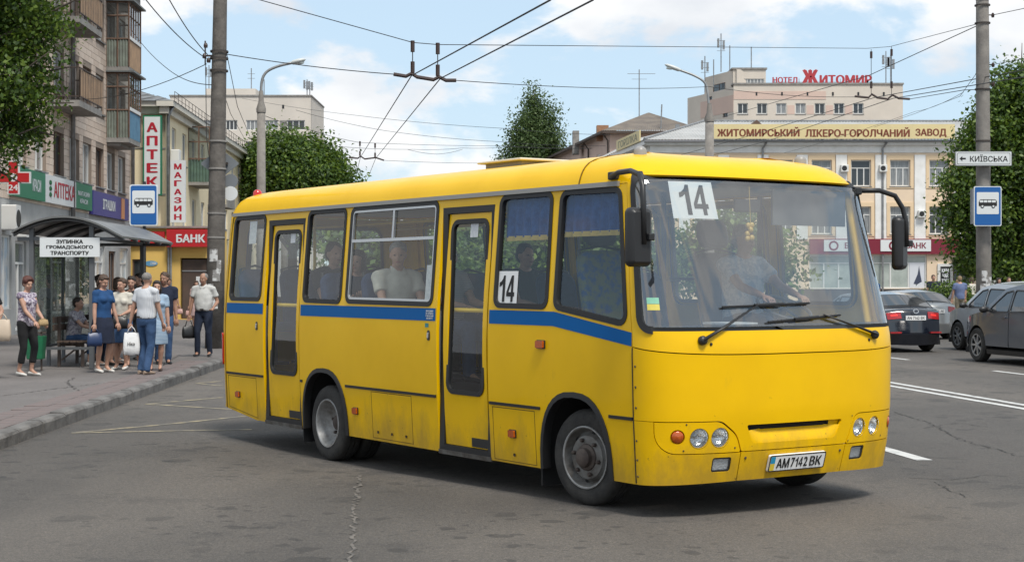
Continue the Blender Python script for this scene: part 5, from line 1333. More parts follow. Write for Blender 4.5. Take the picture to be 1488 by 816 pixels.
for px_ in range(1040, 1383, 28): mb.bar(fd(dX(px_), zd(203), .1), fd(dX(px_), zd(184), .1), .06, .06)
mb.build('posts', M_pipe, ds)
sb_ = thing('slanted_roof_board', 'small faded cream lettered board along the left eaves of the long white building', 'sign', fdl(LL - 9.5, ED + .05, -.45) + di.location)
fsb = lambda a, b, d=0.0: fdl(a, b, d) - fdl(LL - 9.5, ED + .05, -.45)
MB().prism(rect(LL - 9.6, LL - 1.0, ED + .05, ED + .85), fsb, -.6, -.52).build('board', MATS['cream_board'], sb_); text('ГОРІЛКА', fsb, LL - 8.8, LL - 1.8, ED + .2, ED + .7, mat('faded_letters', (.25, .24, .17), .7), sb_, bold=.01, d=-.61)
# bank fascia and shopfront
bf = thing('bank_fascia', 'dark red bank fascia with white lettered panels on the long white building', 'sign', (at(1176, 408, Yd).x, Yd - .2, zd(368)))
fb = plane_f((-(1176 - 744) * kd, 0, -zd(368)), (1, 0, 0), (0, 0, 1)); M_wine = mat('wine_red', (.19, .012, .03), .45)
MB().prism(rect(dX(1176), dX(1410), zd(369), zd(347)), fb, -.08, .19).build('fascia', M_wine, bf)
for a, b in ((1196, 1259), (1278, 1351)): MB().prism(rect(dX(a), dX(b), zd(365), zd(348.5)), fb, -.14, -.08).build('white_panel', M_swhite, bf)
text('БАНК', fb, dX(1315), dX(1344), zd(361), zd(352.5), M_wine, bf, bold=.02, d=-.15); text('БАНК', fb, dX(1226), dX(1254), zd(361), zd(352.5), M_wine, bf, bold=.02, d=-.15)
for c in (1297, 1210): ring([(dX(c) + .34 * math.cos(t), zd(357) + .34 * math.sin(t)) for t in np.linspace(0, 2 * PI, 20)[:-1]], [(dX(c) + .22 * math.cos(t), zd(357) + .22 * math.sin(t)) for t in np.linspace(0, 2 * PI, 20)[:-1]], fb, -.15, -.14).build('round_emblem', M_wine, bf)
M_shopg = mat('pale_shop_glass', (.42, .46, .42), .15, c2=(.30, .34, .31), vscale=1.0, coat=.6)
for i, h in enumerate(bankw):
    window(f3, *h, di, M_wfr if i != 2 else M_bfr, M_shopg if i != 2 else M_pane, cols=(4, 3, 1, 2, 4)[i], transom=.2 if i not in (2,) else 0, d=.15, fw=.10, sill=False)
po = MB().prism(rect(dx(1322), dx(1344), zd(418), zd(381)), f3, .10, .12).build('poster', mat('pale_ad_poster', (.60, .62, .66), .5), di)
MB().prism([(dx(1328), zd(412)), (dx(1334), zd(398)), (dx(1336), zd(386)), (dx(1338), zd(399)), (dx(1340), zd(409)), (dx(1333), zd(413))], f3, .09, .10).build('poster_figure', mat('poster_dark', (.04, .05, .09), .6), po)
q = MB().prism(rect(dx(1362), dx(1384), zd(422), zd(383)), f3, -.12, 0).build('notice_frame', M_wfr, di); MB().prism(rect(dx(1366), dx(1380), zd(414), zd(387)), f3, -.14, -.12).build('notice_board', M_blk, q)
text('КАВА\nЧАЙ\nТОРТ', f3, dx(1367.5), dx(1378.5), zd(411), zd(390), M_winktxt, q, bold=.03, d=-.15)
MB().prism(rect(dx(1160), dx(1360), .15, zd(419.5)), f3, -.06, 0).build('plinth', mat('dark_plinth', (.055, .05, .05), .7), di)
cn = thing('entrance_canopy', 'dark brown entrance canopy beside the bank under the tree', 'canopy', (at(1384, 408, Yd).x, Yd - 2.2, .15))
MB().box(0, 1.9 * 1.1, 0, 2.1, 2.5, 3.2).build('roof_box', mat('canopy_brown', (.05, .035, .03), .6), cn); MB().box(.05, .15, .05, .15, 0, 2.5).build('post', M_blk, cn); MB().box(1.95, 2.05, .05, .15, 0, 2.5).build('post', M_blk, cn)

# ---- pink house with hipped roof
Yp = 140.0; kp = Yp / FPX; P0 = at(886, 408, Yp)
ph_ = thing('pink_house', 'pale pink house with brown hipped roof and brick chimney', 'building', (P0.x, Yp, 0))
M_pk = mat('pink_render', (.60, .45, .38), .85, c2=(.54, .41, .35), vscale=.5); zp = lambda y: EYE + (408 - y) * kp
EP = zp(191); Lp = (1016 - 886) * kp
mb = MB().sheet(rect(0, Lp, 0, EP), [], f3); mb.add([(0, 0, 0), (0, 0, EP), (0, 12, EP), (0, 12, 0)], [(0, 1, 2, 3)])
pl1 = Vector((-4.6, 33, 0)); fpl = plane_f(pl1, -pl1, (0, 0, 1)); LP_ = pl1.length
hpw = [(LP_ * .52, LP_ * .60, EP - 4.0, EP - 1.4), (LP_ * .62, LP_ * .68, EP - 4, EP - 1.4), (LP_ * .82, LP_ * .87, EP - 4, EP - 1.6), (LP_ * .2, LP_ * .28, EP - 4, EP - 1.4)]
mb.sheet(rect(0, LP_, 0, EP), [rect(*h) for h in hpw], fpl, depth=.2).build('wall', M_pk, ph_)
for h in hpw: window(fpl, *h, ph_, M_wfr, M_pane, cols=3, d=.1, fw=.14, sill=False)
ap = Vector(((955 - 886) * kp, 8.5, zp(157) + .5)); c0, c1, c2 = Vector((-.7, -.7, EP)), Vector((Lp + .6, -.7, EP)), fpl(-.5, EP, -.7)
ap2 = ap.lerp(Vector(((955 - 886) * kp, 8.5, zp(157))) + Vector((-9.0, 24, -1.2)), 1.0); Lp2 = Vector((1.2, 17.5, EP))
mb = MB(); n = 90
mb.grid([[c0.lerp(c1, i / n) + Vector((0, 0, .05 * (i % 2))) for i in range(n + 1)], [ap.copy() for i in range(n + 1)]])
mb.grid([[c1.lerp(c1 + Vector((0, 18, 0)), i / 40) for i in range(41)], [ap.copy() for i in range(41)]])
mb.grid([[c0.lerp(c2, i / n) + Vector((0, 0, .05 * (i % 2))) for i in range(n + 1)], [c0.lerp(ap, 1).lerp(c2 + Vector((3, 0, .4)), (i / n) ** .9) + Vector((0, 0, .05 * (i % 2))) for i in range(n + 1)]])
mb.build('roof', mat('brown_slate_roof', (.19, .16, .13), .85, c2=(.13, .11, .095), vscale=.8), ph_)
mb = MB(); mb.bar(c0 - Vector((0, 0, .12)), c1 - Vector((0, 0, .12)), .25, .22); mb.bar(c0 - Vector((0, 0, .12)), c2 - Vector((0, 0, .12)), .25, .22); mb.build('eaves', M_iron, ph_)
MB().box((870 - 886) * kp, (887.5 - 886) * kp, 3.0, 4.1, EP - .5, zp(177)).build('chimney', mat('chimney_brick', (.36, .19, .11), .9, c2=(.27, .15, .09), vscale=4), ph_)
MB().box((840 - 886) * kp, (850 - 886) * kp, 12, 13.5, EP - 1, EP + 1.2).build('chimney', M_conc, ph_)
mb = MB().tube([ap + Vector((-.9, 0, -.5)), ap + Vector((-.9, 0, 4.0))], .05, 5); mb.bar(ap + Vector((-2.0, 0, 3.6)), ap + Vector((.6, 0, 3.6)), .04, .04); mb.bar(ap + Vector((-1.6, 0, 3.1)), ap + Vector((-.2, 0, 3.1)), .03, .03); mb.build('aerial', M_pipe, ph_)
MB().tube([c0 + Vector((5.2, 1, 0)), c0 + Vector((5.3, 1, 2.4))], .06, 5).build('stove_pipe', M_pipe, ph_)
for s in (LP_ - .1, LP_ * .72): MB().tube([fpl(s, EP - .2, -.6), fpl(s, EP - .8, -.15), fpl(s, .3, -.15)], .08, 6).build('drainpipe', M_iron, ph_)
# ================================================================== TREES
def leaf_mat(name, c, tr):
    m = bpy.data.materials.new(name); m.use_nodes = True; t = m.node_tree; b = t.nodes['Principled BSDF']
    b.inputs['Roughness'].default_value = .5; b.inputs['Specular IOR Level'].default_value = .4
    n = t.nodes.new('ShaderNodeTexNoise'); n.inputs['Scale'].default_value = 1.1; n.inputs['Detail'].default_value = 3
    tc = t.nodes.new('ShaderNodeTexCoord'); t.links.new(tc.outputs['Object'], n.inputs['Vector'])
    mx = t.nodes.new('ShaderNodeMixRGB'); mx.inputs[1].default_value = (*[x * .72 for x in c], 1); mx.inputs[2].default_value = (c[0] * 1.3, c[1] * 1.2, c[2], 1)
    t.links.new(n.outputs[0], mx.inputs[0]); t.links.new(mx.outputs[0], b.inputs['Base Color'])
    tl = t.nodes.new('ShaderNodeBsdfTranslucent'); tl.inputs[0].default_value = (*tr, 1)
    ms = t.nodes.new('ShaderNodeMixShader'); ms.inputs[0].default_value = .28
    t.links.new(b.outputs[0], ms.inputs[1]); t.links.new(tl.outputs[0], ms.inputs[2]); t.links.new(ms.outputs[0], t.nodes['Material Output'].inputs[0])
    return m
LEAF = [leaf_mat('leaf_dark', (.030, .064, .013), (.09, .16, .018)), leaf_mat('leaf_mid', (.064, .122, .020), (.16, .26, .028)), leaf_mat('leaf_light', (.125, .195, .032), (.25, .36, .038))]
LEAFP = [leaf_mat('poplar_leaf_dark', (.045, .085, .030), (.08, .14, .04)), leaf_mat('poplar_leaf_mid', (.075, .125, .045), (.12, .19, .05)), leaf_mat('poplar_leaf_light', (.11, .165, .065), (.15, .22, .07))]
M_bark = mat('bark', (.085, .066, .05), .9, c2=(.045, .036, .03), vscale=6, stretch=(1, 1, .25), bump=.6)
def leaves(clumps, n, size, rng, shell=.55, droop=.25, aspect=.62):
    """clumps: (centre, radius xyz); leaf quads spread through each clump's outer volume, thicker in small sprigs"""
    V = []; w = np.array([r[0] * r[2] for c, r in clumps]); w = w / w.sum()
    for (c, r), wt in zip(clumps, w):
        k = int(n * wt); ns = max(6, k // 60)
        d = rng.normal(size=(ns, 3)); d /= np.linalg.norm(d, axis=1)[:, None]
        rad = shell + (1 - shell) * rng.random((ns, 1)) ** .6
        sp = d * rad * np.array(r)[None] * (1 + .26 * rng.normal(size=(ns, 1)))
        idx = rng.integers(0, ns, k)
        p = sp[idx] + rng.normal(size=(k, 3)) * size * 2.4 * np.array((1, 1, .75))
        out = d[idx]
        nrm = out * .6 + rng.normal(size=(k, 3)) * .55 + np.array([0, 0, .45]); nrm /= np.linalg.norm(nrm, axis=1)[:, None]
        t = rng.normal(size=(k, 3)); t[:, 2] -= droop; t -= nrm * (t * nrm).sum(1)[:, None]; t /= np.linalg.norm(t, axis=1)[:, None]
        b = np.cross(nrm, t); s = size * (.6 + .8 * rng.random((k, 1)))
        base = p + np.array(c)[None]
        V.append(np.stack([base - t * s * .5, base + b * s * aspect * .5 + nrm * s * .06, base + t * s * .5 - nrm * s * .08, base - b * s * aspect * .5 + nrm * s * .06], 1))
    return np.concatenate(V)
def tree(name, label, foot, clumps, n, size, seed, mats=None, trunk_r=.2, group=None, shell=.55, limbs=True, lean=None):
    rng = np.random.default_rng(seed); foot = Vector(foot)
    t = thing(name, label, 'tree', foot, group=group)
    cl = [(Vector(c) - foot, r) for c, r in clumps]
    Q = leaves([(tuple(c), r) for c, r in cl], n, size, rng, shell=shell)
    me = bpy.data.meshes.new('crown'); k = len(Q)
    me.vertices.add(k * 4); me.vertices.foreach_set('co', Q.reshape(-1).astype(np.float32))
    me.loops.add(k * 4); me.loops.foreach_set('vertex_index', np.arange(k * 4, dtype=np.int32))
    me.polygons.add(k); me.polygons.foreach_set('loop_start', np.arange(0, k * 4, 4, dtype=np.int32)); me.polygons.foreach_set('loop_total', np.full(k, 4, np.int32))
    for m in (mats or LEAF): me.materials.append(m)
    mi = rng.choice(3, k, p=[.32, .43, .25]).astype(np.int32); me.polygons.foreach_set('material_index', mi)
    me.update(calc_edges=True); me.validate()
    o = bpy.data.objects.new('crown', me); o.parent = t; col.objects.link(o)
    zc = sum(c.z for c, r in cl) / len(cl); xc = sum(c.x for c, r in cl) / len(cl); yc = sum(c.y for c, r in cl) / len(cl)
    fork = Vector((xc * .25, yc * .25, zc * .55))
    top = Vector((xc * .7, yc * .7, max(c.z for c, r in cl)))
    MB().tube([(0, 0, -.1), (0, 0, .25), fork * .5, fork, fork.lerp(top, .5), top], [trunk_r * 1.35, trunk_r * 1.1, trunk_r, trunk_r * .85, trunk_r * .5, trunk_r * .12], 9).build('trunk', M_bark, t, smooth=True)
    if limbs:
        mb = MB()
        for i, (c, r) in enumerate(cl):
            a = Vector((0, 0, 0)).lerp(fork, .8) if i % 2 else fork.lerp(top, .25)
            m_ = a.lerp(c, .5) + Vector((rng.normal() * .1, rng.normal() * .1, .06 * (c - a).length))
            mb.tube([a, m_, c, c + (c - m_) * .5], [trunk_r * .42, trunk_r * .28, trunk_r * .14, trunk_r * .04], 6)
        mb.build('limbs', M_bark, t, smooth=True)
    return t
def pc(lst, Y, kd=1.0, jit=1.0, seed=0, pad=1.0):
    """clumps given as (column, row, radius in photo pixels[, depth offset])"""
    r = random.Random(seed); out = []
    for it in lst:
        px, py, rad = it[:3]; dy = it[3] if len(it) > 3 else r.uniform(-jit, jit); Yc = Y + dy
        R_ = rad * Yc / FPX * pad; out.append((at(px, py, Yc), (R_, R_, R_ * .85)))
    return out
# street tree hanging in from the left edge
tl = pc([(66, 22, 34, -.6), (36, 10, 44, .3), (52, 66, 34, -.4), (12, 60, 48, .8), (46, 108, 30, .1), (14, 118, 44, -.8), (50, 150, 26, -.2), (20, 172, 40, .6), (44, 190, 22, .2), (2, 205, 28, -.4), (-8, 245, 14, .3),
         (-60, 30, 90, .5), (-70, 140, 80, -.5), (-66, 225, 48, .4), (-160, 60, 110, 0), (-150, 170, 90, 1), (-30, -60, 90, 0), (60, -70, 60, 1), (-140, -80, 110, 0), (30, -110, 70, -1)], 37, seed=1, pad=.82)
tree('linden_tree', 'dense green linden tree hanging into the picture at the far left', (-16.0, 37.0, PZ), tl, 72000, .112, 5, trunk_r=.26)
# big tree on the right
tr = pc([(1466, 142, 34, 0), (1484, 118, 34, .5), (1436, 192, 36, -1), (1465, 190, 48, .6), (1410, 228, 24, 0), (1408, 262, 32, -.8), (1440, 250, 46, .6), (1480, 250, 52, -.6), (1400, 310, 32, .2), (1432, 310, 42, -1), (1475, 320, 52, .8), (1412, 352, 30, -.5), (1450, 372, 40, 0), (1486, 385, 40, .5), (1420, 385, 22, 0),
         (1530, 160, 60, 0), (1560, 260, 80, 1), (1540, 350, 60, 0), (1620, 200, 80, -1)], 76, seed=2, pad=.80)
tree('broadleaf_tree', 'full leafy broad tree behind the concrete pole at the right edge', at(1490, 440, 76).xy[:] + (.15,), tr, 95000, .20, 6, trunk_r=.35)
# tree behind the lamp posts
tm = pc([(425, 222, 28), (398, 218, 22), (448, 226, 26), (378, 240, 26), (470, 240, 24), (410, 250, 34), (445, 256, 36), (364, 262, 20), (486, 262, 22), (500, 276, 14), (385, 280, 36), (470, 285, 36), (425, 290, 50), (355, 284, 14), (360, 310, 40), (480, 320, 40)], 96, jit=1.6, seed=3, pad=.9)
tree('street_tree', 'round leafy street tree beneath the curved lamp post', (at(425, 408, 96).x, 96, 0), tm, 75000, .225, 7, trunk_r=.3)
# poplar
def column(px, y0, y1, hw, Y, k=9):
    out = []
    for i in range(k):
        t = i / (k - 1); y = y0 + (y1 - y0) * t; w = hw * min(1.15, .25 + 1.25 * t ** .7)
        rr = w * Y / FPX; out.append((at(px + random.uniform(-2, 2), y, Y + random.uniform(-.8, .8)), (rr * .85, rr * .85, rr * 1.25)))
    return out
random.seed(21)
pcl = column(776, 130, 330, 11, 172, 20) + column(752, 168, 320, 8, 171, 14) + column(799, 148, 330, 8.5, 173, 16) + column(737, 206, 300, 6, 172, 8) + column(810, 186, 300, 6.5, 172, 8) + column(764, 160, 330, 8, 170, 12) + column(788, 150, 330, 8, 174, 12)
tree('poplar_tree', 'tall dark poplar with three pointed tops far behind the bus roof', (at(776, 408, 172).x, 172, 0), pcl, 90000, .27, 8, mats=LEAFP, trunk_r=.4, shell=.35, limbs=False)
# trees seen only through the bus windows, beyond the road
g4 = 'trees beyond the road seen through the bus windows'
for i, (px, Y, h, sd) in enumerate(((570, 78, 345, 11), (700, 92, 330, 12), (850, 84, 320, 13), (1060, 95, 335, 14))):
    cl = pc([(px + a, h + b, r) for a, b, r in ((0, 0, 40), (-45, 25, 38), (45, 22, 40), (-20, 55, 45), (30, 58, 42), (-65, 62, 26), (70, 60, 26))], Y, jit=1.2, seed=sd, pad=.9)
    tree('roadside_tree', ['low roadside tree seen through the rear bus windows', 'low roadside tree seen through the front passenger door glass', 'low roadside tree seen through the curtained front side windows', 'low roadside tree seen through the windshield'][i], (at(px, 408, Y).x, Y, 0), cl, 9000, .34, 30 + i, trunk_r=.22, group=g4)
bush = pc([(1368, 432, 10), (1382, 430, 9), (1395, 433, 10)], 64, jit=.2, seed=4)
b_ = tree('clipped_bush', 'low green bush behind the parked silver car', (at(1380, 440, 64).x, 64, .15), bush, 3500, .12, 9, trunk_r=.05, limbs=False); b_['category'] = 'bush'
# ================================================================== POLES, WIRES, SIGNS, SHELTER
M_pole = mat('pole_concrete', (.27, .25, .225), .9, c2=(.185, .17, .155), vscale=3.5, bump=.5, bscale=25, detail=8)
M_band = mat('pole_band', (.07, .06, .055), .7, metal=.4)
M_wire = mat('wire_black', (.02, .02, .022), .6)
M_insul = mat('insulator_brown', (.045, .025, .02), .4)
M_galv = mat('galvanised_steel', (.36, .37, .37), .5, metal=.5, c2=(.27, .27, .27), vscale=3)
M_poster_ = mat('torn_posters', (.55, .55, .54), .9, c2=(.24, .23, .22), vscale=9, vr=(.46, .52), detail=6)
def lin(a, b, t): return a + (b - a) * t
# --- big concrete pole on the left pavement
pb = gnd(311.5, 505, PZ)
pl_ = thing('concrete_pole', 'thick tapering concrete trolleybus pole with torn notices by the kerb', 'pole', pb)
top = at(322, -120, pb.y + .2) - pb
MB().tube([(0, 0, -.1), top * .25, top * .5, top * .75, top], [.225, .205, .185, .165, .15], 20).build('shaft', mat('dark_pole_concrete', (.15, .135, .12), .9, c2=(.085, .076, .068), vscale=4, bump=.6, bscale=22, detail=8), pl_, smooth=True)
def onp(y): 
    z = EYE - (y - 408) / FPX * pb.y - pb.z; return top * (z / top.z)
for y in (74, 84, 102, 205, 245, 310, 345): MB().lathe([(.205, -.02), (.215, -.02), (.215, .02), (.205, .02)], onp(y), top, 20).build('band', M_band if y < 150 else M_conc, pl_)
for a0, y0, y1, da in ((-2.1, 362, 380, .9), (-1.7, 392, 408, .8), (-2.3, 412, 430, .7), (-1.3, 378, 396, .5), (-1.9, 432, 448, .8)):
    rows = [[onp(y) + Vector((math.cos(a0 + da * t) * .222, math.sin(a0 + da * t) * .222, 0)) for t in np.linspace(0, 1, 8)] for y in (y0, y1)]
    MB().grid(rows).build('torn_notice', M_poster_, pl_)
mb = MB()
for dz, dx_ in ((0, -.35), (.25, -.32), (-.1, -.25)): mb.lathe([(.0, -.06), (.045, -.06), (.05, 0), (.03, .05), (0, .06)], onp(80) + Vector((dx_, 0, dz)), (0, 0, 1), 8)
mb.bar(onp(80), onp(80) + Vector((-.36, 0, 0)), .04, .04); mb.bar(onp(80) + Vector((-.33, 0, -.2)), onp(80) + Vector((-.33, 0, .35)), .03, .03); mb.build('insulator_bracket', M_insul, pl_)
# diamond back of a road sign and small round ones on the same pole
rs = thing('diamond_sign', 'grey back of a diamond road sign strapped behind the concrete pole', 'sign', onp(236) + pb + Vector((0, .3, 0)))
fz = plane_f((0, 0, 0), (1, 0, 0), (0, 0, 1)); e = 29 * pb.y / FPX
MB().prism(rpoly([(-e, 0), (0, -e * .78), (e, 0), (0, e * .78)], .04, 4), fz, -.012, .012).build('plate', mat('sign_back_grey', (.17, .185, .20), .6), rs); MB().box(-.2, .2, -.1, -.012, -.03, .03).build('strap', M_band, rs)
for i, y in enumerate((262, 280)):
    q = thing('round_sign', ['upper small grey round plate beside the concrete pole', 'lower small white round plate beside the concrete pole'][i], 'sign', onp(y) + pb + Vector((.28, .22, 0)))
    MB().lathe([(0, -.01), (.17, -.01), (.17, .01), (0, .01)], (0, 0, 0), (0, 1, 0), 20).build('disc', mat('sign_back_grey') if i == 0 else M_swhite, q); MB().box(-.25, 0, .0, .03, -.02, .02).build('bracket', M_band, q)
# --- right pole with street name sign and bus stop sign
pr0 = Vector((at(1430, 408, 46).x, 46, .0))
pr_ = thing('concrete_pole', 'slender concrete pole carrying the street name plate at the right', 'pole', pr0)
topr_ = at(1427, -90, 46) - pr0
MB().tube([(0, 0, -.1), topr_ * .25, topr_ * .5, topr_ * .75, topr_], [.225, .21, .20, .185, .17], 18).build('shaft', M_pole, pr_, smooth=True)
def onr(y): z = EYE - (y - 408) / FPX * 46; return topr_ * (z / topr_.z)
for y in (-2, 8, 34, 130, 205, 240): MB().lathe([(.20, -.02), (.222, -.02), (.222, .02), (.20, .02)], onr(y), topr_, 18).build('band', M_band, pr_)
for a0, y0, y1, da in ((-2.1, 393, 408, .7), (-1.6, 402, 418, .9), (-2.3, 412, 424, .8)):
    MB().grid([[onr(y) + Vector((math.cos(a0 + da * t) * .232, math.sin(a0 + da * t) * .232, 0)) for t in np.linspace(0, 1, 8)] for y in (y0, y1)]).build('torn_notice', M_poster_, pr_)
mb = MB()
for y in (22, 94, 122): mb.lathe([(.0, -.07), (.04, -.07), (.05, 0), (.03, .05), (0, .07)], onr(y) + Vector((.30, 0, 0)), (0, 0, 1), 8); mb.bar(onr(y), onr(y) + Vector((.31, 0, 0)), .03, .03)
mb.build('insulator_bracket', M_insul, pr_)
kr = 45.6 / FPX
sn = thing('street_name_plate', 'white street name plate with arrow on the slender pole', 'sign', at(1429, 230.5, 45.6))
MB().prism(rpoly(rect(-41 * kr, 41 * kr, -10.5 * kr, 10.5 * kr), .03, 3), fz, -.02, .03).build('plate_rim', M_galv, sn); MB().prism(rpoly(rect(-40 * kr, 40 * kr, -9.6 * kr, 9.6 * kr), .03, 3), fz, -.026, -.02).build('plate_face', M_swhite, sn)
ring(grow(rpoly(rect(-38.5 * kr, 38.5 * kr, -8.2 * kr, 8.2 * kr), .03, 3), 0), rpoly(rect(-38 * kr, 38 * kr, -7.7 * kr, 7.7 * kr), .03, 3), fz, -.029, -.026).build('border_line', M_ink, sn)
text('КИЇВСЬКА', fz, -20 * kr, 35 * kr, -4.6 * kr, 6.0 * kr, M_ink, sn, bold=.012, d=-.03)
MB().prism([(-35 * kr, 0), (-31 * kr, 3.6 * kr), (-31 * kr, 1.1 * kr), (-26 * kr, 1.1 * kr), (-26 * kr, -1.1 * kr), (-31 * kr, -1.1 * kr), (-31 * kr, -3.6 * kr)], fz, -.032, -.026).build('arrow', M_ink, sn)
def bus_sign(name, label, c, w, h, k=1):
    s = thing(name, label, 'sign', c)
    MB().prism(rpoly(rect(-w, w, -h, h), .05, 4), fz, -.02, .02).build('plate_rim', M_swhite, s)
    MB().prism(rpoly(rect(-w + .025, w - .025, -h + .025, h - .025), .04, 4), fz, -.025, -.02).build('plate_face', mat('sign_blue', (.008, .10, .33), .4), s)
    y0, y1 = -h * .40, h * .70
    MB().prism(rpoly(rect(-w * .80, w * .80, y0, y1), .03, 4), fz, -.029, -.025).build('white_field', M_swhite, s)
    cy = (y0 + y1) / 2 + .0; u = w * .66
    mb = MB().prism(rpoly([(-u, cy - u * .32), (u, cy - u * .32), (u, cy + u * .12), (u * .9, cy + u * .42), (-u * .9, cy + u * .42), (-u, cy + u * .12)], [.02, .02, .01, .08, .08, .01], 4), fz, -.033, -.029); mb.build('bus_symbol', M_ink, s)
    mb = MB()
    for a, b in ((-.9, -.5), (-.44, -.06), (0, .38), (.44, .86)): mb.prism(rect(a * u, b * u, cy + u * .08, cy + u * .33), fz, -.036, -.033)
    mb.build('symbol_windows', M_swhite, s)
    for a in (-.6, .6):
        q = MB().prism([(a * u + u * .2 * math.cos(t), cy - u * .34 + u * .2 * math.sin(t)) for t in np.linspace(0, 2 * PI, 17)[:-1]], fz, -.038, -.030).build('symbol_wheel', M_ink, s)
        MB().prism([(a * u + u * .11 * math.cos(t), cy - u * .34 + u * .11 * math.sin(t)) for t in np.linspace(0, 2 * PI, 13)[:-1]], fz, -.041, -.038).build('symbol_hub', M_swhite, q)
    return s
s = bus_sign('bus_stop_sign', 'blue bus stop sign on the slender pole under the street name plate', at(1435, 299.5, 45.5), 20 * kr, 28.8 * kr)
MB().box(-.42, -.38, .0, .25, -.5, .5).box(-.3, .1, .02, .2, -.2, -.16).build('side_return', M_galv, s)
k2 = 33.6 / FPX
s = bus_sign('bus_stop_sign', 'blue bus stop sign on a dark post beside the curved shelter roof', at(209, 298, 33.6), 20.5 * k2, 30 * k2)
MB().tube([(0, .05, -at(209, 298, 33.6).z + PZ), (0, .05, .5)], .035, 8).build('post', M_blk, s)
# --- street lamps
def lamp(name, label, base, yt, tip, Y, rp, arm_pts, head=.75):
    b = Vector((at(base, 408, Y).x, Y, 0)); l = thing(name, label, 'street lamp', b)
    pt = at(base, yt, Y) - b
    MB().tube([(0, 0, 0), pt * .5, pt], [rp * 1.25, rp * 1.1, rp], 14).build('pole', M_pole, l, smooth=True)
    MB().lathe([(rp * 1.15, -.15), (rp * 1.2, 0), (rp * .7, .25), (rp * .45, .7)], pt, (0, 0, 1), 12).build('collar', M_pole, l, smooth=True)
    P = [at(x, y, Y) - b for x, y in arm_pts]
    Q = []
    for i in range(len(P) - 1):          # smooth the bend
        p0, p1, p2, p3 = P[max(i - 1, 0)], P[i], P[i + 1], P[min(i + 2, len(P) - 1)]
        for t in np.linspace(0, 1, 6)[:-1]: Q.append(.5 * ((2 * p1) + (p2 - p0) * t + (2 * p0 - 5 * p1 + 4 * p2 - p3) * t * t + (3 * p1 - p0 - 3 * p2 + p3) * t ** 3))
    Q.append(P[-1]); MB().tube(Q, .055, 8).build('arm', M_galv, l, smooth=True)
    d = (P[-1] - P[-2]).normalized(); e = P[-1] + d * head; side = d.cross(Vector((0, 1, 0))); hm = MB(); rows = []
    for t, w, hgt in ((-.05, .07, .05), (.1, .13, .09), (.5, .17, .10), (.85, .13, .07), (1, .03, .02)):
        c = P[-1] + d * head * t; rows.append([c + Vector((0, w * math.cos(a), 0)) + (side if side.z > 0 else -side) * hgt * math.sin(a) for a in np.linspace(0, 2 * PI, 13)[:-1]])
    hm.grid(rows, close=True); hm.add(rows[0], [tuple(range(12))]); hm.add(rows[-1], [tuple(range(12))])
    h = hm.build('lamp_head', mat('lamp_head_white', (.55, .57, .55), .4), l, smooth=True)
    MB().ell(P[-1] + d * head * .6 - Vector((0, 0, .07)), head * .3, .11, .07, 12, 6).build('lamp_glass', mat('lamp_glass', (.55, .60, .58), .15), h, smooth=True)
    return l
lamp('street_lamp', 'near street lamp with curved arm in front of the beige slab block', 379.5, 158, 0, 62, .16, [(380, 150), (380, 122), (386, 106), (402, 97), (424, 91.5)], .55)
lamp('street_lamp', 'smaller far street lamp with curved arm in front of the round leafy tree', 413.5, 240, 0, 104, .20, [(413.5, 232), (414, 218), (418, 208), (430, 203), (446, 199)], .6)
lamp('street_lamp', 'street lamp with curved arm in front of the long lettered roof board', 1031, 172, 0, 74, .20, [(1031, 166), (1027.5, 130), (1022, 118), (1008, 109.5), (988, 102)], .75)
# --- overhead wires: every wire a thing of its own
def wire(label, pts, r=.012, sag=0.0, group='overhead wires', name='overhead_wire', n=14):
    P = [Vector(p) for p in pts]; Q = []
    for a, b in zip(P[:-1], P[1:]):
        for i in range(n): t = i / n; Q.append(a.lerp(b, t) - Vector((0, 0, sag * 4 * t * (1 - t))))
    Q.append(P[-1])
    return tag(MB().tube(Q, r, 5).build(name, M_wire), label, 'wire', group)
def hanger(label, pts, posts, Y):
    """dark crossarm of a trolley wire hanger with two droppers"""
    P = [at(x, y, Y) for x, y in pts]; h = thing('wire_hanger', label, 'wire hanger', P[0], group='trolley wire hangers'); o = P[0]
    MB().tube([p - o for p in P], .045, 7).build('crossarm', M_insul, h)
    for (x, y0, y1) in posts:
        MB().tube([at(x, y0, Y) - o, at(x, y1, Y) - o], .012, 5).build('dropper', M_wire, h)
        for y in (y0 - (y0 - y1) * .22, y1 + (y0 - y1) * .12): MB().lathe([(0, -.13), (.05, -.13), (.05, .13), (0, .13)], at(x, y, Y) - o, (0, 0, 1), 7).build('insulator', M_insul, h)
    return h
YA = 37.0; YB = 60.0
hanger('large dark wire hanger high above the middle of the bus', [(572, 108), (590, 111), (598, 107), (606, 112), (630, 116), (638, 112), (648, 117), (663, 117)], ((599.5, 108, 62), (636, 113, 65)), YA)
hanger('small far wire hanger low over the bus roof beside the poplar', [(507, 229), (520, 230), (524, 227), (530, 231), (546, 229), (558, 233)], ((523, 228, 206), (545, 230, 209)), 88)
hanger('rusty wire hanger in front of the hotel', [(1242, 140), (1262, 142), (1267, 137), (1275, 142), (1290, 144), (1297, 138), (1306, 143), (1322, 144)], ((1266, 138, 72), (1295.5, 139, 68)), 62)
wire('left trolley wire rising out of the top of the picture above the bus', [at(800, 0, 21), at(598, 110, YA), at(524, 228, 88), at(498, 330, 240)], .014)
wire('right trolley wire rising out of the top of the picture above the bus', [at(862, 0, 21), at(640, 114, YA), at(546, 230, 88), at(506, 330, 240)], .014)
wire('upper span wire sagging from the top left to the hotel', [at(370, -2, 34), at(600, 62, YA), at(636, 65, YA), at(1260, 70.5, 62), at(1293, 68, 62), at(1424, 34, 46)], .010)
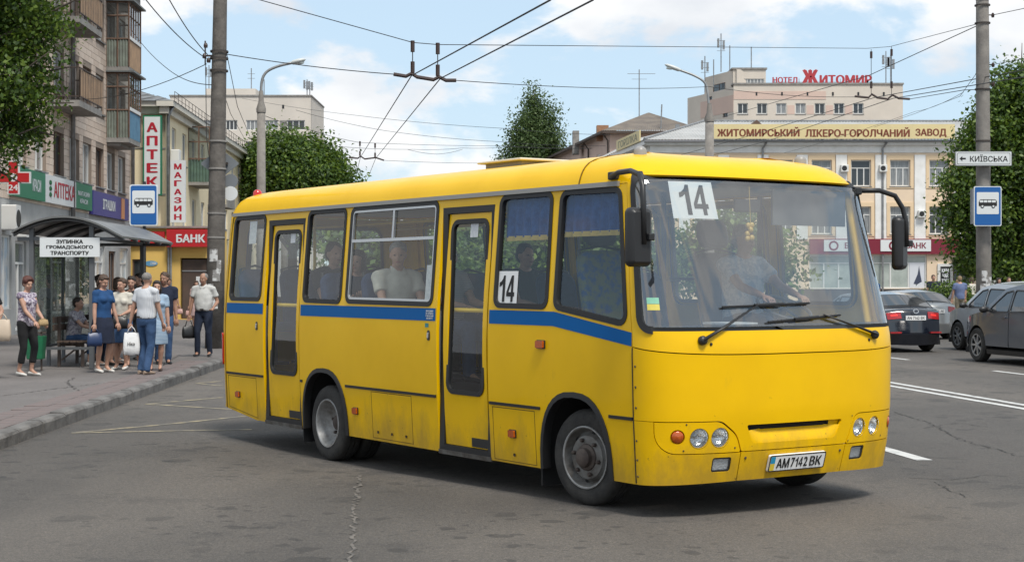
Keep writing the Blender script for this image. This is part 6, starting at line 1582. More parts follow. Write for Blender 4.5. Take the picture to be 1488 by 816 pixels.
wire('span wire from the thick pole through the large hanger towards the lamp', [onp(76) + pb, at(572, 108, YA)], .011, .05)
wire('span wire from the large hanger running right past the lamp', [at(663, 117, YA), at(1030, 126, 60), at(1244, 141, 62)], .010, .12)
wire('short span wire from the rusty hanger to the slender pole', [at(1322, 144, 62), at(1400, 131, 48), onr(130) + pr0], .012)
wire('left trolley wire climbing across the hotel to the slender pole', [at(1050, 170, 100), at(1100, 156, 92), at(1262, 110, 62), onr(34) + pr0], .014)
wire('trolley wire passing under the rusty hanger to the right edge', [at(900, 250, 110), at(1094, 196, 90), at(1270, 142, 62), at(1488, 102, 42)], .014)
wire('second trolley wire under the rusty hanger to the right edge', [at(940, 250, 110), at(1115, 205, 90), at(1298, 143, 62), at(1488, 112, 40)], .014)
wire('service wire from the roof board up to the slender pole', [at(1270, 185, 100), at(1330, 165, 75), at(1395, 140, 55), onr(94) + pr0], .009, .0)
wire('lower service wire from the roof board to the slender pole', [at(1140, 222, 108), at(1330, 162, 75), at(1400, 134, 50)], .008, .1)
wire('wire from the slender pole to the right edge, topmost', [onr(22) + pr0 + Vector((.3, 0, 0)), at(1500, 10, 44)], .010)
wire('thin wire from the slender pole to the right edge, middle', [onr(94) + pr0 + Vector((.3, 0, 0)), at(1500, 83, 44)], .008)
wire('left of two wires falling from the top edge to the thick pole', [at(212, 0, 30), onp(84) + pb + Vector((-.3, 0, 0))], .011, .10)
wire('right of two wires falling from the top edge to the thick pole', [at(245, -2, 30), onp(78) + pb + Vector((-.28, 0, 0))], .011, .08)
wire('wire sagging from the glazed loggias to the thick pole', [at(192, 45, 60), at(250, 105, 48), onp(122) + pb], .011, .12)
wire('wire rising from the open balcony to the thick pole bracket', [at(108, 144, 54), onp(92) + pb + Vector((-.3, 0, 0))], .010, .25)
wire('cable hanging down along the thick pole', [onp(88) + pb + Vector((-.32, 0, 0)), at(300, 200, pb.y), at(308, 260, pb.y)], .009)
wire('guy wire slanting from the thick pole down past the lamp', [onp(56) + pb + Vector((.1, 0, 0)), at(345, 155, 50), at(368, 210, 80)], .010)
wire('lower guy wire slanting from the thick pole towards the leafy tree', [onp(132) + pb + Vector((.1, 0, 0)), at(335, 165, 50), at(360, 210, 85)], .009)
wire('long thin wire from the slab block across the sky, upper', [at(352, 143, 150), at(520, 168, 120), at(740, 187, 110), at(900, 196, 108)], .014, .1)
wire('long thin wire from the lamp across the sky, lower', [at(430, 160, 110), at(560, 190, 110), at(728, 206, 112), at(880, 212, 112)], .014, .1)
wire('thin wire from the lamp to the small hanger', [at(384, 168, 64), at(455, 190, 76), at(522, 207, 88), at(728, 212, 110), at(860, 215, 112)], .012, .05)
wire('pair of thin wires drooping left of the poplar, upper', [at(480, 212, 90), at(600, 217, 100), at(672, 215, 104), at(740, 213, 110), at(860, 216, 112)], .012, .06)
wire('pair of thin wires drooping left of the poplar, lower', [at(592, 217, 100), at(635, 224, 102), at(672, 217, 104)], .012, .06)
wire('thin wire from the small hanger towards the pink house', [at(558, 233, 88), at(720, 237, 100), at(840, 238, 110)], .011, .05)
# --- bus shelter
SY0, SY1 = 28.5, 33.1; xl, xr = -8.87, -6.90
sh = thing('bus_shelter', 'bus shelter with curved grey roof, glazed back and white name board', 'bus shelter', (-8.0, SY0, PZ))
def sp(x, y, z): return Vector((x + 8.0 + (y - SY0) * -.036, y - SY0, z - PZ))
M_shf = mat('shelter_grey_steel', (.115, .12, .125), .5, metal=.3); M_poly = mat('grey_polycarbonate', (.15, .15, .145), .35, c2=(.10, .10, .095), vscale=1.2)
arcx = np.linspace(xl, xr, 15); zE, zPk = 2.50, 2.86
def arcz(x):
    t = (x - xl) / (xr - xl); return zE - .02 + (zPk - zE) * (math.sin(PI * min(1, t * .96 + .06)) ** .85) * (1.0 if t < .5 else 1.0)
rows = [[sp(x, y, arcz(x) + o) for x in arcx] for y, o in ((SY0 - .25, 0), (SY1 + .2, 0))]
rows2 = [[p + Vector((0, 0, .035)) for p in r] for r in rows]
mb = MB().grid(rows); mb.grid(rows2); mb.grid([rows[0], rows2[0]]); mb.grid([rows[1], rows2[1]]); mb.grid([[r[0] for r in rows], [r[0] for r in rows2]]); mb.grid([[r[-1] for r in rows], [r[-1] for r in rows2]])
mb.build('roof', M_poly, sh, smooth=True, auto=30)
for y in np.linspace(SY0 - .1, SY1, 5): MB().tube([sp(x, y, arcz(x) - .03) for x in arcx], .03, 6).build('roof_rib', M_shf, sh, smooth=True)
for x in (-8.57, -7.50):
    for y in (SY0, SY1): MB().box(-.04, .04, -.04, .04, 0, (arcz(x) - .05) - PZ, Matrix.Translation(sp(x, y, PZ))).build('post', M_shf, sh)
MB().bar(sp(xl + .05, SY0, 2.47), sp(xr - .05, SY0, 2.47), .06, .06).build('crossbar', M_shf, sh); MB().bar(sp(xl + .05, SY1, 2.47), sp(xr - .05, SY1, 2.47), .06, .06).build('crossbar', M_shf, sh)
for x in (-8.57, -7.50): MB().bar(sp(x, SY0 + .04, 2.49), sp(x, SY1 - .04, 2.49), .05, .06).build('side_rail', M_shf, sh)
MB().bar(sp(-8.53, SY0, .52), sp(-7.54, SY0, .52), .04, .05).build('low_rail', M_shf, sh)
M_shg = glass('shelter_glass', (.62, .66, .64), 1.2, dirt_haze=.16)
ym = np.linspace(SY0 + .05, SY1 - .05, 5)
for a, b in zip(ym[:-1], ym[1:]):
    MB().box(-.004, .004, 0, b - a - .06, 0, 1.78, Matrix.Translation(sp(-8.57, a + .03, .55))).build('glass_panel', M_shg, sh)
for y in ym[1:-1]: MB().box(-.03, .03, -.03, .03, 0, 2.45 - PZ, Matrix.Translation(sp(-8.57, y, PZ))).build('mullion', M_shf, sh)
for z in (.52, 2.36): MB().bar(sp(-8.57, SY0, z), sp(-8.57, SY1, z), .05, .05).build('back_rail', M_shf, sh)
kk = (SY0 - .1) / FPX; bd = at(101.5, 359, SY0 - .1) - sh.location; fbd = plane_f(bd, (1, 0, 0), (0, 0, 1))
nb_ = MB().prism(rect(-43.5 * kk, 43.5 * kk, -14 * kk, 14 * kk), fbd, -.012, .012).build('name_board', M_swhite, sh)
for i, (t_, w_) in enumerate((('ЗУПИНКА', 19.5), ('ГРОМАДСЬКОГО', 34), ('ТРАНСПОРТУ', 28))): text(t_, fbd, -w_ * kk, w_ * kk, (5.6 - 8.2 * i) * kk - .005, (11 - 8.2 * i) * kk, M_ink, nb_, bold=.03, d=-.016)
# --- bench inside the shelter
bn = thing('bench', 'dark brown slatted bench inside the bus shelter', 'bench', (-8.25, 29.0, PZ))
M_wood = mat('dark_bench_wood', (.085, .055, .038), .7, c2=(.055, .035, .025), vscale=8, stretch=(1, .1, 1), bump=.2)
for i in range(4): MB().box(-.02 + i * .12, .085 + i * .12, 0, 2.9, .44, .475).build('seat_slat', M_wood, bn, bevel=.006)
for z in (.66, .80): MB().box(-.10, -.065, 0, 2.9, z, z + .11).build('back_slat', M_wood, bn, bevel=.006)
for y in (.25, 1.45, 2.65):
    MB().box(-.07, -.02, y - .03, y + .03, 0, .92).build('leg', M_iron, bn); MB().box(.36, .41, y - .03, y + .03, 0, .44).build('leg', M_iron, bn); MB().bar((-.02, y, .40), (.38, y, .40), .05, .05).bar((0, y, .12), (.36, y, .40), .03, .03).build('seat_frame', M_iron, bn)
# --- litter bin
lb0 = gnd(52, 538, PZ)
lb = thing('litter_bin', 'green metal litter bin on thin legs at the near end of the bench', 'litter bin', lb0)
M_gb = mat('green_bin_paint', (.012, .16, .065), .45, c2=(.01, .11, .05), vscale=4)
rows = []
for z, r in ((.20, .125), (.21, .14), (.60, .165), (.605, .155), (.25, .13)): rows.append([Vector((x * r / .15, y * r / .15, z)) for x, y in rpoly(rect(-.15, .15, -.12, .12), .04, 4)])
mb = MB().grid(rows, close=True); mb.add(rows[0], [tuple(range(len(rows[0])))]); mb.build('bucket', M_gb, lb, smooth=True, auto=40)
for x in (-.10, .10): MB().bar((x, 0, 0), (x, 0, .68), .025, .025).build('leg', M_iron, lb)
MB().bar((-.18, 0, .66), (.18, 0, .66), .025, .025).build('pivot_bar', M_iron, lb)
# ================================================================== CARS
M_tint = mat('car_glass_dark', (.02, .024, .028), .04, spec=.8, coat=.5)
M_alloy = mat('alloy_wheel', (.45, .46, .47), .35, metal=.7)
M_tail = mat('tail_lamp_red', (.42, .012, .015), .2, coat=.7, c2=(.25, .008, .01), vscale=20)
M_lit = mat('brake_light_lit', (.6, .02, .02), .3, emit=((1, .06, .04), .25))
def car(name, label, loc, rz, paint, prof, glass_seg, L, Wd, belt, side_win, wheels, wr, tail=None, plate=None, mirror_x=None, lit=False, badge=False, group='cars on the far side of the road', handle_x=(), chrome=False):
    """prof: silhouette (x forward, z) from front bottom over the top to rear bottom; glass_seg: index ranges that are glass"""
    c = thing(name, label, 'car', loc, rz, group)
    hw = Wd / 2; xs_ = [p[0] for p in prof]; x0, x1 = min(xs_), max(xs_); xm = (x0 + x1) / 2; zt = max(p[1] for p in prof)
    def w(x, z):
        e = abs(x - xm) / ((x1 - x0) / 2); a = 1 - .26 * max(0, e - .55) ** 2 / .2025 * 1.0
        if z < .42: b = .955 + .045 * (z - .15) / .27
        elif z < belt: b = 1.0 - .02 * (z - .42) / (belt - .42)
        else: b = .975 - .215 * ((z - belt) / (zt - belt)) ** 1.15
        return hw * a * b
    S = {s: (lambda x, z, d=0.0, s=s: Vector((x, s * (w(x, z) - d), z))) for s in (1, -1)}
    # refine the silhouette with rounded corners
    pr = [Vector(p) for p in rpoly(prof, [0] + [.10] * (len(prof) - 2) + [0], 5)]
    arches = []
    for wx in wheels: arches.append([(wx + (wr + .065) * math.cos(t), max(.17, wr + (wr + .065) * math.sin(t))) for t in np.linspace(0, PI, 15)])
    bot = []                                           # bottom edge from rear to front with wheel arches
    for a in sorted(arches, key=lambda a: a[0][0]): bot += list(reversed(a))
    outline = [tuple(p) for p in pr] + bot
    for s in (1, -1):
        hs = [rpoly(q, .05, 4) for q in side_win]
        MB().sheet(outline, hs, S[s], step=.16, depth=.02).build('body_side', paint, c, smooth=True, auto=35)
        for h in hs:
            q = ring(grow(h, .012), grow(h, -.016), S[s], -.006, .02).build('side_window', M_blk, c); MB().sheet(grow(h, -.014), [], S[s], step=.2, d0=.008).build('pane', M_tint, q)
        for hx_, hz_ in handle_x: MB().prism(rpoly(rect(hx_ - .09, hx_ + .09, hz_ - .018, hz_ + .018), .015, 3), S[s], -.03, 0).build('door_handle', paint, c)
        for xd in [ (side_win[i][1][0] + side_win[i + 1][0][0]) / 2 if i + 1 < len(side_win) else None for i in range(len(side_win))]:
            if xd is not None: MB().tube([S[s](xd, z, -.001) for z in np.linspace(.30, belt, 8)], .006, 4).build('door_seam', M_under, c)
        MB().prism(rect(wheels[-1] + wr + .1, wheels[0] - wr - .1, .19, .29), S[s], -.015, .01).build('sill', M_blk, c)
        for wx in wheels:
            o = Vector((wx, s * (hw - .115), wr)); ax = Vector((0, s, 0)); ww = .105
            t = MB().lathe([(wr * .62, -ww), (wr * .9, -ww * 1.05), (wr, -ww * .7), (wr, ww * .7), (wr * .9, ww * 1.05), (wr * .66, ww * .98), (wr * .64, ww * .8)], o, ax, 32).build('wheel', M_tyre, c, smooth=True, auto=40)
            MB().lathe([(wr * .66, ww * .9), (wr * .62, ww * .95), (wr * .60, ww * .2), (.0, ww * .15)], o, ax, 32).build('rim', M_under, t, smooth=True, auto=40)
            mb = MB(); up = Vector((0, 0, 1)); sd = ax.cross(up)
            for k in range(7):
                a = 2 * PI * k / 7; dr = sd * math.cos(a) + up * math.sin(a); mb.bar(o + ax * ww * .72 + dr * .03, o + ax * ww * .80 + dr * wr * .63, .045, .03, up=ax)
            mb.lathe([(.06, ww * .6), (.055, ww * .95), (0, ww)], o, ax, 12); mb.lathe([(wr * .66, ww * .75), (wr * .66, ww * .97), (wr * .60, ww * .93), (wr * .60, ww * .7)], o, ax, 32); mb.build('spokes', M_alloy, t)
            MB().grid([[Vector((wx + (wr + .06) * math.cos(q), s * y, max(.17, wr + (wr + .06) * math.sin(q)))) for y in (hw * .45, hw - .03)] for q in np.linspace(0, PI, 13)]).build('wheel_well', M_under, c)
    # skin across the car along the silhouette
    T = np.linspace(-1, 1, 13); arc = [0.0]
    for a, b in zip(pr[:-1], pr[1:]): arc.append(arc[-1] + (b - a).length)
    def skin(sv, t, d=0.0):
        i = max(0, min(len(pr) - 2, int(np.searchsorted(arc, sv)) - 1)); k = (sv - arc[i]) / max(1e-6, arc[i + 1] - arc[i]); p = pr[i].lerp(pr[i + 1], k)
        g = pr[min(i + 2, len(pr) - 1)] - pr[max(i - 1, 0)]; n = Vector((-g.y, g.x)).normalized() if True else None
        if n.dot(p - Vector((xm, zt * .35))) < 0: n = -n
        bul = (1 - t * t) * (.035 + .10 * abs(n.x)) - d
        return Vector((p.x + n.x * bul, t * w(p.x, p.y), p.y + n.y * bul))
    def near(x, z): return arc[min(range(len(pr)), key=lambda i: (pr[i] - Vector((x, z))).length)]
    cuts = []
    for (a, b) in glass_seg: cuts.append((near(*a), near(*b)))
    segs = []; prev = 0.0
    for a, b in sorted(cuts): segs += [(prev, a, 0), (a, b, 1)]; prev = b
    segs.append((prev, arc[-1], 0)); nm = 0
    for a, b, g in segs:
        sv = sorted(set([a, b] + [x for x in arc if a < x < b] + list(np.linspace(a, b, max(2, int((b - a) / .15))))))
        if g:
            q = MB().grid([[skin(x, t, .002) for t in T] for x in sv]).build('screen_surround', M_blk, c, smooth=True)
            MB().grid([[skin(a + .05 + (b - a - .1) * (x - a) / (b - a), t * .93, -.004) for t in T] for x in sv]).build('pane', M_tint, q, smooth=True)
        else: MB().grid([[skin(x, t) for t in T] for x in sv]).build('body_shell', paint, c, smooth=True, auto=40)
    MB().box(x0 + .2, x1 - .2, -hw + .12, hw - .12, .18, .30).build('underbody', M_under, c)
    sl = arc[-1]
    if tail:
        for (t0, t1, z0, z1) in tail:
            for s in (1, -1):
                a, b = near(x0, z1), near(x0, z0)
                q = MB().grid([[skin(a + (b - a) * k, s * (t0 + (t1 - t0) * j), -.012) for j in np.linspace(0, 1, 6)] for k in np.linspace(0, 1, 5)]).build('tail_lamp', M_tail, c, smooth=True)
                if lit: MB().grid([[skin(a + (b - a) * (.3 + .3 * k), s * (t0 + (t1 - t0) * (.25 + .5 * j)), -.018) for j in np.linspace(0, 1, 4)] for k in np.linspace(0, 1, 3)]).build('lit_bulb', M_lit, q)
    if plate:
        tx, z0, z1, s_ = plate; a = near(x0, (z0 + z1) / 2); p0 = skin(a, 0, -.02); n = Vector((-1, 0, 0))
        fp_ = plane_f(p0, (0, -1, 0), (0, 0, 1), (1, 0, 0)); q = MB().prism(rect(-.26, .26, -.056, .056), fp_, -.012, .02).build('number_plate', M_white, c)
        text(s_, fp_, -.23, .23, -.036, .036, M_ink, q, bold=.01, d=-.014)
        if badge: ring([(.075 * math.cos(t), .055 * math.sin(t) + .16) for t in np.linspace(0, 2 * PI, 17)[:-1]], [(.055 * math.cos(t), .038 * math.sin(t) + .16) for t in np.linspace(0, 2 * PI, 17)[:-1]], fp_, -.02, .0).build('round_badge', M_chrome, c)
        if lit:
            for s in (1, -1): MB().prism(rect(s * .52 - .14, s * .52 + .14, -.37, -.33), fp_, -.03, .05).build('reflector', M_tail, c)
    if mirror_x:
        for s in (1, -1):
            mx, mz = mirror_x; o = S[s](mx, mz, -.12)
            q = MB().ell(o, .055, .10, .07, 12, 8).build('wing_mirror', M_blk, c, smooth=True); MB().bar(S[s](mx, mz - .03, .02), o, .05, .04).build('stalk', M_blk, q)
    MB().tube([skin(near(x0 + .1, zt), 0, -.0), skin(near(x0 + .1, zt), 0, -.09)], .006, 5).build('aerial', M_blk, c)
    return c
M_navy = mat('navy_black_car_paint', (.007, .010, .018), .15, coat=1.0); M_silv = mat('silver_car_paint', (.36, .37, .37), .3, metal=.6, coat=.6); M_sgrey = mat('light_grey_car_paint', (.46, .48, .50), .35, metal=.15, coat=1.0); M_dgrey = mat('graphite_car_paint', (.07, .085, .11), .3, metal=.1, coat=1.0)
SED = [(2.22, .20), (2.30, .45), (2.22, .66), (1.95, .78), (1.05, .98), (.25, 1.42), (-.55, 1.46), (-1.15, 1.38), (-1.75, 1.08), (-2.18, 1.04), (-2.26, .80), (-2.28, .48), (-2.20, .22)]
SEDW = [[(-1.42, 1.03), (-.72, 1.00), (-.72, 1.36), (-1.02, 1.33)], [(-.66, 1.0), (.16, .98), (.16, 1.38), (-.66, 1.37)], [(.22, .98), (.92, .98), (.32, 1.33), (.22, 1.36)]]
SUV = [(2.10, .25), (2.18, .50), (2.10, .84), (1.85, .95), (1.00, 1.08), (.30, 1.56), (-.4, 1.66), (-1.55, 1.60), (-1.98, 1.15), (-2.10, .85), (-2.12, .5), (-2.05, .28)]
SUVW = [[(-1.60, 1.14), (-1.02, 1.10), (-1.02, 1.50), (-1.40, 1.48)], [(-.96, 1.10), (-.12, 1.08), (-.12, 1.53), (-.96, 1.51)], [(-.06, 1.08), (.82, 1.08), (.24, 1.48), (-.06, 1.53)]]
SED = [(x, z * .965) for x, z in SED]; SEDW = [[(x, z * .965) for x, z in q] for q in SEDW]
HD = R(90 + 11)
rc = at(1323, 408, 38.4); hd = Vector((math.cos(HD), math.sin(HD), 0))
car('parked_car', 'black sedan seen from behind with red tail lamps just right of the bus', Vector((rc.x, 38.4, 0)) + hd * 2.28, HD + R(2), M_navy, SED, [((1.05, .945), (.25, 1.37)), ((-1.15, 1.332), (-1.75, 1.042))], 4.5, 1.86, .945, SEDW, (1.38, -1.35), .32, tail=[(.50, .97, .80, .97)], plate=(0, .76, .90, 'АN 7162 ВК'), mirror_x=(.75, 1.02), lit=True, badge=True, handle_x=((-.55, .88), (.40, .87)))
rc = at(1362, 408, 47.0)
car('parked_car', 'silver sedan half hidden behind the black sedan', Vector((rc.x, 47.0, 0)) + hd * 2.28, HD - R(2), M_silv, SED, [((1.05, .945), (.25, 1.37)), ((-1.15, 1.332), (-1.75, 1.042))], 4.5, 1.76, .945, SEDW, (1.38, -1.35), .32, tail=[(.62, .97, .80, .97)], plate=(0, .76, .90, 'АМ 3085 АК'), mirror_x=(.75, 1.02), handle_x=((-.55, .88), (.40, .87)))
fw = gnd(1395, 508); lf = Vector((-math.sin(HD), math.cos(HD), 0))
def place(fw_, wx): return Vector((fw_.x, fw_.y, 0)) - hd * wx - lf * .82
car('parked_car', 'light grey crossover car behind the graphite one', place(fw, 1.30), HD, M_sgrey, SUV, [((1.00, 1.08), (.30, 1.56)), ((-1.55, 1.60), (-1.98, 1.15))], 4.3, 1.82, 1.08, SUVW, (1.30, -1.30), .35, tail=[(.7, .97, .95, 1.15)], plate=(0, .6, .72, 'АМ 5519 СВ'), mirror_x=(.78, 1.12), handle_x=((-.80, .98), (.10, .97)))
fw = gnd(1424, 525)
car('parked_car', 'graphite crossover car cut off by the right edge', place(fw, 1.30), HD, M_dgrey, SUV, [((1.00, 1.08), (.30, 1.56)), ((-1.55, 1.60), (-1.98, 1.15))], 4.3, 1.84, 1.08, SUVW, (1.30, -1.30), .36, tail=[(.7, .97, .95, 1.15)], plate=(0, .6, .72, 'АМ 2274 ЕІ'), mirror_x=(.78, 1.12), handle_x=((-.80, .98), (.10, .97)))
# ================================================================== PEOPLE
SKIN = mat('skin', (.46, .27, .19), .55, c2=(.40, .22, .155), vscale=9); SKIN2 = mat('skin_tanned', (.36, .20, .135), .55, c2=(.31, .165, .11), vscale=9)
def cloth(name, c, c2=None, sc=9, vr=(.44, .56)): return mat('cloth_' + name, c, .92, c2=c2 or tuple(x * .8 for x in c), vscale=sc, vr=vr if c2 else (.3, .7), bump=.35, bscale=14, detail=3)
def stripes(name, c, c2, sc, ax='Z'):
    k = 'cloth_' + name
    if k in MATS: return MATS[k]
    m = bpy.data.materials.new(k); m.use_nodes = True; t = m.node_tree; b = t.nodes['Principled BSDF']; b.inputs['Roughness'].default_value = .9
    wv = t.nodes.new('ShaderNodeTexWave'); wv.bands_direction = ax; wv.inputs['Scale'].default_value = sc; wv.inputs['Distortion'].default_value = 1.5; wv.inputs['Detail'].default_value = 1
    tc = t.nodes.new('ShaderNodeTexCoord'); t.links.new(tc.outputs['Object'], wv.inputs['Vector']); mx = t.nodes.new('ShaderNodeMixRGB'); mx.inputs[1].default_value = (*c, 1); mx.inputs[2].default_value = (*c2, 1)
    t.links.new(wv.outputs[1], mx.inputs[0]); t.links.new(mx.outputs[0], b.inputs['Base Color']); MATS[k] = m
    return m
C_white = cloth('white', (.55, .55, .53)); C_ivory = cloth('ivory', (.56, .53, .46)); C_jean = cloth('denim', (.022, .055, .125), (.04, .085, .18), 5); C_jeand = cloth('dark_denim', (.014, .022, .045)); C_black = cloth('black', (.012, .012, .013))
C_navy = cloth('navy', (.012, .018, .04)); C_blue = cloth('blue', (.014, .065, .18)); C_lblue = cloth('light_blue', (.28, .37, .46), (.48, .53, .57), 22); C_pat = cloth('lilac_pattern', (.52, .48, .52), (.16, .12, .18), 24); C_pat2 = cloth('grey_pattern', (.46, .44, .46), (.22, .20, .24), 26)
C_str = stripes('blue_stripes', (.05, .08, .14), (.42, .46, .50), 9); C_dstr = stripes('denim_stripes', (.16, .26, .38), (.38, .46, .54), 12); C_grey = cloth('grey', (.22, .22, .25)); C_pink = cloth('pink', (.55, .38, .36)); C_plaid = stripes('pale_stripes', (.58, .59, .60), (.44, .46, .50), 14, 'X')
C_green = cloth('lime', (.32, .42, .05)); C_red = cloth('red', (.35, .03, .03)); C_steel = cloth('steel_blue', (.13, .17, .30)); C_khaki = cloth('khaki', (.25, .22, .16)); C_check = stripes('check_shirt', (.20, .22, .26), (.34, .35, .38), 16)
H_dark = mat('hair_dark', (.018, .012, .009), .6, c2=(.035, .022, .015), vscale=40, bump=.5); H_red = mat('hair_auburn', (.06, .015, .010), .55, c2=(.09, .025, .015), vscale=40, bump=.5); H_grey = mat('hair_grey', (.24, .22, .20), .6, c2=(.15, .14, .13), vscale=40, bump=.5); H_brown = mat('hair_brown', (.05, .03, .018), .6, c2=(.08, .045, .028), vscale=40, bump=.5); H_blond = mat('hair_blond', (.22, .15, .075), .6, bump=.5)
S_white = mat('shoe_white', (.58, .56, .52), .6); S_black = mat('shoe_black', (.012, .012, .012), .45); S_brown = mat('shoe_brown', (.06, .035, .025), .5); S_tan = mat('shoe_tan', (.30, .22, .16), .6)
M_eye = mat('eye_dark', (.012, .010, .010), .3); M_lip = mat('lips', (.28, .09, .08), .5)
def remesh(mb, voxel, it=3, fac=.5):
    me = bpy.data.meshes.new('tmp'); me.from_pydata(mb.v, [], mb.f); o = bpy.data.objects.new('tmp', me)
    r = o.modifiers.new('r', 'REMESH'); r.mode = 'VOXEL'; r.voxel_size = voxel; r.use_smooth_shade = True
    if it: s_ = o.modifiers.new('s', 'SMOOTH'); s_.iterations = it; s_.factor = fac
    return evaluated(o)
def folds(me, amp=.008, fr=11):
    n = len(me.vertices); P = np.zeros(n * 3, np.float32); Nn = np.zeros(n * 3, np.float32); me.vertices.foreach_get('co', P); me.vertices.foreach_get('normal', Nn)
    P = P.reshape(-1, 3); Nn = Nn.reshape(-1, 3); rg = np.random.default_rng(n); d = np.zeros(n)
    for k in range(9):
        w = rg.normal(size=3) * np.array((1, 1, .6)); w = w / np.linalg.norm(w) * fr * (1.5 + .55 * k); d += np.sin(P @ w + rg.uniform(0, 6.3) + 1.2 * np.sin(P @ (rg.normal(size=3) * fr))) / (1 + .35 * k)
    me.vertices.foreach_set('co', (P + Nn * (d * amp / 2.4)[:, None]).astype(np.float32).reshape(-1)); me.update()
    return me
def put(me, name, m, parent):
    me.materials.clear(); me.materials.append(m); me.name = name
    o = bpy.data.objects.new(name, me); o.parent = parent; col.objects.link(o); return o
def ik(a, t, l1, l2, pole):
    d = t - a; L = min(d.length, (l1 + l2) * .999); t = a + d.normalized() * L; x = (l1 * l1 - l2 * l2 + L * L) / (2 * L); h = math.sqrt(max(0, l1 * l1 - x * x)); n = d.normalized(); p = (pole - n * pole.dot(n)).normalized()
    return a + n * x + p * h, t
def limb(mb, P, r, n=10, round_=True, fl=1.0):
    mb.tube(P, r, n, sq=fl)
    if round_:
        for p, q in zip(P, r): mb.ell(p, q, q, q, n, 6)
TUCK = []
M_lea_ = mat('belt_leather', (.03, .02, .015), .5)
def person(label, loc, yaw, h=1.70, sex='m', top=None, bottom=None, skin=None, hair=('short', None), shoes=None, sleeve='short', kind='trousers', girth=1.0, pelvis=(0, 0, 0), lean=0.0, twist=0.0, hands=None, feet=None, look=(0, 0), group=None, vox=.014, sit=False, curl=.6, legs=True):
    """stands facing local -Y, its left on +X; hands and feet are targets in local metres for a 1.70 m figure"""
    root = thing('person', label, 'person', loc, yaw, group); skin = skin or SKIN; k = h / 1.70; f = sex == 'f'; g = girth
    rq = random.Random(label)
    if not sit:      # weight on one leg, a little turn of the trunk
        sh_ = rq.choice((-1, 1)); pelvis = (pelvis[0] + sh_ * rq.uniform(.012, .03), pelvis[1], pelvis[2] - .008); twist += rq.uniform(-.16, .16); lean += rq.uniform(-.01, .05); look = (look[0] + rq.uniform(-.3, .3), look[1] + rq.uniform(-.02, .14))
        if feet is None and kind in ('skirt', 'dress', 'long'): feet = {1: (.085, rq.uniform(-.04, .02), 0), -1: (-.085, rq.uniform(-.02, .04), 0)}
        if feet is None: feet = {1: (.10 + rq.uniform(-.03, .03), rq.uniform(-.09, .02), 0), -1: (-.10 + rq.uniform(-.03, .03), rq.uniform(-.02, .09), 0)}
    V = Vector; pel = V((0, 0, .93)) + V(pelvis); U = V((0, -math.sin(lean), math.cos(lean))); X = V((math.cos(twist), math.sin(twist), 0)); Fw = U.cross(X) * -1
    Fw = X.cross(U) * 1.0
    if Fw.y > 0: Fw = -Fw
    hipw = .095 if f else .088; hip = {s: pel + V((s * hipw, 0, -.03)) for s in (1, -1)}
    neck = pel + U * .52; shw = (.165 if f else .192) * (g ** .4); sho = {s: pel + U * .448 + X * s * (shw - .012) for s in (1, -1)}
    headc = neck + U * .128 + V((0, -.028, .0)) * 1.0; headc.z = max(headc.z, neck.z + .115)
    feet = feet or {1: V((.10, -.02, 0)), -1: V((-.10, .02, 0))}; feet = {s: V(feet[s]) for s in (1, -1)}
    hands = hands or {1: V((.245, -.08, .815)), -1: V((-.245, -.03, .81))}; hands = {s: V(hands[s]) for s in (1, -1)}
    kn = {}; an = {}; el = {}; wr = {}
    for s in (1, -1):
        kn[s], an[s] = ik(hip[s], feet[s] + V((0, .03, .085)), .412, .412, V((s * .05, -1, 0)))
        el[s], wr[s] = ik(sho[s], hands[s], .285, .255, V((s * .35, .9, -.25)))
    def E(t, a, b, off=0.0):
        c = pel + U * .52 * t + Fw * off; return [c + X * a * math.cos(q) + Fw * b * math.sin(q) for q in np.linspace(0, 2 * PI, 19)[:-1]]
    if f: tor = [(-.22, .12, .10, -.02), (-.10, .168, .125, -.02), (.05, .165 , .12, -.005), (.30, .130 * g ** .6, .100 * g ** .8, .0), (.52, .140 * g ** .4, .108 * g ** .5, .006), (.70, .150, .112, .0), (.82, .138, .092, -.006), (.90, .105, .074, -.01), (.96, .07, .06, -.008), (1.02, .052, .052, -.004)]
    else: tor = [(-.22, .12, .10, -.01), (-.10, .158, .118, -.01), (.05, .158, .118 * g, .004), (.30, .150 * g ** .8, .112 * g, .012), (.52, .160 * g ** .5, .115 * g ** .6, .006), (.70, .176, .118, -.002), (.82, .162, .098, -.010), (.90, .122, .080, -.012), (.96, .082, .068, -.008), (1.02, .060, .060, -.004)]
    def torso(mb, t0, t1, inf, wide=1.0):
        ts = [q for q in tor if t0 <= q[0] <= t1]; A = np.array(tor)
        st = sorted(set([t0, t1] + [q[0] for q in ts])); rows = []
        for t in st:
            a, b, o = (interp(t, A[:, 0], A[:, i]) for i in (1, 2, 3)); rows.append(E(t, (a + inf) * wide, (b + inf) * wide, o))
        mb.grid(rows, close=True); mb.add(rows[0], [tuple(reversed(range(18)))]); mb.add(rows[-1], [tuple(range(18))])
    m = MB(); torso(m, -.22, 1.02, 0)
    for s in (1, -1):
        if legs:
            limb(m, [hip[s], hip[s].lerp(kn[s], .5), kn[s]], [.082 * g ** .5, .074 * g ** .4, .052]); limb(m, [kn[s], kn[s].lerp(an[s], .3), kn[s].lerp(an[s], .7), an[s]], [.052, .056, .040, .034])
            limb(m, [an[s], feet[s] + V((0, -.06, .035)), feet[s] + V((0, -.12, .022))], [.034, .032, .022])
        limb(m, [sho[s], sho[s].lerp(el[s], .5), el[s]], [.055 if not f else .047, .045 if not f else .041, .037]); limb(m, [el[s], el[s].lerp(wr[s], .35), wr[s]], [.037, .037, .024])
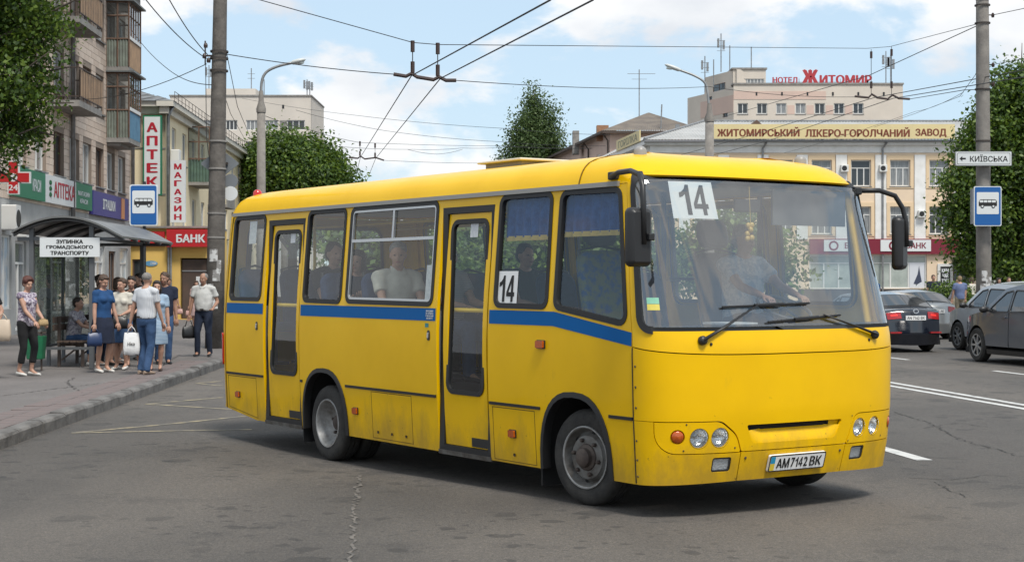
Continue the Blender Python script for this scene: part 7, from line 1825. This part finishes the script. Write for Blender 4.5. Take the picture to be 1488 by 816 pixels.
        m.ell(sho[s] - V((0, 0, .008)), .056 if not f else .047, .055, .055); limb(m, [neck - U * .02, sho[s]], [.050, .046] if not f else [.042, .038])
        if f: m.ell(pel + U * .335 + X * s * .068 + Fw * (.085 * g ** .4), .062, .055, .060)
    limb(m, [neck - U * .04, headc - V((0, 0, .03))], [.055 if not f else .047, .052 if not f else .044])
    # head: skull, jaw, nose, ears; turned by look
    Hm = Matrix.Translation(headc) @ Matrix.Rotation(twist + look[0], 4, 'Z') @ Matrix.Rotation(look[1], 4, 'X')
    R3 = Hm.to_3x3(); hp = lambda x, y, z: Hm @ V((x, y, z))
    m.ell(hp(0, .012, .028), .074, .092, .090, 16, 12, R3); m.ell(hp(0, -.022, -.035), .058, .066, .078, 14, 10, R3); m.ell(hp(0, -.055, -.082), .030, .028, .026, 10, 8, R3)
    m.ell(hp(0, -.092, -.018), .013, .020, .026, 8, 6, R3); m.ell(hp(0, -.072, .028), .048, .018, .012, 10, 6, R3)
    for s in (1, -1): m.ell(hp(s * .075, .008, -.008), .010, .020, .030, 8, 6, R3); m.ell(hp(s * .038, -.062, -.03), .022, .02, .022, 8, 6, R3)
    me = remesh(m, vox, 2, .5)
    # hands: palm, four fingers, thumb, appended to the body mesh
    mb = MB()
    for s in (1, -1):
        d = (wr[s] - el[s]).normalized(); side = d.cross(V((0, -1, 0)) if abs(d.y) < .8 else V((0, 0, 1))).normalized(); nrm = side.cross(d).normalized()
        inward = (pel + U * .2 - wr[s]); nrm = nrm if nrm.dot(inward) > 0 else -nrm; side = d.cross(nrm)
        Mr = Matrix((side, nrm, d)).transposed(); mb.ell(wr[s] + d * .045, .040, .018, .055, 10, 7, Mr)
        for i, (o_, ln) in enumerate(((-.030, .068), (-.010, .080), (.010, .075), (.029, .058))):
            b0 = wr[s] + d * .082 + side * o_; b1 = b0 + (d * math.cos(curl * .6) + nrm * math.sin(curl * .6)) * ln * .5; b2 = b1 + (d * math.cos(curl * 1.7) + nrm * math.sin(curl * 1.7)) * ln * .5
            mb.tube([b0 - d * .02, b0, b1, b2], [.0095, .0095, .0085, .0065], 6)
        ts = 1 if side.dot(V((0, -1, 0))) > 0 else -1; t0 = wr[s] + d * .025 + side * ts * .032; mb.tube([t0, t0 + side * ts * .018 + d * .028 + nrm * .012, t0 + side * ts * .016 + d * .058 + nrm * .022], [.013, .011, .008], 6)
    nb = len(me.vertices); vv = [tuple(v.co) for v in me.vertices] + mb.v; ff = [tuple(p.vertices) for p in me.polygons] + [tuple(i + nb for i in q) for q in mb.f]
    bpy.data.meshes.remove(me); me = bpy.data.meshes.new('body'); me.from_pydata(vv, [], ff); me.polygons.foreach_set('use_smooth', [True] * len(ff))
    body = put(me, 'body', skin, root)
    for s in (1, -1): MB().ell(hp(s * .031, -.083, .006), .011, .007, .006, 8, 6, R3).build('eye', M_eye, body, smooth=True)
    MB().ell(hp(0, -.088, -.056), .024, .007, .006, 10, 6, R3).build('mouth', M_lip, body, smooth=True)
    # hair
    st_, hm_ = hair
    if st_ != 'bald':
        q = MB(); hm_ = hm_ or H_dark
        q.ell(hp(0, .024, .050), .083, .094, .080, 16, 12, R3)
        q.ell(hp(0, .055, .01), .078, .062, .085, 14, 10, R3)
        if st_ == 'crop': q = MB(); q.ell(hp(0, .032, .042), .079, .088, .078, 16, 12, R3)
        if st_ == 'volume': q.ell(hp(0, .02, .075), .090, .092, .072, 14, 10, R3); q.ell(hp(.055, .0, .055), .045, .07, .06, 10, 8, R3); q.ell(hp(-.055, .0, .055), .045, .07, .06, 10, 8, R3); q.ell(hp(0, -.042, .096), .064, .038, .026, 10, 8, R3)
        if st_ in ('bob', 'long'):
            for s in (1, -1): q.ell(hp(s * .066, .01, -.03), .026, .055, .10, 10, 8, R3)
            q.ell(hp(0, .06, -.05), .075, .045, .10 if st_ == 'bob' else .17, 12, 8, R3); q.ell(hp(0, -.046, .092), .060, .032, .020, 10, 8, R3)
        if st_ == 'bun': q.ell(hp(0, .115, .05), .042, .040, .042, 12, 8, R3); q.ell(hp(0, -.042, .094), .060, .036, .018, 10, 8, R3)
        if st_ == 'tail': q.ell(hp(0, .11, .0), .030, .034, .045, 10, 8, R3); q.ell(hp(0, .125, -.075), .026, .028, .085, 10, 8, R3); q.ell(hp(0, -.044, .094), .060, .034, .018, 10, 8, R3)
        hme = folds(remesh(q, .014, 1, .5), .004, 40)
        put(hme, 'hair', hm_, root)
    # top
    if top:
        q = MB(); torso(q, (-.16 if kind != 'dress' else -.10) if top not in TUCK else .0, .955, .013, 1.02)
        for s in (1, -1):
            q.ell(sho[s] - V((0, 0, .006)), .072 if not f else .062, .070, .068); limb(q, [neck - U * .045 + X * s * .035, neck.lerp(sho[s], .55) - U * .01, sho[s]], [.052, .060, .062] if not f else [.046, .053, .054])
            if f: q.ell(pel + U * .335 + X * s * .068 + Fw * (.088 * g ** .4), .070, .062, .066)
            a_, b_ = sho[s], el[s]; t_ = {'none': .12, 'short': .62, 'elbow': .95, 'long': 1.0}[sleeve]
            r0, r1 = (.058, .066) if not f else (.050, .056)
            a2 = a_.lerp(b_, .06); q.tube([a2, a2.lerp(b_, .12), a_.lerp(b_, t_)] if t_ > .2 else [a2, a_.lerp(b_, t_ + .05)], [r0 * .8, r0 * 1.12, r1] if t_ > .2 else [r0 * .8, r0], 12)
            if sleeve == 'long': limb(q, [b_, b_.lerp(wr[s], .93)], [.047, .036]); q.ell(b_, .05, .05, .05)
        put(folds(remesh(q, vox * 1.1, 3, .5), .006), 'shirt' if sex == 'm' else 'blouse', top, root)
        if sex == 'm' and sleeve != 'long' and top in (C_white, C_plaid, C_ivory, C_check):
            q = MB(); cc_ = pel + U * .515; 
            for s in (1, -1): q.grid([[cc_ + X * s * a + Fw * (b_ + .004) + U * z for a, b_, z in ((.058, -.02, .035), (.056, .03, .025), (.03, .068, -.005), (.012, .080, -.035))], [cc_ + X * s * a + Fw * (b_ + .012) + U * z for a, b_, z in ((.078, -.02, .0), (.078, .04, -.012), (.055, .075, -.04), (.02, .092, -.055))]])
            q.build('collar', top, root, smooth=True)
    # bottoms
    if bottom and legs:
        q = MB()
        if kind in ('trousers', 'capri', 'shorts'):
            torso(q, -.23, .10, .010)
            for s in (1, -1):
                e_ = {'trousers': 1.0, 'capri': .62, 'shorts': .1}[kind]; an2 = kn[s].lerp(an[s] + V((0, .0, -.035)), e_)
                limb(q, [hip[s], hip[s].lerp(kn[s], .5)], [.094 * g ** .5, .085 * g ** .4]); q.tube([hip[s].lerp(kn[s], .45), kn[s]], [.086 * g ** .4, .068], 12); q.ell(kn[s], .069, .069, .069)
                if e_ > .2: q.tube([kn[s], kn[s].lerp(an2, .5), an2], [.068, .064, .058 if kind == 'trousers' else .060], 12)
        else:
            hem = .50 if kind == 'skirt' else (.12 if kind == 'long' else .50); zt_ = pel.z
            if sit:
                torso(q, -.2, .12, .012); mid = (kn[1] + kn[-1]) / 2
                for s in (1, -1): q.tube([hip[s], kn[s] + V((0, -.02, .0))], [.105, .085], 12); q.ell(kn[s], .08, .08, .08)
            else:
                c0 = pel + U * .06; rows = []; fc_ = (feet[1] + feet[-1]) / 2
                for t_, a, b in ((0, .158, .120), (.12, .182, .145), (.35, .202, .178), (.65, .208, .190), (1, .200 if kind == 'long' else .215, .180 if kind == 'long' else .195)):
                    c_ = V((c0.x + (fc_.x - c0.x) * t_ * .6, c0.y + (fc_.y - c0.y) * t_ * .6, c0.z + (hem - c0.z) * t_)); rows.append([c_ + X * (a + .006 * math.sin(q_ * 7) * t_) * math.cos(q_) + Fw * (b + .008 * math.sin(q_ * 5) * t_) * math.sin(q_) for q_ in np.linspace(0, 2 * PI, 29)[:-1]])
                q.grid(rows, close=True); q.add(rows[0], [tuple(reversed(range(28)))]); q.add(rows[-1], [tuple(range(28))])
        if top in TUCK and kind == 'trousers' and not sit:
            b2 = MB(); A_ = np.array(tor); rw = [E(t_, interp(t_, A_[:, 0], A_[:, 1]) + .017, interp(t_, A_[:, 0], A_[:, 2]) + .017, interp(t_, A_[:, 0], A_[:, 3])) for t_ in (.02, .085)]; b2.grid(rw, close=True).build('belt', M_lea_, root, smooth=True)
        put(folds(remesh(q, vox * 1.15, 2, .5), .006, 9), {'trousers': 'trousers', 'capri': 'trousers', 'shorts': 'shorts'}.get(kind, 'skirt'), bottom, root)
    if shoes and legs:
        for s in (1, -1):
            fdir = V((s * .12, -1, 0)).normalized(); sd = V((-fdir.y, fdir.x, 0)); o = feet[s] + V((0, .03, 0)); rows = []
            for t_, w_, h_ in ((-.055, .022, .055), (-.04, .034, .068), (.02, .036, .070), (.08, .040, .055), (.13, .043, .045), (.175, .036, .036), (.195, .018, .024)):
                c_ = o + fdir * t_; rows.append([c_ + sd * w_ * math.cos(a) + V((0, 0, max(0, h_ * .5 + h_ * .52 * math.sin(a)) + .002)) for a in np.linspace(0, 2 * PI, 13)[:-1]])
            q = MB().grid(rows, close=True); q.add(rows[0], [tuple(range(12))]); q.add(rows[-1], [tuple(range(12))]); q.build('shoe', shoes, root, smooth=True)
    root.scale = (k, k, k)
    root['_w'] = 1; del root['_w']
    W = Matrix.Translation(V(loc)) @ Matrix.Rotation(yaw, 4, 'Z') @ Matrix.Scale(k, 4)
    return {'wr': {s: W @ (wr[s] + (wr[s] - el[s]).normalized() * .075) for s in (1, -1)}, 'sho': {s: W @ sho[s] for s in (1, -1)}, 'pel': W @ pel, 'M': W}
def face(px, py, z=PZ): return gnd(px, py, z)
D = R
TUCK += [C_white, C_plaid, C_ivory]
G_ = 'people waiting at the bus stop'
W_ = {}
# woman at the left with purse, looking right
W_[1] = person('woman in lilac patterned blouse and cropped black trousers holding a straw purse beside the bin', face(38, 545), D(62), 1.64, 'f', C_pat, C_black, hair=('volume', H_red), shoes=S_white, kind='capri', sleeve='none', girth=1.2, hands={1: (.15, -.27, .93), -1: (-.10, -.30, .93)}, feet={1: (.09, -.06, 0), -1: (-.09, .05, 0)}, group=G_, look=(0, .1))
# seated on the bench
bx = -8.02
W_[2] = person('woman in grey patterned blouse and jeans seated on the bench', (bx - .10, 29.75, PZ), D(78), 1.64, 'f', C_pat2, C_jean, hair=('short', H_dark), shoes=S_white, kind='capri', girth=1.25, pelvis=(0, .06, -.39), sit=True, feet={1: (.12, -.42, 0), -1: (-.12, -.36, 0)}, hands={1: (.12, -.40, .72), -1: (-.08, -.42, .70)}, group=G_, lean=.12)
W_[3] = person('dark haired woman in black seated deeper in the shelter', (bx - .06, 31.2, PZ), D(62), 1.62, 'f', C_black, C_jean, hair=('bob', H_dark), shoes=S_white, kind='capri', girth=1.15, pelvis=(0, .06, -.39), sit=True, feet={1: (.12, -.42, 0), -1: (-.12, -.36, 0)}, hands={1: (.12, -.36, .66), -1: (-.10, -.38, .66)}, group=G_, lean=.15)
W_[4] = person('woman in blue top and denim skirt holding a blue handbag by the shelter post', face(150, 540), D(48), 1.68, 'f', C_blue, C_navy, hair=('tail', H_brown), shoes=S_white, kind='skirt', girth=1.1, hands={1: (.22, -.14, .80), -1: (-.24, -.10, .80)}, group=G_, look=(.1, .3))
W_[5] = person('woman in pale blouse and denim skirt with a black shoulder bag', face(176, 536), D(-8), 1.62, 'f', C_ivory, C_jean, hair=('bun', H_brown), shoes=S_white, kind='skirt', girth=1.1, hands={1: (.14, -.30, 1.02), -1: (-.10, -.30, 1.0)}, group=G_, look=(-.3, .1))
W_[6] = person('dark haired woman standing behind the woman in blue', face(143, 524), D(150), 1.70, 'f', C_grey, C_jeand, hair=('bun', H_dark), shoes=S_black, group=G_)
W_[7] = person('woman in dark blouse with hand to her chin', face(193, 532), D(8), 1.66, 'f', C_black, C_black, hair=('bun', H_dark), shoes=S_brown, kind='capri', girth=1.1, hands={1: (.06, -.28, 1.02), -1: (-.03, -.17, 1.36)}, group=G_, look=(.2, .15))
W_[8] = person('bald man seen from behind in pale striped shirt and jeans carrying a white bag', face(211, 543), D(152), 1.72, 'm', C_plaid, C_jean, hair=('crop', H_grey), shoes=S_tan, girth=1.15, hands={1: (.30, .04, .80), -1: (-.27, -.14, .80)}, feet={1: (.10, -.03, 0), -1: (-.10, .06, 0)}, group=G_, look=(.35, 0))
W_[9] = person('man in navy t-shirt standing behind the man with the white bag', face(236, 528), D(20), 1.74, 'm', C_navy, C_jean, skin=SKIN2, hair=('short', H_brown), shoes=S_black, girth=1.1, group=G_, look=(-.4, 0))
W_[10] = person('woman in pale blue striped dress half hidden by the man with the white bag', face(226, 538), D(10), 1.58, 'f', C_dstr, C_dstr, hair=('bob', H_dark), shoes=S_brown, kind='dress', girth=1.1, group=G_)
W_[11] = person('woman in striped blouse and black trousers walking towards the stop', face(246, 482), D(8), 1.66, 'f', C_str, C_black, skin=SKIN2, hair=('bun', H_brown), shoes=S_tan, girth=1.25, sleeve='elbow', hands={1: (.30, -.08, .85), -1: (-.27, .02, .82)}, feet={1: (.08, -.16, 0), -1: (-.08, .14, .02)}, group=G_)
W_[12] = person('woman in grey top and black trousers far off by the brown door', face(271, 455), D(15), 1.64, 'f', C_grey, C_black, hair=('bob', H_grey), shoes=S_tan, sleeve='long', hands={1: (.08, -.22, 1.0), -1: (-.1, -.2, 1.0)}, vox=.018, group=G_)
W_[13] = person('woman in pink and white clothes walking beside the man in white', face(286, 480), D(5), 1.58, 'f', C_pink, C_pink, hair=('bob', H_brown), shoes=S_white, kind='dress', group=G_)
W_[14] = person('man in white shirt and dark trousers facing the bus with a black bag', face(295, 517), D(-4), 1.74, 'm', C_white, C_jeand, skin=SKIN2, hair=('crop', H_grey), shoes=S_black, girth=1.2, hands={1: (.26, -.20, .98), -1: (-.28, -.04, .78)}, feet={1: (.14, -.02, 0), -1: (-.12, .0, 0)}, group=G_)
W_[15] = person('man in dark red shirt walking away beside the thick pole', face(303, 470), D(170), 1.72, 'm', C_red, C_jeand, hair=('short', H_dark), shoes=S_black, vox=.018, group=G_)
W_[16] = person('dark clothed woman at the left edge carrying a cream bag', face(-14, 548), D(-30), 1.66, 'f', C_black, C_black, hair=('bob', H_dark), shoes=S_black, hands={1: (.26, -.08, .88), -1: (-.26, -.04, .80)}, group=G_)
W_[17] = person('man in pale shirt passing behind the crowd near the shop windows', face(176, 470), D(95), 1.72, 'm', C_ivory, C_khaki, hair=('short', H_grey), shoes=S_brown, vox=.018, group=G_)
W_[18] = person('woman in black top and denim skirt between the shelter post and the pale blouse', face(168, 530), D(60), 1.64, 'f', C_navy, C_jeand, hair=('bob', H_brown), shoes=S_black, kind='skirt', girth=1.15, hands={1: (.10, -.26, .96), -1: (-.10, -.26, .95)}, group=G_)
W_[19] = person('man in dark shirt behind the crowd near the oval sign', face(204, 522), D(-60), 1.73, 'm', C_black, C_black, hair=('short', H_dark), shoes=S_black, girth=1.1, group=G_)
W_[20] = person('grey haired woman in brown behind the pale blue dress', face(236, 520), D(200), 1.60, 'f', C_khaki, C_jeand, hair=('short', H_brown), shoes=S_black, girth=1.2, group=G_)
W_[21] = person('small distant man in white shirt walking by the annex door', face(262, 452), D(190), 1.74, 'm', C_plaid, C_khaki, hair=('short', H_dark), shoes=S_brown, vox=.02, group=G_)
W_[22] = person('small distant woman in red by the far pavement', face(279, 447), D(170), 1.64, 'f', C_red, C_black, hair=('bob', H_dark), shoes=S_black, vox=.02, group=G_)
# far side of the road
G2 = 'pedestrians on the far side'
person('man in blue shirt seen from behind at the bank window by the mirror', at(1269, 408, 66).xy[:] + (.15,), D(165), 1.74, 'm', C_blue, C_jeand, hair=('short', H_brown), shoes=S_black, hands={1: (.10, -.26, 1.30), -1: (-.27, -.05, .8)}, vox=.02, group=G2)
person('bearded man in dark shirt standing before the notice board', at(1357, 408, 67).xy[:] + (.15,), D(-5), 1.84, 'm', C_navy, C_black, hair=('short', H_brown), shoes=S_black, girth=1.15, vox=.02, group=G2)
person('man in steel blue t-shirt and pale shorts walking away', at(1394, 408, 60.5).xy[:] + (.155,), D(185), 1.76, 'm', C_steel, C_khaki, hair=('short', H_blond), shoes=S_tan, girth=1.15, kind='capri', vox=.02, group=G2)
person('stooping woman in grey beside the man in steel blue', at(1384, 408, 62).xy[:] + (.155,), D(60), 1.66, 'f', C_grey, C_khaki, hair=('bob', H_blond), shoes=S_tan, lean=.35, kind='skirt', vox=.02, group=G2)
person('person in lime shirt under the big tree at the right', at(1466, 408, 63).xy[:] + (.155,), D(10), 1.72, 'm', C_green, C_jeand, hair=('short', H_brown), shoes=S_black, vox=.02, group=G2)
person('woman in red under the big tree right of the pole', at(1450, 408, 65).xy[:] + (.155,), D(20), 1.70, 'f', C_red, C_jeand, hair=('bob', H_dark), shoes=S_black, vox=.02, group=G2)
person('person in beige left of the pole under the tree', at(1412, 408, 66).xy[:] + (.155,), D(200), 1.72, 'f', C_ivory, C_black, hair=('bob', H_brown), shoes=S_black, vox=.02, group=G2)
# inside the bus
G3 = 'people riding in the bus'
def inbus(x, y, z, label, yaw=0.0, **k):
    p = bus_pt(x, y, z); k.setdefault('vox', .014)
    return person(label, p, BT + yaw, group=G3, pelvis=(0, .06, -.40), sit=True, feet={1: (.11, -.42, 0), -1: (-.11, -.40, 0)}, shoes=S_black, **k)
FB = FL + .10
inbus(.34, 4.00, FB, 'grey haired passenger in pale shirt at the sliding window', D(-12), h=1.74, top=C_ivory, bottom=C_jeand, hair=('short', H_grey), hands={1: (.12, -.34, .72), -1: (-.12, -.34, .70)}, look=(-.35, .12))
inbus(.36, 4.86, FB, 'dark haired woman passenger behind the man at the sliding window', D(-20), h=1.66, sex='f', top=C_navy, bottom=C_black, hair=('bob', H_dark), hands={1: (.10, -.30, .78), -1: (-.08, -.30, .80)}, look=(-.5, .1))
inbus(.45, 5.48, FB, 'passenger in dark clothes seen from the side in the narrow window', 0, h=1.78, top=C_black, bottom=C_black, hair=('short', H_dark), hands={1: (.12, -.34, .72), -1: (-.12, -.34, .70)})
inbus(.92, 4.00, FB, 'passenger in checked shirt behind the front door glass', D(10), h=1.74, top=C_check, bottom=C_jean, hair=('short', H_dark), hands={1: (.12, -.34, .72), -1: (-.12, -.34, .70)})
inbus(BW - .80, 3.86, FB, 'passenger in dark clothes behind the route card window', 0, h=1.74, top=C_black, bottom=C_black, hair=('short', H_dark), hands={1: (.12, -.34, .72), -1: (-.12, -.34, .70)})
inbus(1.88, .86, FL + .20, 'bus driver in light blue shirt with hands on the steering wheel', 0, h=1.74, top=C_lblue, bottom=C_navy, skin=SKIN2, hair=('short', H_grey), girth=1.15, hands={1: (.19, -.40, .72), -1: (-.19, -.40, .72)}, curl=1.2)
# --- bags
def bag(name, label, grip, w, h, d, m, drop, strap=.30, mlet=None, yaw=0.0, txt=None, sag=.0):
    """soft bag hanging from a hand or shoulder"""
    b = thing(name, label, 'bag', grip - Vector((0, 0, strap + h)), yaw, group='bags carried by waiting people'); rows = []
    for t, a, e in ((0, .86, .5), (.04, .97, .9), (.3, 1.04, 1.05), (.65, 1.0, .95), (.92, .92, .45), (1, .88, .22)):
        rows.append([Vector((w / 2 * a * math.copysign(abs(math.cos(q)) ** .6, math.cos(q)), d / 2 * e * math.copysign(abs(math.sin(q)) ** .6, math.sin(q)), h * t + .008 * math.sin(q * 5 + t * 9))) for q in np.linspace(0, 2 * PI, 33)[:-1]])
    q = MB().grid(rows, close=True); q.add(rows[0], [tuple(reversed(range(32)))]); q.add(rows[-1], [tuple(range(32))]); q.build('pouch', m, b, smooth=True)
    for s in (1, -1): MB().tube([(-w * .28, s * d * .08, h * .97), (-w * .16, s * d * .05, h + strap * .6), (0, 0, h + strap), (w * .16, s * d * .05, h + strap * .6), (w * .28, s * d * .08, h * .97)], .007, 6).build('handle', mlet or m, b, smooth=True)
    if txt: text(txt, plane_f((0, -d * .56, 0), (1, 0, 0), (0, 0, 1)), -w * .22, w * .22, h * .42, h * .58, M_ink, b, bold=.01, d=-.006)
    return b
M_lea = mat('black_leather', (.012, .012, .013), .4); M_plb = mat('white_plastic_bag', (.72, .72, .71), .4, bump=.5, bscale=16); M_blb = mat('blue_leather', (.015, .035, .10), .4); M_cream_b = mat('cream_leather', (.52, .42, .32), .5); M_pinkb = mat('pink_leather', (.50, .30, .26), .5); M_straw = mat('straw_purse', (.42, .30, .15), .8, c2=(.30, .20, .10), vscale=60)
bag('shopping_bag', 'white plastic shopping bag with dark print in the hand of the bald man', W_[8]['wr'][1] + Vector((.06, -.10, .02)), .27, .37, .10, M_plb, 0, .11, yaw=.1, txt='Ніка')
bag('handbag', 'black holdall hanging from the hand of the man in the white shirt', W_[14]['wr'][-1], .28, .25, .12, M_lea, 0, .16, yaw=.5)
bag('handbag', 'blue handbag held by the woman in the blue top', W_[4]['wr'][-1], .25, .22, .11, M_blb, 0, .08, yaw=.4)
bag('handbag', 'black shoulder bag held in front by the woman in the pale blouse', W_[5]['wr'][1] + Vector((.02, -.05, 0)), .26, .20, .10, M_lea, 0, .02, yaw=.2)
bag('handbag', 'pink handbag carried beside the man in the white shirt', W_[13]['wr'][-1], .22, .17, .09, M_pinkb, 0, .08)
bag('handbag', 'cream bag of the woman at the left edge', W_[16]['wr'][1] + Vector((.10, 0, .25)), .26, .34, .12, M_cream_b, 0, .10)
bag('purse', 'small straw purse in the hands of the woman in lilac', (W_[1]['wr'][1] + W_[1]['wr'][-1]) / 2 + Vector((.03, -.02, .10)), .17, .10, .08, M_straw, 0, .02, yaw=.9)
bag('handbag', 'pale pink handbag of the woman in stripes', W_[11]['wr'][1], .20, .15, .08, M_pinkb, 0, .06)
bpy.data.scenes.remove(TMP)
